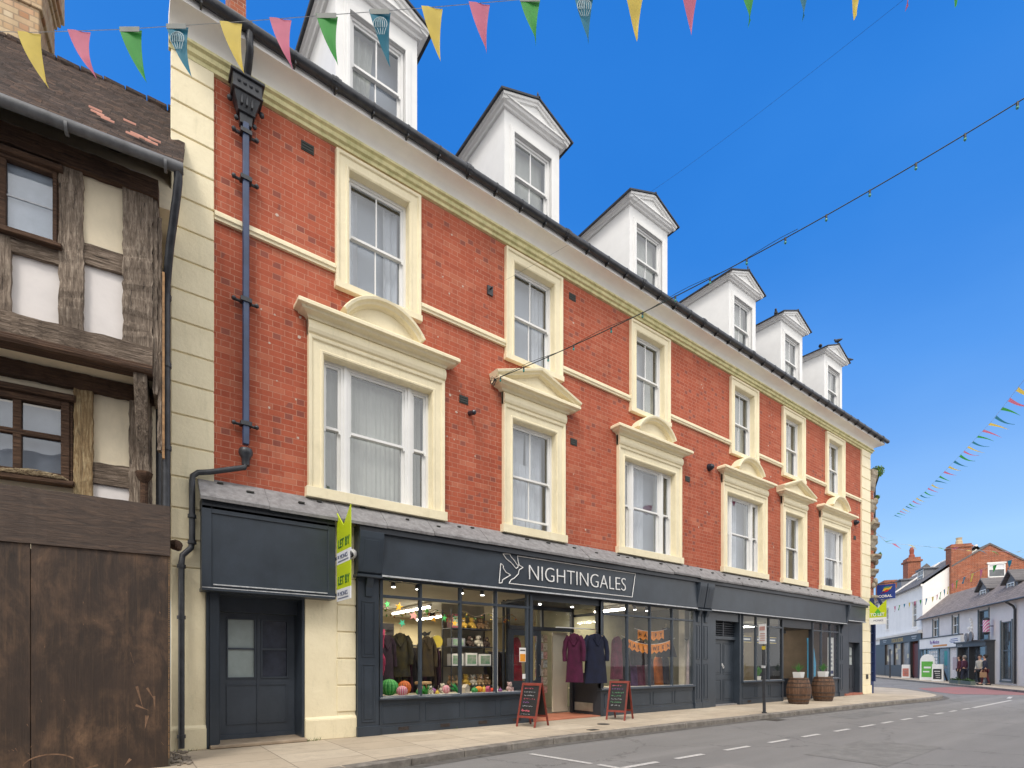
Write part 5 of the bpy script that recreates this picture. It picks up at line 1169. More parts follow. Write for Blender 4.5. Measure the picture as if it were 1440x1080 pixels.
def pot(loc, label, seed):
    p = thing('planter', label, 'plant pot', loc, 0, 'white pots of spiky green leaves'); random.seed(seed)
    m = MB(); m.prism([(-.11,-.11),(.11,-.11),(.11,.11),(-.11,.11)], 0, .02, 'z'); m.add([(-.11,-.11,.02),(.11,-.11,.02),(.11,.11,.02),(-.11,.11,.02),(-.13,-.13,.20),(.13,-.13,.20),(.13,.13,.20),(-.13,.13,.20),(-.11,-.11,.19),(.11,-.11,.19),(.11,.11,.19),(-.11,.11,.19)], [(0,1,5,4),(1,2,6,5),(2,3,7,6),(3,0,4,7),(4,5,9,8),(5,6,10,9),(6,7,11,10),(7,4,8,11),(8,9,10,11)])
    m.build('pot', M['white'], p, bevel=.006); m = MB()
    for k in range(70):
        a = random.uniform(0, 6.283); e = random.uniform(.15, 1.0); L_ = random.uniform(.20,.36); w = random.uniform(.010,.018); pts = []
        for i in range(5):
            t = i/4; r = L_*t*e*.62; z = .18+L_*t*(1.05-.55*e*t); pts.append((r*math.cos(a), r*math.sin(a), z, w*(1-t*.95)))
        vs = []
        for x, y, z, ww in pts: vs += [(x-ww*math.sin(a), y+ww*math.cos(a), z+.004), (x, y, z-.004), (x+ww*math.sin(a), y-ww*math.cos(a), z+.004)]
        m.add(vs, [(3*i+j, 3*i+j+1, 3*i+j+4, 3*i+j+3) for i in range(4) for j in (0, 1)])
    m.build('spiky_leaves', flat('bright_spiky_leaf', (.06,.22,.04), .45), p)
pot((17.02,-.98,.785), 'square white pot of spiky leaves on the left barrel', 1); pot((18.98,-.86,.785), 'square white pot of spiky leaves on the right barrel', 2)
S = thing('sign_post', 'slim black post with a white parking plate and yellow band, leaning slightly on the kerb', 'sign post', (13.10,-1.98,0), 0); S.rotation_euler = (R(.6), R(-2.2), 0)
m = MB(); m.tube([(0,0,0),(0,0,1.62)], .038, 12); m.tube([(0,0,0),(0,0,.03)], .06, 12); m.tube([(0,0,1.58),(0,0,2.2)], .022, 8); m.tube([(0,0,1.1),(0,0,1.22)], .044, 12); m.build('post', M['black_iron'], S, smooth=True)
m = MB(); m.tube([(0,0,1.60),(0,0,1.69)], .045, 12); m.build('yellow_collar', flat('yellow_collar', (.55,.42,.03), .5), S)
m = MB(); m.box(-.035,-.025,-.14,.14,1.74,2.24); sp = m.build('sign_plate', M['board_white'], S); sp.rotation_euler = (0,0,R(-25))
m = MB(); m.box(-.040,-.036,-.10,.10,2.08,2.18); 
for k in range(4): m.box(-.040,-.036,-.10,.10-.03*(k % 2),1.82+k*.055,1.845+k*.055)
m.build('plate_print', flat('faded_red_print', (.6,.35,.33), .6, bump=0), sp)
m = MB(); m.box(-.05,.0,-.045,.045,1.14,1.20); m.build('small_sticker', M['edge_white'], S)
mh = MB(); mh.lathe([(.13,0),(.13,.006),(.10,.007)], (8.05,-1.28,.001), 16); tag(mh.build('stopcock_cover', flat('dark_iron_cover', (.06,.055,.05), .7), None), 'small round iron cover set in the pavement', 'cover')
mh = MB(); mh.box(7.1,7.3,-1.9,-1.75,.001,.008); tag(mh.build('stopcock_cover', flat('dark_iron_cover', (.06,.055,.05), .7), None), 'small square iron cover in the pavement near the kerb', 'cover')

# far pavement boards
def farp(a, b, z=0): p = FO+fw*a+Vector((-fw.y, fw.x))*b; return (p.x, p.y, z)
for a, b, lab, w, h, c1, c2, rnd in ((55.6,.9,'small white poster board on the far pavement by a pub doorway',.75,1.15,'paper',flat('red_poster',(.6,.2,.15),.6),0),(49.0,1.2,'tall round topped white a-board with green poster across the junction',1.15,1.95,'paper',flat('green_poster',(.12,.42,.06),.6),1),(46.5,1.3,'white framed blackboard a-board on the far pavement',.8,1.2,'paper',bbd,0)):
    A = thing('pavement_board', lab, 'a-board', farp(a, b), FA+38)
    m = MB(); n = 10 if rnd else 1
    def prof(w, h): return [(-w/2,0),(w/2,0),(w/2*.92,h*(.75 if rnd else 1))] + ([(w/2*.92*math.cos(t*math.pi/10), h*.75+h*.25*math.sin(t*math.pi/10)) for t in range(1,10)] if rnd else []) + [(-w/2*.92,h*(.75 if rnd else 1))]
    m.prism(prof(w, h), .0, .08, 'y'); o = m.build('board', M['paper'], A)
    m = MB(); m.box(-w*.36,w*.36,.085,.095,h*.12,h*.72); m.build('poster', c2, o)
    if rnd:
        m = MB(); m.box(-w*.25,w*.2,.10,.105,h*.45,h*.52); m.box(-w*.15,w*.25,.10,.105,h*.3,h*.35); m.build('poster_print', M['paper'], o)
    else:
        m = MB()
        for k in range(4): m.box(-w*.25,w*(.1+.05*k),.10,.105,h*(.2+.12*k),h*(.24+.12*k)); m.build('poster_print', M['paper'] if c2 is bbd else flat('print_grey', (.3,.25,.25), .6), o)
    m = MB(); m.prism([(-.5,0),(-.42,0),(0,h*.8),(-.02,h*.85)], -w*.4, -w*.3, 'x'); m.prism([(-.5,0),(-.42,0),(0,h*.8),(-.02,h*.85)], w*.3, w*.4, 'x'); m.build('strut', M['black_iron'], o)
S = thing('far_post', 'plain dark post on the far kerb before the pub door', 'post', farp(56.0,2.0)); m = MB(); m.tube([(0,0,0),(0,0,2.4)], .06, 8); m.ball((0,0,2.45), .09, 8, 6); m.build('post', M['black_iron'], S)

# ------------------------------------------------------------------ people outside the barber's
def skin_fig(chains, name, mat, parent, sub=1):
    vs, es, rs = [], [], []
    idx = {}
    for ch in chains:
        prev = None
        for p, r in ch:
            k = tuple(round(a, 4) for a in p)
            if k not in idx: idx[k] = len(vs); vs.append(p); rs.append(r)
            if prev is not None: es.append((prev, idx[k]))
            prev = idx[k]
    me = bpy.data.meshes.new(name); me.from_pydata(vs, es, []); o = bpy.data.objects.new(name, me); COL.objects.link(o)
    md = o.modifiers.new('s', 'SKIN'); md.use_smooth_shade = True
    for i, r in enumerate(rs):
        sv = me.skin_vertices[0].data[i]; sv.radius = (r, r) if not isinstance(r, tuple) else r; sv.use_root = (i == 0)
    if sub: o.modifiers.new('u', 'SUBSURF').levels = sub
    bpy.context.view_layer.update(); dg_ = bpy.context.evaluated_depsgraph_get()
    nm = bpy.data.meshes.new_from_object(o.evaluated_get(dg_)); bpy.data.objects.remove(o); nm.name = name; nm.materials.clear(); nm.materials.append(mat)
    q = bpy.data.objects.new(name, nm); COL.objects.link(q); q.parent = parent; return q
skin = flat('skin', (.50,.30,.22), .6, bump=0)
def person(loc, rz, label, top, legs, hair, stride=.18, sit=False, bag=False):
    P = thing('person', label, 'person', loc, rz); h = .42 if sit else 0   # facing local -y
    hip = .50 if sit else .90; sh = hip+.50
    pel = (0,0,hip)
    def leg(s):
        if sit: return [(pel, (.15,.11)), ((s*.10,-.02,hip-.02), .10), ((s*.11,-.42,hip+.02), .07), ((s*.11,-.44,.09), .05), ((s*.12,-.58,.04), .04)]
        return [(pel, (.15,.11)), ((s*.09,0,hip-.06), .095), ((s*.10,-.02-s*stride*.5,.48), .062), ((s*.10,.02-s*stride,.09), .042), ((s*.11,-.14-s*stride,.04), .040)]
    def arm(s, r=1.0):
        return [((0,0,sh-.02), (.15,.10)), ((s*.17,0,sh-.03), .062*r), ((s*.22,.03,sh-.30), .046*r), ((s*.19,-.10,sh-.52), .034*r)]
    spine = [(pel, (.15,.11)), ((0,0,hip+.24), (.13,.10)), ((0,0,sh-.02), (.15,.10)), ((0,-.01,sh+.08), .05), ((0,-.02,sh+.13), .055), ((0,-.025,sh+.22), (.085,.10)), ((0,-.02,sh+.30), (.07,.085))]
    hands = []
    for s in (-1, 1):
        w0 = (s*.19,-.10,sh-.52); hb = (s*.185,-.12,sh-.59)
        hands.append([(w0, .03), (hb, (.030,.016))])
        for f in range(4): x = s*.185+(f-1.5)*.016; hands.append([(hb, (.030,.016)), ((x,-.135,sh-.635), .008), ((x,-.15,sh-.665-.008*(1.5-abs(f-1.5))), .007)])
        hands.append([(hb, (.030,.016)), ((s*.155,-.15,sh-.61), .008)])
    b = skin_fig([spine, leg(-1), leg(1), arm(-1), arm(1)]+hands, 'body', skin, P)
    g = 1.16
    skin_fig([[((0,0,hip-.08), (.175,.135)), ((0,0,hip+.2), (.155,.125)), ((0,0,sh-.02), (.17,.12)), ((0,0,sh+.05), (.075,.07))], [(a, (r[0]*1.08, r[1]*1.15) if isinstance(r, tuple) else r*1.35) for a, r in arm(-1)], [(a, (r[0]*1.08, r[1]*1.15) if isinstance(r, tuple) else r*1.35) for a, r in arm(1)]], 'jacket', top, b)
    skin_fig([[(a, (r[0]*1.08, r[1]*1.12) if isinstance(r, tuple) else r*1.22) for a, r in leg(s)[:4]] for s in (-1, 1)], 'trousers', legs, b)
    m = MB()
    for s in (-1, 1):
        e = leg(s)[3][0]; m.box(e[0]-.045, e[0]+.045, e[1]-.20, e[1]+.06, .0, .075)
    m.build('shoe', flat('dark_shoe', (.03,.03,.03), .5), b, bevel=.02)
    m = MB(); m.ball((0,.012,sh+.265), .112, 14, 10, 1.05, .92, 1.0); hh = m.build('hair', hair, b, smooth=True)
    for v in hh.data.vertices:
        if v.co.y < -.035 and v.co.z < sh+.30: v.co.y = -.03
    m = MB()
    for s in (-1, 1): m.ball((s*.034,-.108,sh+.235), .011, 8, 6)
    m.build('eye', flat('dark_eye', (.02,.02,.02), .3), b); m = MB(); m.prism([(-.105,sh+.23),(-.135,sh+.195),(-.105,sh+.185)], -.012, .012, 'x'); m.box(-.025,.025,-.112,-.10,sh+.15,sh+.158); m.build('nose_and_mouth', flat('lip_tone', (.42,.22,.17), .6, bump=0), b)
    for s in (-1, 1):
        m = MB(); m.ball((s*.092,-.01,sh+.225), .026, 8, 6, 1.2, .4, .8); m.build('ear', skin, b)
    if bag: m = MB(); m.box(.22,.30,-.18,.12,sh-.95,sh-.65); m.tube([(.26,-.1,sh-.65),(.24,-.1,sh-.55),(.24,.02,sh-.55),(.26,.04,sh-.65)], .008, 5); m.build('carried_bag', flat('tan_bag', (.3,.18,.1), .6), P)
    return P
cl = lambda n, c: flat(n, c, .85)
person(farp(43.8,.95), FA+170, 'person in a dark maroon jacket standing by the barber shop door', cl('maroon_cloth', (.10,.02,.03)), cl('black_cloth', (.015,.015,.018)), cl('brown_hair', (.05,.03,.02)), .02)
person(farp(42.2,1.2), FA+130, 'person in a dark plum coat standing before the barber window', cl('plum_cloth', (.07,.02,.05)), cl('navy_cloth', (.02,.025,.05)), cl('grey_hair', (.22,.2,.18)), .10)
person(farp(40.2,1.1), FA+210, 'person in a pale cream top outside between the barber window and tall sash window', cl('cream_cloth', (.45,.42,.36)), cl('black_cloth', (.015,.015,.018)), cl('brown_hair', (.05,.03,.02)), .06)
person(farp(38.9,1.3), FA+150, 'person in a navy jacket walking below the tall sash window', cl('navy_cloth', (.02,.025,.05)), cl('maroon_cloth', (.10,.02,.03)), cl('dark_hair', (.02,.015,.012)), .16, bag=True)
# planters along the far kerb
random.seed(44)
for k, (a, b, lab) in enumerate(((41.0,2.0,'dark planter box of low greenery on the far kerb, left of its neighbour'),(39.2,2.0,'dark planter box of low greenery at the right edge of the far kerb'))):
    p = thing('planter_box', lab, 'planter', farp(a, b), FA); m = MB(); m.box(-.75,.75,-.12,.12,0,.22); m.build('box', flat('grey_green_planter', (.10,.13,.12), .7), p, bevel=.01)
    m = MB(); leaves(m, (0,0,.28), .15, 40, .1)
    for q in range(260): x = random.uniform(-.7,.7); leaves(m, (x,random.uniform(-.08,.08),.26), .06, 1, .09)
    m.build('foliage', flat('planter_leaf', (.06,.12,.04), .7), p)

# ------------------------------------------------------------------ bunting and lights over the street
def flagmat(name, c, trans=.35):
    t = NT(name); n = t.n
    t.base(t.ramp(t.noise(9, 3, .5), [(.3, tuple(x*.82 for x in c)), (.7, c)])); t.b.inputs['Roughness'].default_value = .6
    tl = n.new('ShaderNodeBsdfTranslucent'); tl.inputs[0].default_value = (*c, 1); mx = n.new('ShaderNodeMixShader'); mx.inputs[0].default_value = trans
    t.link(t.b.outputs[0], mx.inputs[1]); t.link(tl.outputs[0], mx.inputs[2]); t.link(mx.outputs[0], t.out.inputs[0]); return t.m
FM = [flagmat('yellow_flag', (.72,.56,.10)), flagmat('pink_flag', (.62,.16,.26)), flagmat('green_flag', (.04,.34,.05)), flagmat('teal_flag', (.02,.20,.30))]
hemm = flagmat('grey_hem', (.42,.44,.42), .45); motif = flagmat('pale_motif', (.50,.62,.66), .3)
def flagshape(m, w, h, sway, curl, z0=0, n=8):
    """triangle hanging from z=z0 at local origin, width along x; drifts to +x at the tip and curls in y"""
    vs = []
    for i in range(n+1):
        t = i/n; ww = w*(1-t)+.001
        for k in range(4):
            u = k/3-.5; vs.append((u*ww+sway*t*t*1.0+sway*.25*t, curl*math.sin(t*2.6+u*1.5)*t+.012*math.sin(u*4), z0-h*t))
    m.add(vs, [(4*i+k, 4*i+k+1, 4*i+k+5, 4*i+k+4) for i in range(n) for k in range(3)])
def flag_on(parent, p, d, w, h, sway, curl, ci, motifs=True, hem=.0):
    if isinstance(sway, Vector):      # wind-blown: tip offset given as a vector
        m = MB(); vs = []; d = d.normalized()
        for i in range(7):
            t = i/6; c = p+Vector((0,0,0))+sway*t+Vector((0,0,-curl*math.sin(t*3.1)*.3))
            for k in (-1, 0, 1): q = c+d*(k*.5*w*(1-t)); vs.append((q.x+(k == 0)*curl*.2, q.y, q.z))
        m.add(vs, [(3*i+k, 3*i+k+1, 3*i+k+4, 3*i+k+3) for i in range(6) for k in (0, 1)])
        return m.build('flag', FM[ci], parent, smooth=True)
    ang = math.atan2(d.y, d.x)
    mt = Matrix.Translation(p) @ Matrix.Rotation(ang, 4, 'Z')
    m = MB(); m.tf = mt; flagshape(m, w, h, sway, curl); fl_ = m.build('flag', FM[ci], parent, smooth=True)
    if hem:
        m = MB(); m.tf = mt; m.box(-w*.47, w*.47, -.012, -.010, -.035, .004); m.build('flag_hem', hemm, fl_)
    if ci == 3 and motifs:
        m = MB(); m.tf = mt @ Matrix.Translation((sway*.12, 0, -h*.30))
        r = w*.32
        for s in (0, .33, .66, 1): m.tube([(r*s*math.sin(a), -.018, r*math.cos(a)*1.0) for a in [R(-120+24*k) for k in range(11)]], .0045, 3)
        for k in range(5): m.tube([((k-2)*r*.42, -.018, -r*.6), ((k-2)*r*.22+sway*.1, -.018, -r*1.55)], .003, 3)
        m.build('balloon_motif', motif, fl_)
    return fl_
def bunting(name, label, pts, flagspec, sag, motifs=False, r=.0025):
    pts = [Vector(p) for p in pts]; root = thing(name, label, 'bunting', tuple(pts[0]))
    org = pts[0]; rel = [p-org for p in pts]
    m = MB(); m.tube(rel, r, 4); m.build('cord', M['edge_white'], root)
    tot = [0]
    for a, b in zip(rel, rel[1:]): tot.append(tot[-1]+(b-a).length)
    for (s, w, h, sway, curl, ci, hem) in flagspec(tot[-1]):
        i = max(k for k in range(len(tot)-1) if tot[k] <= s+1e-6); t = (s-tot[i])/(tot[i+1]-tot[i]); p = rel[i].lerp(rel[i+1], t); d = (rel[i+1]-rel[i])
        flag_on(root, p, d, w, h, sway, curl, ci, motifs, hem)
    return root
b1 = [(-.95,-3.03,6.23),(-.55,-3.32,6.22),(.03,-3.75,6.245),(.65,-4.21,6.295),(1.26,-4.67,6.345),(1.93,-5.17,6.405),(2.6,-5.66,6.485),(3.28,-6.17,6.56),(3.99,-6.69,6.65),(4.71,-7.23,6.75),(5.8,-8.05,6.92)]
def fs1(L_):
    base = math.hypot(.40, .29); xs_ = [-.55,-.235,.09,.385,.725,1.04,1.335,1.67,2.0,2.30,2.62,2.96,3.28,3.63,4.0,4.35,4.70,5.02,5.35]
    out = []; random.seed(2)
    for k, x in enumerate(xs_):
        s = (x+.95)*1.247; out.append((s, .165, random.uniform(.36,.42), .10*(1-k/14)+.01, random.uniform(-.03,.05), k % 4, .01 if k % 4 >= 2 or k in (7,) else 0))
    return out
bunting('pennant_bunting', 'nearest string of large pennants hanging across the top of the view', b1, fs1, 0, True)
b2 = [(46.76,6.12,12.24),(36.52,1.27,10.89),(27.96,-2.33,9.84),(21.1,-4.71,8.52),(16.4,-6.2,7.62),(13.4,-7.2,7.1)]
def fs2(L_):
    out = []; random.seed(3)
    for k in range(34):
        s = random.uniform(.52,.64); out.append((1.0+k*1.16, .40, .5, Vector((.80*s,-.60*s,-random.uniform(.14,.24))), random.uniform(-.1,.25), (3-k) % 4, 0))
    return [o for o in out if o[0] < L_]
bunting('pennant_bunting', 'long rising string of wind-blown pennants against the open sky', b2, fs2, 0, r=.004)
b3 = [(25.4,-.06,6.85),(31.07,1.3,7.30),(36,-.6,7.25),(41.01,-2.07,7.5)]
def fs3(L_):
    random.seed(5); return [(2.2+k*1.02, .26, .4, Vector((.33,-.25,-random.uniform(-.1,.3))), random.uniform(-.2,.2), (k*3+1) % 4, 0) for k in range(14) if 2.2+k*1.02 < L_]
bunting('pennant_bunting', 'low far string of small pennants from the terrace end towards the tall brick gable', b3, fs3, 0, r=.005)
b4 = [(54.5,8.6,6.2),(47,3.6,6.05),(41.0,.9,6.3),(38.0,-.9,6.4),(35.54,-2.99,5.9+.6)]
def fs4(L_):
    random.seed(6); return [(.6+k*1.15, .28, random.uniform(.35,.5), -.15, random.uniform(-.1,.1), (k+1) % 4, 0) for k in range(22) if .6+k*1.15 < L_]
bunting('pennant_bunting', 'far string of pennants with yellow flags crossing in front of the white pub', b4, fs4, 0, r=.006)
# festoon lights
LS = thing('festoon_lights', 'dark cable of small green and black lamps slung from a window pediment over the street', 'string lights', (6.10,-.20,6.94))
A0, A1 = Vector((0,0,0)), Vector((4.35,-8.2,2.42)); m = MB()
def cab(t): p = A0.lerp(A1, t); p.z -= .30*4*t*(1-t); return p
m.tube([tuple(cab(t/60)) for t in range(61)], .0085, 5)
random.seed(13); m.tube([tuple(cab(t/40)+Vector((0,0,.05*math.sin(t*.5)**2))) for t in range(24)], .005, 4); m.build('cable', flat('dark_green_cable', (.015,.03,.025), .5), LS)
caps = flat('black_lamp_cap', (.015,.02,.02), .5); blb = flat('sea_green_bulb', (.05,.28,.24), .25)
for k in range(17):
    t = .012+k*.0605 if k > 3 else .012+k*.055
    if t > 1: break
    p = cab(t); m = MB(); m.lathe([(.009,-.055),(.016,-.05),(.016,.008),(.008,.015)], tuple(p), 8); c_ = m.build('lamp_holder', caps, LS); m = MB(); m.ball((p.x,p.y,p.z-.070), .020, 8, 6, 1.25); m.build('bulb', blb, c_, smooth=True)
m = MB()
for k in range(9): a = k*.9; m.tube([(.02,0,0),(-.05+.08*math.cos(a),.02,-.03+.07*math.sin(a)),(-.03+.05*math.cos(a+1),.06,-.10)], .006, 4)
m.tube([(0,0,0),(.03,.14,-.02)], .01, 5); m.build('anchor_tangle', caps, LS)
G_ = thing('guy_wire', 'thin bare wire stretching over the street from a small plate between two upper windows', 'wire', (6.10,-.10,8.84))
m = MB(); m.tube([(1.14*k/12,-6.77*k/12,-.25*math.sin(math.pi*k/12)) for k in range(13)], .0018, 4); m.build('wire', M['black_iron'], G_)

# ------------------------------------------------------------------ inside the shops
it = MB()
def shell(name, x0, x1, y0, y1, z1, mat='int_wall'):
    m = MB(); m.box(x0-.05, x0, y0, y1, 0, z1); m.box(x1, x1+.05, y0, y1, 0, z1); m.box(x0, x1, y1, y1+.05, 0, z1); m.build(name, M[mat], B)
    MB().box(x0, x1, y0, y1, z1, z1+.05).build('shop_ceiling', M['int_ceil'], B); MB().box(x0, x1, y0, y1, .0, .02).build('shop_floor', M['int_floor'], B)
shell('shop_wall', 3.55, 13.4, .03, 8.6, 2.88); M['cafe_brown'] = pm('cafe_taupe_wall', (.26,.21,.17), .85, .15, 1, 0); shell('cafe_wall', 15.25, 22.3, .15, 7.0, 2.88, 'cafe_brown')
MB().box(3.7, 7.05, -.05, 1.1, .60, .64).build('window_bed', pm('pale_window_bed', (.5,.45,.33), .8), B); MB().box(9.27, 12.85, -.05, 1.1, .60, .64).build('window_bed', pm('pale_window_bed', (.5,.45,.33)), B)
MB().box(15.4, 17.7, .0, .5, .66, .70).build('window_bed', M['int_wall'], B); MB().box(19.9, 22.0, .0, .5, .66, .70).build('window_bed', M['int_wall'], B)
MB().box(18.0, 18.5, .84, .88, .05, 2.3).build('cafe_door_leaf', M['slate_dark'], B); MB().box(19.0, 19.05, .95, 2.6, 0, 2.4).build('menu_panel', pm('beige_menu_panel', (.42,.36,.27), .7, .1, 2, 0), B); MB().box(15.3, 22.2, 3.4, 3.45, 0, 2.88).build('partition', pm('brown_cafe_back', (.16,.12,.09), .9, .4, 1, 0), B)
MB().box(9.3, 13.3, 2.4, 2.45, 0, 2.88).build('partition', pm('olive_partition', (.30,.29,.20), .9), B)
m = MB(); m.box(12.95,13.25,.25,.45,.0,2.88); m.build('display_pillar', pm('pale_pillar', (.50,.46,.38), .8), B); MB().box(13.3,13.39,.1,2.4,.0,2.88).build('side_panel', pm('dark_olive_panel', (.14,.13,.09), .8), B)
def tube_lamp(loc, L_, label, e=0):
    t_ = thing('strip_light', label, 'ceiling light', loc, 0, 'strip lights in the shop'); m = MB(); m.box(-.05,.05,-L_/2,L_/2,.05,.12); m.build('fitting', M['white'], t_); m = MB(); m.tube([(0,-L_/2+.04,.02),(0,L_/2-.04,.02)], .028, 10); m.build('lit_tube', M['tube_light'], t_)
    ld = bpy.data.lights.new('strip_glow', 'AREA'); ld.shape = 'RECTANGLE'; ld.size = .12; ld.size_y = L_; ld.energy = e; ld.color = (1,.90,.72); lo = bpy.data.objects.new('strip_glow', ld); COL.objects.link(lo); lo.parent = t_; lo.location = (0,0,-.02)
tube_lamp((6.68,4.85,2.72), 2.4, 'longest lit strip light across the shop ceiling', 150)
tube_lamp((8.3,6.6,2.72), 2.2, 'lit strip light furthest back in the shop', 110)
tube_lamp((4.85,4.6,2.72), 2.0, 'lit strip light at the left end of the shop', 110)
tube_lamp((11.2,1.5,2.72), 1.2, 'lit strip light over the coats in the right window', 26)
tube_lamp((17.0,3.0,2.72), 2.0, 'lit strip light inside the cafe', 30)
tube_lamp((20.6,3.0,2.72), 2.0, 'lit strip light inside the far half of the cafe', 26)
def spots(x, y, label):
    t_ = thing('track_spotlights', label, 'ceiling light', (x,y,2.66)); m = MB(); m.box(-.32,.32,-.02,.02,.12,.15); m.build('track', M['black_iron'], t_)
    for s in (-.25,.25):
        m = MB(); m.tube([(s,0,.12),(s,-.02,.03)], [.035,.05], 10); q_ = m.build('spot_head', M['black_iron'], t_); m = MB(); m.lathe([(.04,0),(.04,.006)], (s,-.022,.022), 10); m.build('lit_bulb', M['spot_light'], q_)
        ld = bpy.data.lights.new('spot_glow', 'SPOT'); ld.energy = 32; ld.spot_size = R(120); ld.spot_blend = .8; ld.shadow_soft_size = .05; ld.color = (1,.88,.70); lo = bpy.data.objects.new('spot_glow', ld); COL.objects.link(lo); lo.parent = t_; lo.location = (s,-.03,.0); lo.rotation_euler = (R(8),0,0)
spots(4.45,.45,'short twin spotlight track at the left of the shop window'); spots(11.4,.55,'short twin spotlight track over the orange cards in the right window'); spots(5.95,.45,'short twin spotlight track above the shelves of soft toys')
def paperball(loc, r, label, c1, c2, rz=0, squash=.95, ribs=14):
    t_ = thing('paper_ball', label, 'decoration', loc, rz, 'striped paper decorations in the window')
    for j, (c, off) in enumerate(((c1, 0), (c2, .5))):
        m = MB()
        for k in range(ribs):
            a0 = 2*math.pi*(k+off)/ribs; a1 = a0+2*math.pi/ribs*.52; vs = []
            for i in range(9):
                ph = math.pi*i/8
                for a in (a0, (a0+a1)/2, a1):
                    rr = r*(1+(.05 if a == (a0+a1)/2 else 0)); vs.append((rr*math.sin(ph)*math.cos(a), rr*math.sin(ph)*math.sin(a), r*squash-r*squash*math.cos(ph)))
            m.add(vs, [(3*i+q, 3*i+q+1, 3*i+q+4, 3*i+q+3) for i in range(8) for q in (0, 1)])
        m.build('paper_gore', flat('paper_%d_%d_%d' % tuple(int(x*100) for x in c), c, .6, bump=0), t_)
    m = MB(); m.tube([(0,0,r*squash*1.95),(.01,0,r*squash*2.15)], .012, 5); m.build('stalk', flat('stalk', (.05,.08,.02), .6), t_)
paperball((4.08,.35,.65), .165, 'large green striped paper ball at the left of the window', (.02,.30,.05), (.12,.5,.12))
paperball((4.42,.42,.65), .125, 'orange striped paper ball beside a green one', (.75,.18,.02), (.45,.08,.01), squash=1.1)
paperball((4.24,.14,.65), .10, 'pink and white striped paper ball before the green one', (.65,.10,.22), (.75,.5,.5))
paperball((5.26,.30,.65), .075, 'small crimson and white striped paper ball alone in the second pane', (.55,.02,.12), (.75,.6,.6), squash=1.15)
paperball((6.0,.25,.65), .085, 'small orange paper ball below the soft toys', (.8,.32,.02), (.6,.2,.02), squash=.8)
paperball((6.35,.30,.65), .085, 'flattened red paper ball below the soft toys', (.75,.06,.02), (.5,.03,.01), squash=.5)
random.seed(23)
def plume(loc, label, c, n=26, s=.22):
    t_ = thing('paper_leaves', label, 'decoration', loc); m = MB()
    for k in range(n):
        a = random.uniform(0,6.28); e = random.uniform(.2,1); w = .02; p1 = (s*e*math.cos(a), s*e*.5*math.sin(a), s*random.uniform(.2,1)); m.add([(-w*math.sin(a),w*math.cos(a),0),(w*math.sin(a),-w*math.cos(a),0),p1], [(0,1,2)]); m.add([(p1[0]*.5-w,p1[1]*.5,p1[2]*.5),(p1[0]*.5+w,p1[1]*.5,p1[2]*.5+w),p1], [(0,1,2)])
    m.build('leaf', flat('paper_leaf_%d' % int(c[1]*100), c, .6, bump=0), t_)
plume((4.75,.2,.65), 'loose green paper leaves beside the orange ball', (.05,.35,.06)); plume((5.55,.3,.65), 'dark green paper leaves beside the crimson ball', (.02,.28,.07), 30, .26); plume((3.95,.9,1.9), 'orange paper flowers hung high at the left', (.75,.16,.02), 30, .22)
t_ = thing('draped_garland', 'long crimson and pink ribbon garland hanging at the left of the window', 'garland', (4.02,.75,.9)); m = MB()
for k in range(9): x = random.uniform(-.08,.10); m.tube([(x+.03*math.sin(i+k), .03*math.cos(i*1.3+k), 1.0-i*.11) for i in range(9)], [.022,.03,.02,.03,.02,.03,.02,.02,.008], 5)
m.build('ribbon', flat('crimson_ribbon', (.40,.03,.10), .7), t_)
random.seed(101)
XS = [(3.86,.3),(4.66,.25),(4.80,.5),(4.98,.15),(5.10,.55),(5.62,.15),(5.74,.4),(5.86,.2),(6.14,.12),(6.26,.45),(6.5,.2),(6.62,.5)]
XC = [((.55,.10,.02),'orange'),((.05,.30,.08),'green'),((.40,.05,.12),'crimson'),((.62,.42,.05),'yellow'),((.30,.10,.30),'purple'),((.60,.52,.42),'cream')]
XN = ['beside the green paper ball','beside the loose paper leaves','just left of the first mullion, at the back','by the wooden stool','behind the wooden stool','before the third mullion','behind the dark green leaves','under the left end of the shelves','near the orange ball under the shelves','behind the orange ball under the shelves','beside the white column foot','behind the white column foot']
for k, (x, y) in enumerate(XS):
    c, cn = XC[k % 6]; t_ = thing('ornament', '%s craft ornament on the sill %s' % (cn, XN[k]), 'ornament', (x,y,.64), random.uniform(0,90)); m = MB(); h = random.uniform(.05,.10)
    if k % 3 == 0: m.lathe([(h*.45,0),(h*.6,.01),(h*.7,h*.8),(h*.45,h*1.3),(h*.2,h*1.5),(h*.28,h*1.7)], (0,0,0), 10)
    elif k % 3 == 1: m.ball((0,0,h*.7), h*.75, 12, 8, .9, wob=.1); m.tube([(0,0,h*1.3),(.01,0,h*1.7)], .008, 5)
    else: m.prism([(-h*.7,-h*.5),(h*.7,-h*.5),(h*.7,h*.5),(-h*.7,h*.5)], 0, h*1.3, 'z'); m.prism([(-h*.8,h*1.3),(h*.8,h*1.3),(0,h*2)], -h*.55, h*.55, 'y')
    m.build('ornament_body', flat('orn_%s' % cn, c, .6), t_, smooth=(k % 3 != 2))
t_ = thing('leaf_garland', 'green and russet leaf garland hung along the top of the shop window', 'garland', (3.85,.25,2.30)); m = MB(); m.tube([(3.1*k/30,0,-.10*math.sin(k*.55)**2) for k in range(31)], .006, 4); m.build('string', flat('brown_string', (.15,.10,.05), .8), t_)
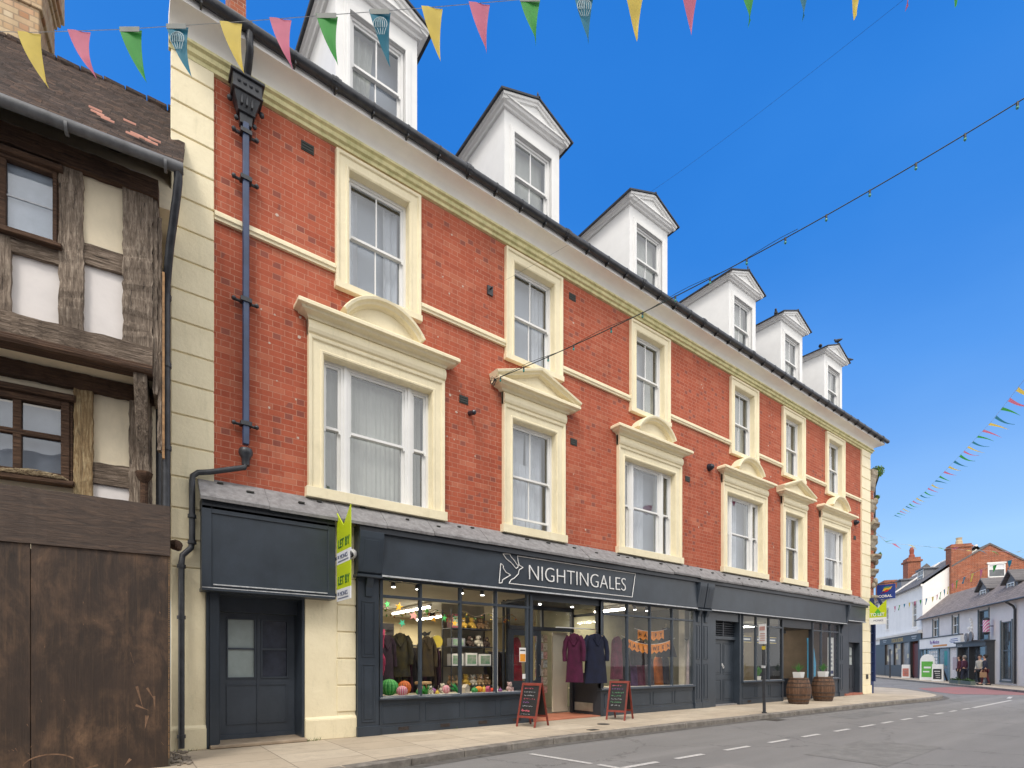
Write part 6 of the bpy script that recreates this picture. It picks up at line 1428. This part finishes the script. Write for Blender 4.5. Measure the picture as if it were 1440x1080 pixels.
for cc_, nm_, sd in (((.08,.30,.06),'green_leaf',1),((.45,.14,.03),'russet_leaf',2),((.55,.40,.05),'yellow_leaf',3)):
    m = MB(); random.seed(sd)
    for k in range(26): x = random.uniform(0,3.1); a = random.uniform(0,6.28); z = -.10*math.sin(x/3.1*16.5)**2-random.uniform(0,.10); m.add([(x,0,z),(x+.03*math.cos(a),.02,z+.03*math.sin(a)),(x+.06*math.cos(a+.3),.0,z+.06*math.sin(a+.3)),(x+.035*math.cos(a+.8),-.01,z+.035*math.sin(a+.8))], [(0,1,2,3)])
    m.build(nm_, flat(nm_, cc_, .7, bump=0), t_, kind='stuff')
def garment(loc, label, c, L_=1.0, w=.40, rz=0, sleeves=True, col2=None, flare=1.15, cat='coat', nm='coat', grp=None):
    t_ = thing(nm, label, cat, loc, rz, grp)     # origin at the hanger hook, hangs down
    m = MB(); n = 14; seg = 18; vs = []
    for i in range(n+1):
        t = i/n; z = -.12-(L_)*t
        hw = w*.5*(.62+.38*min(1, t*9)) if t < .12 else w*.5*(1-.10*math.sin(min(1, (t-.1)/.35)*math.pi)+(flare-1)*max(0, t-.45)/.55)
        d = .045+.055*min(1, t*4)
        for k in range(seg):
            a = 2*math.pi*k/seg; f = 1+.10*math.sin(a*5+t*2)*t; vs.append((hw*math.cos(a)*f, d*math.sin(a)*f, z+(.05*(1-abs(math.cos(a))) if i == 0 else 0)))
    m.add(vs, [(i*seg+k, i*seg+(k+1) % seg, (i+1)*seg+(k+1) % seg, (i+1)*seg+k) for i in range(n) for k in range(seg)]+[tuple(range(seg))])
    b_ = m.build('cloth_body', c, t_, smooth=True)
    if sleeves:
        for s in (-1, 1):
            m = MB(); m.tube([(s*w*.36,0,-.15),(s*(w*.5+.02),-.01,-.28),(s*(w*.5+.05),-.02,-.50),(s*(w*.5+.04),-.04,-.72)], [.06,.062,.055,.048], 9); m.build('sleeve', c, b_, smooth=True)
        m = MB(); m.prism([(-.075,-.12),(.075,-.12),(.02,-.36),(-.02,-.36)], -.105, -.095, 'y'); m.tube([(-.07,-.09,-.10),(-.09,-.09,-.2),(-.01,-.115,-.36)], .016, 5); m.tube([(.07,-.09,-.10),(.09,-.09,-.2),(.01,-.115,-.36)], .016, 5); m.build('lapel', c, b_)
    m = MB(); m.tube([(-w*.38,0,-.14),(0,0,-.07),(w*.38,0,-.14)], .008, 5); m.tube([(0,0,-.07),(0,0,-.02),(.02,0,.0),(.0,0,.02),(-.02,0,.0)], .004, 5); m.build('hanger', flat('wood_hanger', (.5,.36,.2), .5), t_)
    return t_
def fab(n, c, **k): return pm(n, c, .92, .22, 5, .5, 90, **k)
garment((8.42,-.02,2.02), 'magenta purple long coat hanging at the shop entrance', fab('magenta_wool', (.075,.005,.036)), 1.08, .34, -48)
garment((9.0,-.12,2.03), 'navy blue long coat hanging at the shop entrance', fab('navy_wool', (.006,.010,.034)), 1.12, .52, -14)
garment((8.70,.12,2.0), 'patterned pink scarf between the magenta and navy coats', fab('pink_scarf', (.45,.22,.22), col2=(.18,.14,.2)), .85, .12, 0, False, flare=.9, cat='scarf', nm='scarf')
R_ = thing('clothes_rail', 'thin steel rail across the shop entrance holding coats', 'rail', (7.9,.02,2.06)); m = MB(); m.tube([(0,0,0),(1.32,0,0)], .012, 8); m.build('bar', pm('brushed_steel', (.6,.6,.6)), R_)
garment((10.25,.35,2.02), 'plum dress with darker skirt hanging in the right window', fab('plum_check', (.16,.03,.06), col2=(.06,.02,.03)), 1.05, .34, -10, False, flare=1.1, cat='dress', nm='dress')
garment((10.72,.5,2.0), 'slim black dress hanging behind the plum one', fab('black_dress', (.02,.02,.025)), 1.15, .26, -60, False, cat='dress', nm='dress')
garment((11.35,.55,1.95), 'grey blue jacket on a stand under the orange letters', fab('slate_jacket', (.03,.035,.05)), .62, .44, -10, True, cat='jacket', nm='jacket')
for k, (x, c, nm_) in enumerate(((11.3,(.12,.06,.16),'lilac'),(11.62,(.15,.04,.08),'burgundy'),(12.0,(.10,.09,.12),'charcoal'),(12.4,(.35,.10,.02),'rust orange'),(12.7,(.03,.03,.05),'black'))):
    garment((x,.75,1.55), nm_+' long skirt hanging low in the right window', fab('skirt_%d' % k, c, col2=tuple(q*.4 for q in c)), .85, .32, -10, False, flare=1.2, cat='skirt', nm='skirt')
garment((12.5,.55,2.35), 'dark cape hung high behind the orange letters', fab('black_cape', (.015,.015,.02)), .8, .5, -10, False, flare=1.5, cat='cape', nm='cape')
garment((13.12,.15,2.05), 'pale pink and grey long dress standing in for a blurred figure at the right end of the window', fab('pale_dress', (.55,.46,.46), col2=(.25,.22,.28)), 1.35, .30, -10, False, flare=1.1, cat='dress', nm='dress')  # dress put in place of a pale blurred figure
m = MB()
# letter buntings
def letters(word, p0, p1, sag, label):
    r_ = thing('letter_bunting', label, 'bunting', p0); P0, P1 = Vector((0,0,0)), Vector(p1)-Vector(p0); n = len(word)
    f = lambda t: P0.lerp(P1, t)-Vector((0,0,sag*4*t*(1-t)))
    m = MB(); m.tube([tuple(f(k/20-.12*(1-2*k/20))) for k in range(21)], .004, 4); m.build('cord', M['paper'], r_)
    for k, c in enumerate(word):
        t = (k+.5)/n; p = f(t); d = (f(t+.01)-f(t-.01)).normalized(); z = Vector((0,0,1)); w = (P1-P0).length/n*.48
        m = MB(); a, b = p-d*w, p+d*w; h = .25
        m.add([tuple(a), tuple(b), tuple(b-z*h), tuple((a+b)/2-z*h*.78), tuple(a-z*h)], [(0,1,2,3,4)]); m.add([tuple(q+Vector((0,.003,0))) for q in (a, b, b-z*h, (a+b)/2-z*h*.78, a-z*h)], [(0,1,2,3,4)])
        g = m.build('card', flat('bright_orange_card', (.85,.26,.01), .6, bump=0), r_)
        text(c, .15, tuple(p-d*w*.72-z*.165+Vector((0,-.006,0))), tuple(d), (0,0,1), flat('black_letter', (.01,.01,.01), .6, bump=0), 'letter', g, thick=.003, ext=.001)
letters('HAPPY', (10.78,.12,2.13), (11.85,.12,2.16), .05, 'upper string of orange cards spelling a greeting in the right window')
letters('HALLOWEEN', (10.35,.10,1.88), (12.1,.10,1.88), .13, 'lower sagging string of orange cards in the right window')
for x, z in ((13.15,1.9),): 
    t_ = thing('paper_bat', 'small black paper bat stuck inside the end pane', 'decoration', (x-.55,-.06,z)); m = MB(); m.prism([(-.09,.05),(-.03,.02),(0,.04),(.03,.02),(.09,.05),(.06,-.01),(.02,-.01),(0,-.04),(-.02,-.01),(-.06,-.01)], 0, .003, 'y'); m.build('bat', flat('black_paper', (.01,.01,.01), .7, bump=0), t_)
for (x, y, z, s, lab) in ((5.15,1.0,1.85,1.7,'black paper bat hanging in front of the yellow moon'),(5.6,1.6,2.33,1.4,'black paper bat hanging near the second strip light')):
    t_ = thing('paper_bat', lab, 'decoration', (x,y,z)); m = MB(); m.prism([(a*s,b*s) for a, b in [(-.09,.05),(-.03,.02),(0,.04),(.03,.02),(.09,.05),(.06,-.01),(.02,-.01),(0,-.04),(-.02,-.01),(-.06,-.01)]], 0, .004, 'y'); m.build('bat', flat('black_paper', (.01,.01,.01)), t_)
t_ = thing('paper_moon', 'yellow round paper moon hanging behind the bat', 'decoration', (5.5,1.1,1.72)); m = MB(); m.tube([(0,0,0),(0,.06,0)], .13, 20); m.build('moon', flat('moon_yellow', (.65,.50,.06), .6, bump=0), t_)
random.seed(77)
FC = [(.6,.05,.15),(.05,.4,.1),(.75,.4,.03),(.05,.4,.25),(.6,.25,.25),(.1,.35,.05)]
for k, (x, y, z) in enumerate(((3.98,.5,2.30),(4.15,.6,2.38),(4.35,.5,2.33),(4.55,.8,2.05),(4.75,.7,2.2),(5.0,.6,2.30),(5.15,.6,2.15),(5.5,.8,2.2),(5.75,.8,2.1),(3.92,.4,2.1))):
    t_ = thing('hanging_star', ['crimson star at the top left','green star beside the crimson one','orange star near the first strip light','teal star below the lamps','pink star below the first strip light','green star left of the second mullion','golden star figure in the second pane','pale green star right of the golden one','green star near the shelf','teal star at the far left edge'][k]+' hanging in the shop window', 'decoration', (x,y,z), random.uniform(-30,30), 'paper stars hanging in the window')
    m = MB(); r1 = random.uniform(.07,.10); ph = random.random(); m.prism([((r1 if i % 2 == 0 else r1*.38)*math.cos(i*math.pi/5+ph), (r1 if i % 2 == 0 else r1*.38)*math.sin(i*math.pi/5+ph)) for i in range(10)], 0, .01, 'y'); c = FC[k % 6] if k != 6 else (.8,.4,.03); m.build('star', flat('star_%d' % (k % 6 if k != 6 else 9), c, .6, bump=0), t_)
# racks of dark clothing
def rack(loc, L_, n, label, cols, rz=0):
    t_ = thing('clothes_rack', label, 'clothes rack', loc, rz); m = MB(); m.tube([(0,0,1.62),(L_,0,1.62)], .014, 6)
    for x in (0, L_): m.tube([(x,0,0),(x,0,1.62)], .014, 6); m.tube([(x,-.22,.03),(x,.22,.03)], .014, 6)
    m.build('frame', pm('brushed_steel', (.6,.6,.6)), t_)
    for k in range(n):
        x = L_*(k+.5)/n; c = cols[k % len(cols)]; m = MB(); h = random.uniform(.8,1.1); vs = []; seg = 10
        for i in range(7):
            t = i/6
            for q in range(seg):
                a = 6.283*q/seg; f = 1+.12*math.sin(3*a+i); vs.append((x+.045*math.cos(a)*f, (.10+.12*min(1,t*4)+.03*t)*math.sin(a)*f, 1.56-h*t))
        m.add(vs, [(i*seg+q, i*seg+(q+1) % seg, (i+1)*seg+(q+1) % seg, (i+1)*seg+q) for i in range(6) for q in range(seg)]+[tuple(range(seg))]); m.build('hanging_garment', c, t_, smooth=True)
dks = [fab('rack_black', (.025,.02,.03)), fab('rack_plum', (.09,.025,.06), col2=(.03,.02,.03)), fab('rack_brown', (.08,.05,.03)), fab('rack_grey', (.07,.065,.075)), fab('rack_olive', (.10,.09,.02))]
rack((4.35,2.0,.02), 1.5, 14, 'rack of dark patterned clothes behind the left pane', dks); rack((5.3,2.9,.02), 1.7, 14, 'rack of dark clothes behind the second pane', dks[1:]+[dks[0]], 10); rack((7.6,3.2,.02), 1.2, 10, 'rack of clothes seen past the entrance', dks, 0)
rack((3.75,1.25,.02), .95, 9, 'short rack of dark costumes close behind the left pane', [dks[0], dks[2], dks[4]], 8); rack((4.85,1.5,.02), .85, 8, 'short rack of brown and plum clothes behind the wooden stool', [dks[2], dks[1], dks[3]], -6)
garment((4.62,1.05,1.95), 'black costume with yellow trim hanging by the first mullion', fab('black_costume', (.012,.012,.012), col2=(.05,.04,.008)), .85, .34, -20, True, cat='costume', nm='costume')
garment((5.22,1.05,1.9), 'brown and gold costume hanging below the yellow moon', fab('gold_costume', (.06,.04,.012), col2=(.018,.012,.008)), .8, .32, 10, True, cat='costume', nm='costume')
garment((4.3,1.05,1.9), 'purple and black costume hanging below the strip light', fab('purple_costume', (.035,.014,.032), col2=(.012,.007,.012)), .9, .34, 5, True, cat='costume', nm='costume')
t_ = thing('dark_cabinet', 'dark louvred cabinet behind the left clothes rack', 'cabinet', (5.0,4.2,0)); m = MB(); m.box(0,.9,0,.4,0,2.3)
for k in range(7): m.box(.05,.85,-.03,0,1.4+k*.12,1.43+k*.12)
m.build('cabinet_body', flat('dark_cabinet_paint', (.05,.045,.05), .5), t_)
# shelves of toys and boxes
SHX, SHY = 5.75, .95
t_ = thing('display_shelves', 'open shelving of soft toys and boxed goods behind the third pane', 'shelves', (SHX,SHY,.62)); m = MB()
for z in (.12,.56,.98,1.38): m.box(0,1.12,0,.4,z,z+.02)
for x in (0,1.10): m.box(x,x+.02,0,.02,0,1.8); m.box(x,x+.02,.38,.4,0,1.8)
m.build('shelf_frame', M['black_iron'], t_)
MB().box(0,1.12,.41,.43,0,1.95).build('back_board', pm('shelf_back', (.45,.40,.30), .9), t_)
random.seed(55)
def goods_box(x, z, w, h, c, lab, grp='boxed goods on the shelves'):
    b_ = thing('gift_box', lab, 'box', (SHX+x,SHY+.05,.62+z), 0, grp); m = MB(); m.box(0,w,0,.2,0,h); o = m.build('carton', c, b_, bevel=.004); m = MB(); m.box(w*.12,w*.88,-.004,-.001,h*.15,h*.85); m.build('printed_panel', pm('printed_panel_%d' % int(x*100), (.12,.30,.16), .6, .5, 9, 0, col2=(.45,.42,.4)), o)
goods_box(.04,.58,.30,.26,M['paper'],'white box with green picture at the left of the middle shelf'); goods_box(.40,.58,.30,.28,M['paper'],'white box with green picture in the middle of the middle shelf'); goods_box(.75,.58,.32,.26,M['paper'],'white box with green picture at the right of the middle shelf')
goods_box(.04,1.40,.24,.30,flat('maroon_carton',(.3,.06,.08),.6),'maroon box at the left of the top shelf')
goods_box(.04,1.0,.34,.18,flat('grey_carton',(.25,.25,.28),.6),'grey box at the left of the upper middle shelf')
def toy(x, z, r, c, c2, lab):
    b_ = thing('soft_toy', lab, 'soft toy', (SHX+x,SHY+.16,.62+z), random.uniform(-25,25), 'soft toys on the shelves')
    m = MB(); m.ball((0,0,r*.9), r, 12, 8, .9); m.ball((0,-.02,r*2.1), r*.72, 12, 8)
    for s in (-1, 1): m.ball((s*r*.55,0,r*2.65), r*.26, 8, 6); m.ball((s*r*.85,-r*.4,r*.9), r*.36, 8, 6, 1.4); m.ball((s*r*.55,-r*.85,r*.3), r*.36, 8, 6)
    o = m.build('plush_body', c, b_, smooth=True); m = MB(); m.ball((0,-.02-r*.62,r*1.95), r*.3, 8, 6, .8)
    m.build('muzzle', c2, o, smooth=True); m = MB(); 
    for s in (-1, 1): m.ball((s*r*.28,-.02-r*.66,r*2.3), r*.09, 6, 5)
    m.build('eye', flat('dark_eye', (.02,.02,.02)), o)
pl = {'brown': fab('plush_brown', (.30,.17,.08)), 'tan': fab('plush_tan', (.48,.33,.18)), 'gold': fab('plush_gold', (.60,.38,.06)), 'cream': fab('plush_cream', (.66,.60,.5)), 'dark': fab('plush_dark', (.08,.05,.04)), 'pink': fab('plush_pink', (.62,.42,.42))}
for x, z, r, a, b, lab in ((.38,1.40,.085,'gold','cream','gold plush bear on the top shelf beside the maroon box'),(.60,1.40,.09,'gold','tan','gold plush bear in the middle of the top shelf'),(.84,1.40,.09,'brown','tan','brown plush bear at the right of the top shelf'),(1.0,1.40,.07,'tan','cream','small tan plush bear at the right end of the top shelf'),
    (.55,1.0,.085,'dark','cream','dark plush toy on the upper middle shelf'),(.78,1.0,.095,'cream','dark','cream panda like plush on the upper middle shelf'),(1.0,1.0,.08,'dark','tan','dark plush at the right of the upper middle shelf'),
    (.08,.14,.08,'brown','tan','brown plush at the left of the bottom shelf'),(.26,.14,.08,'tan','cream','tan plush second from left on the bottom shelf'),(.45,.14,.09,'gold','tan','golden brown plush in the bottom shelf'),(.64,.14,.085,'cream','brown','cream plush in the bottom shelf'),(.82,.14,.09,'tan','pink','tan and pink plush in the bottom shelf'),(1.0,.14,.085,'brown','cream','brown plush at the right end of the bottom shelf')): toy(x, z, r, pl[a], pl[b], lab)
SHX, SHY = 0, 0
def toy_at(p, r, a, b, lab):
    global SHX, SHY; SHX, SHY = p[0], p[1]-.16; toy(0, p[2]-.62, r, pl[a], pl[b], lab); SHX, SHY = 0, 0
toy_at((6.78,.25,.64), .075, 'pink', 'cream', 'pink and white plush sitting alone at the right end of the sill'); toy_at((5.42,.75,.64), .07, 'cream', 'pink', 'cream plush rabbit beside the shelving'); toy_at((4.95,.40,.64), .06, 'cream', 'brown', 'small cream plush by the wooden stool')
t_ = thing('wooden_stool', 'small round wooden stool with turned leg in the second pane', 'stool', (4.92,.62,.64)); m = MB(); m.lathe([(.17,.20),(.17,.24),(.15,.25)], (0,0,0), 16); m.build('seat', pm('pale_wood', (.45,.28,.13), .6, .2, 8), t_)
for k in range(3): a = k*2.1; m = MB(); m.tube([(.06*math.cos(a),.06*math.sin(a),.2),(.12*math.cos(a),.12*math.sin(a),0)], .018, 6); m.build('leg', pm('pale_wood', (.45,.28,.13)), t_)
t_ = thing('white_column', 'slim white painted column just inside the shop window', 'column', (6.55,.45,.62)); m = MB(); m.tube([(0,0,0),(0,0,2.2)], .055, 14); m.lathe([(.08,0),(.08,.06),(.06,.08)], (0,0,0), 14); m.build('shaft', M['white'], t_, smooth=True)
t_ = thing('window_notice', 'white and orange notice stuck on the pane beside the entrance', 'notice', (6.78,-.100,1.28)); m = MB(); m.box(0,.17,-.003,0,0,.30); o = m.build('paper', M['paper'], t_); m = MB(); m.box(.015,.155,-.006,-.003,.01,.17); m.build('orange_panel', flat('notice_orange', (.8,.32,.02), .6, bump=0), o); m = MB(); m.box(.02,.15,-.006,-.003,.235,.26); m.build('print', bbd, o)
t_ = thing('window_notice', 'small white notice low on the pane beside the entrance', 'notice', (6.86,-.100,.93)); MB().box(0,.08,-.003,0,0,.1).build('paper', M['paper'], t_)
t_ = thing('card_spinner', 'tall white wire stand of greeting cards inside the open doorway', 'card stand', (8.36,1.25,.02), 12); m = MB(); m.tube([(0,0,0),(0,0,1.95)], .015, 8); m.tube([(-.2,0,.02),(.2,0,.02)], .012, 6); m.tube([(0,-.2,.02),(0,.2,.02)], .012, 6); m.build('stand', M['white'], t_)
random.seed(66)
for j in range(7):
    for i in range(3):
        m = MB(); x = -.24+i*.165; z = .5+j*.21; m.box(x,x+.15,-.14,-.13,z,z+.18); m.build('greeting_card', pm('card_%d' % ((i+j) % 4), [(.62,.5,.42),(.5,.55,.6),(.6,.35,.35),(.66,.62,.55)][(i+j) % 4], .6, .4, 14, 0), t_)
garment((7.62,1.15,1.95), 'bright red dress hanging behind the closed shop door', fab('red_dress', (.50,.015,.03)), 1.0, .34, 0, False, cat='dress', nm='dress')
t_ = thing('desk_counter', 'dark counter deep inside the shop', 'counter', (8.0,6.6,0)); MB().box(0,2.4,0,.6,0,1.0).build('counter_body', flat('dark_counter', (.09,.06,.04), .6), t_, bevel=.01)
# cafe goods
for k, (x, y, lab) in enumerate(((15.75,.3,'yellow green pot plant at the left of the cafe sill'),(17.0,.3,'leafy green pot plant at the right of the cafe sill'))):
    t_ = thing('pot_plant', lab, 'plant', (x,y,.70)); m = MB(); m.lathe([(.07,0),(.09,.13),(.08,.13),(.07,.11)], (0,0,0), 12); m.build('pot', M['white'], t_)
    m = MB(); random.seed(90+k)
    for q in range(60):
        a = random.uniform(0,6.28); e = random.uniform(.2,1); l = random.uniform(.2,.42); w = .028; t0 = (0,0,.12); p1 = (l*.55*e*math.cos(a), l*.45*e*math.sin(a), .12+l*(1-.4*e)); n_ = (-math.sin(a)*w, math.cos(a)*w)
        md_ = tuple((u+v)/2 for u, v in zip(t0, p1)); m.add([t0, (md_[0]+n_[0],md_[1]+n_[1],md_[2]+.03), p1, (md_[0]-n_[0],md_[1]-n_[1],md_[2]+.03)], [(0,1,2,3)])
    m.build('leaves', flat('yellow_green_leaf', (.30,.33,.06), .5) if k == 0 else flat('fresh_green_leaf', (.08,.28,.05), .5), t_)
for k, (x, w, lab) in enumerate(((15.45,.62,'left navy and white enamel plate hung in the cafe window'),(16.24,.55,'middle navy and white enamel plate hung in the cafe window, behind the sign post'),(17.0,.62,'right navy and white enamel plate hung in the cafe window'))):
    t_ = thing('hanging_plaque', lab, 'sign', (x,.02,1.93), 0, 'plaques hanging in the cafe window'); m = MB(); m.box(0,w,0,.015,0,.16); o = m.build('plate', flat('plaque_navy', (.03,.045,.08), .4, bump=0), t_)
    m = MB(); m.box(w*.14,w*.86,-.004,0,.06,.10); m.build('white_word', M['paper'], o); m = MB(); m.box(0,w,-.003,.018,.16,.18); m.box(0,w,-.003,.018,-.02,0); m.build('gold_rim', flat('gold_rim', (.6,.45,.1), .4), o)
t_ = thing('red_hanging_coat', 'dark red coat on a stand inside the cafe', 'coat', (16.45,1.3,0)); m = MB(); m.tube([(0,0,0),(0,0,1.7)], .02, 6); m.build('stand', M['black_iron'], t_); m = MB(); m.lathe([(.12,1.5),(.22,1.4),(.2,1.0),(.24,.6)], (0,0,0), 14, 1, .6); m.build('cloth', fab('dark_red_cloth', (.22,.01,.02)), t_, smooth=True)
t_ = thing('wooden_shelf_unit', 'pale wooden shelves inside the cafe', 'shelves', (15.6,2.2,0)); m = MB()
for z in (.5,1.0,1.5,2.0): m.box(0,1.0,0,.3,z,z+.03)
m.box(0,.03,0,.3,0,2.1); m.box(.97,1,0,.3,0,2.1); m.build('unit', pm('pale_wood', (.45,.28,.13)), t_)
t_ = thing('curved_banner', 'light blue curved banner standing in the far cafe window', 'banner', (20.0,.10,.72)); m = MB(); m.prism([(0,0),(.62,-.02),(.66,.5),(.52,1.0),(.36,1.35),(.12,1.45),(-.05,1.45),(-.0,1.2)], 0, .02, 'y'); o = m.build('banner_cloth', flat('sky_blue_banner', (.06,.40,.66), .5), t_)
text('SALE', .30, (.20,-.006,.15), (0,0,1), (-1,0,0), M['sign_white'], 'banner_lettering', o) if 0 else None
m = MB()
for k in range(5): m.prism([(.10,.15+k*.2),(.38-.02*k,.15+k*.2),(.36,.25+k*.2),(.24,.22+k*.2),(.12,.29+k*.2)], -.006, -.001, 'y')
m.build('white_pattern', M['paper'], o)
t_ = thing('white_poster', 'tall white poster with grey writing at the right of the cafe window', 'poster', (21.42,.02,.78)); m = MB(); m.box(0,.50,0,.01,0,1.45); o = m.build('sheet', M['paper'], t_); m = MB()
for k in range(6): m.box(.12,.38,-.004,0,.35+k*.16,.43+k*.16)
m.build('writing', flat('grey_print', (.3,.3,.33), .6, bump=0), o); m = MB(); m.box(.03,.47,-.004,0,.08,.2); m.build('navy_block', flat('navy_block', (.02,.03,.12), .6, bump=0), o)

# ------------------------------------------------------------------ the other side of the street (behind the camera, seen in the panes)
O = thing('opposite_terrace', 'plain pale terrace with slate roof on the other side of the street', 'building', (0,-13.5,0))
m = MB(); m.box(-14, 22, -8, 0, 0, 6.6); m.build('wall', pm('pale_opposite_render', (.50,.47,.43), .9, .2, .5, .1), O)
m = MB(); m.add([(-14.3,.4,6.5),(22.3,.4,6.5),(22.3,-4,9.2),(-14.3,-4,9.2),(22.3,-8.4,6.5),(-14.3,-8.4,6.5)], [(0,1,2,3),(3,2,4,5),(0,3,5),(1,4,2)]); m.build('roof', M['slate_roof'], O)
for k in range(11):
    for z in (1.0, 4.0): m = MB(); x = -13+k*3.3; m.box(x,x+1.2,0,.03,z,z+1.7); m.build('window', dg, O)

# ------------------------------------------------------------------ light, sky, camera
SUN_EL, SUN_AZ = 50, -140          # azimuth of the sun measured from +x, degrees (behind and left of the camera)
sd_ = Vector((math.cos(R(SUN_EL))*math.cos(R(SUN_AZ)), math.cos(R(SUN_EL))*math.sin(R(SUN_AZ)), math.sin(R(SUN_EL))))
sl = bpy.data.lights.new('sun', 'SUN'); sl.energy = 1.3; sl.angle = R(16); sl.color = (1,.93,.84)
so = bpy.data.objects.new('sun', sl); COL.objects.link(so); so.rotation_euler = sd_.to_track_quat('Z', 'Y').to_euler()
w = bpy.data.worlds.new('World'); SC.world = w; w.use_nodes = True; n = w.node_tree.nodes; l = w.node_tree.links
def nn(k, **kw):
    q = n.new(k)
    for a, v in kw.items(): setattr(q, a, v)
    return q
def mth(op, a, b=0.0, c=None):
    q = n.new('ShaderNodeMath'); q.operation = op
    for i_, v in enumerate((a, b) if c is None else (a, b, c)):
        if isinstance(v, bpy.types.NodeSocket): l.new(v, q.inputs[i_])
        else: q.inputs[i_].default_value = v
    return q.outputs[0]
sk = nn('ShaderNodeTexSky', sky_type='NISHITA', sun_disc=False); sk.sun_elevation = R(SUN_EL)
sk.sun_rotation = math.atan2(sd_.x, sd_.y); sk.altitude = 0; sk.air_density = 1.0; sk.dust_density = .6; sk.ozone_density = 2.0
# deep polarised blue: the Nishita brightness read through a blue ramp
sp_ = nn('ShaderNodeSeparateColor'); l.new(sk.outputs[0], sp_.inputs[0])
rp_ = nn('ShaderNodeValToRGB'); e_ = rp_.color_ramp.elements
while len(e_) < 5: e_.new(.5)
for k_, (p_, c_) in enumerate(((.165,(.014,.175,.66)), (.215,(.035,.235,.76)), (.30,(.10,.34,.88)), (.46,(.24,.50,.97)), (.70,(.38,.66,1.0)))): e_[k_].position = p_; e_[k_].color = (*c_, 1)
t0_ = nn('ShaderNodeTexCoord'); n0_ = nn('ShaderNodeTexNoise'); n0_.inputs['Scale'].default_value = 1.6; n0_.inputs['Detail'].default_value = 5; mp_ = nn('ShaderNodeMapping'); mp_.inputs['Scale'].default_value = (1,1,2.5); l.new(t0_.outputs['Generated'], mp_.inputs[0]); l.new(mp_.outputs[0], n0_.inputs['Vector'])
l.new(mth('MULTIPLY', sp_.outputs[0], mth('ADD', .205, mth('MULTIPLY', n0_.outputs['Fac'], .095))), rp_.inputs[0])
cm_ = nn('ShaderNodeVectorMath', operation='SCALE'); l.new(rp_.outputs[0], cm_.inputs[0]); cm_.inputs['Scale'].default_value = 5.2
# bright cloud added outside the view wedge, for soft light and pale reflections
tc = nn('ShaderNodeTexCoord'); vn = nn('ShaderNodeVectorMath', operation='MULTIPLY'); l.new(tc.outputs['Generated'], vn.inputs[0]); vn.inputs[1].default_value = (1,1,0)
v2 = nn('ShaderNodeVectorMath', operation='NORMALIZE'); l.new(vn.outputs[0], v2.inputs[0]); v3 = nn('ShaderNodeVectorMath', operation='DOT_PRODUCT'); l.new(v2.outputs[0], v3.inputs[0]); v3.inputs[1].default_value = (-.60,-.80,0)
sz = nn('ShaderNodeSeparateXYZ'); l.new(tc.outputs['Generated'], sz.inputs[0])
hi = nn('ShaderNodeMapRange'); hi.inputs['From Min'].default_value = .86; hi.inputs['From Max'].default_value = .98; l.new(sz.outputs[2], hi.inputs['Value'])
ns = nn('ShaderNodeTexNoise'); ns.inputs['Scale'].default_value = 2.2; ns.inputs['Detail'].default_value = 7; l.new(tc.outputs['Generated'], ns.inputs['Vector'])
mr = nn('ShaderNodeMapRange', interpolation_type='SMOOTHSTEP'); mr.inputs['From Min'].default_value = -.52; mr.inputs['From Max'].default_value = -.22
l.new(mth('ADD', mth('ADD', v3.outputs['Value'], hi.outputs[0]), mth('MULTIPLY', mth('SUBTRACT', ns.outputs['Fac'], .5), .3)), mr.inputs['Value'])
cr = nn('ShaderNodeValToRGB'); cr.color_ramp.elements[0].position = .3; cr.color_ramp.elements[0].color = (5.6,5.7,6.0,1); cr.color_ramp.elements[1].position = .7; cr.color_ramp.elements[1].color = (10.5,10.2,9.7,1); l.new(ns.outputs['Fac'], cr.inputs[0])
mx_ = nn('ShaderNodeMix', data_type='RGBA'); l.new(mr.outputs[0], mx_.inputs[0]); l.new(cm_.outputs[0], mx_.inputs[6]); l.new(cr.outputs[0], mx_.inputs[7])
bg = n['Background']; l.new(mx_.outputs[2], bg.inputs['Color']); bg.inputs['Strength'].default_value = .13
cd = bpy.data.cameras.new('camera'); co = bpy.data.objects.new('camera', cd); COL.objects.link(co); SC.camera = co
cd.sensor_width = 36; cd.lens = 36*750/1440; cd.shift_y = (933-540)/1440; cd.clip_start = .05; cd.clip_end = 1000
co.location = (0,-8.963,1.25); TH = math.atan(1009/750); co.rotation_euler = (R(90), 0, -(R(90)-TH) + 0)
SC.view_settings.view_transform = 'Standard'; SC.view_settings.look = 'None'; SC.view_settings.gamma = 1; SC.view_settings.exposure = .58
SC.cycles.max_bounces = 8; SC.cycles.transparent_max_bounces = 16
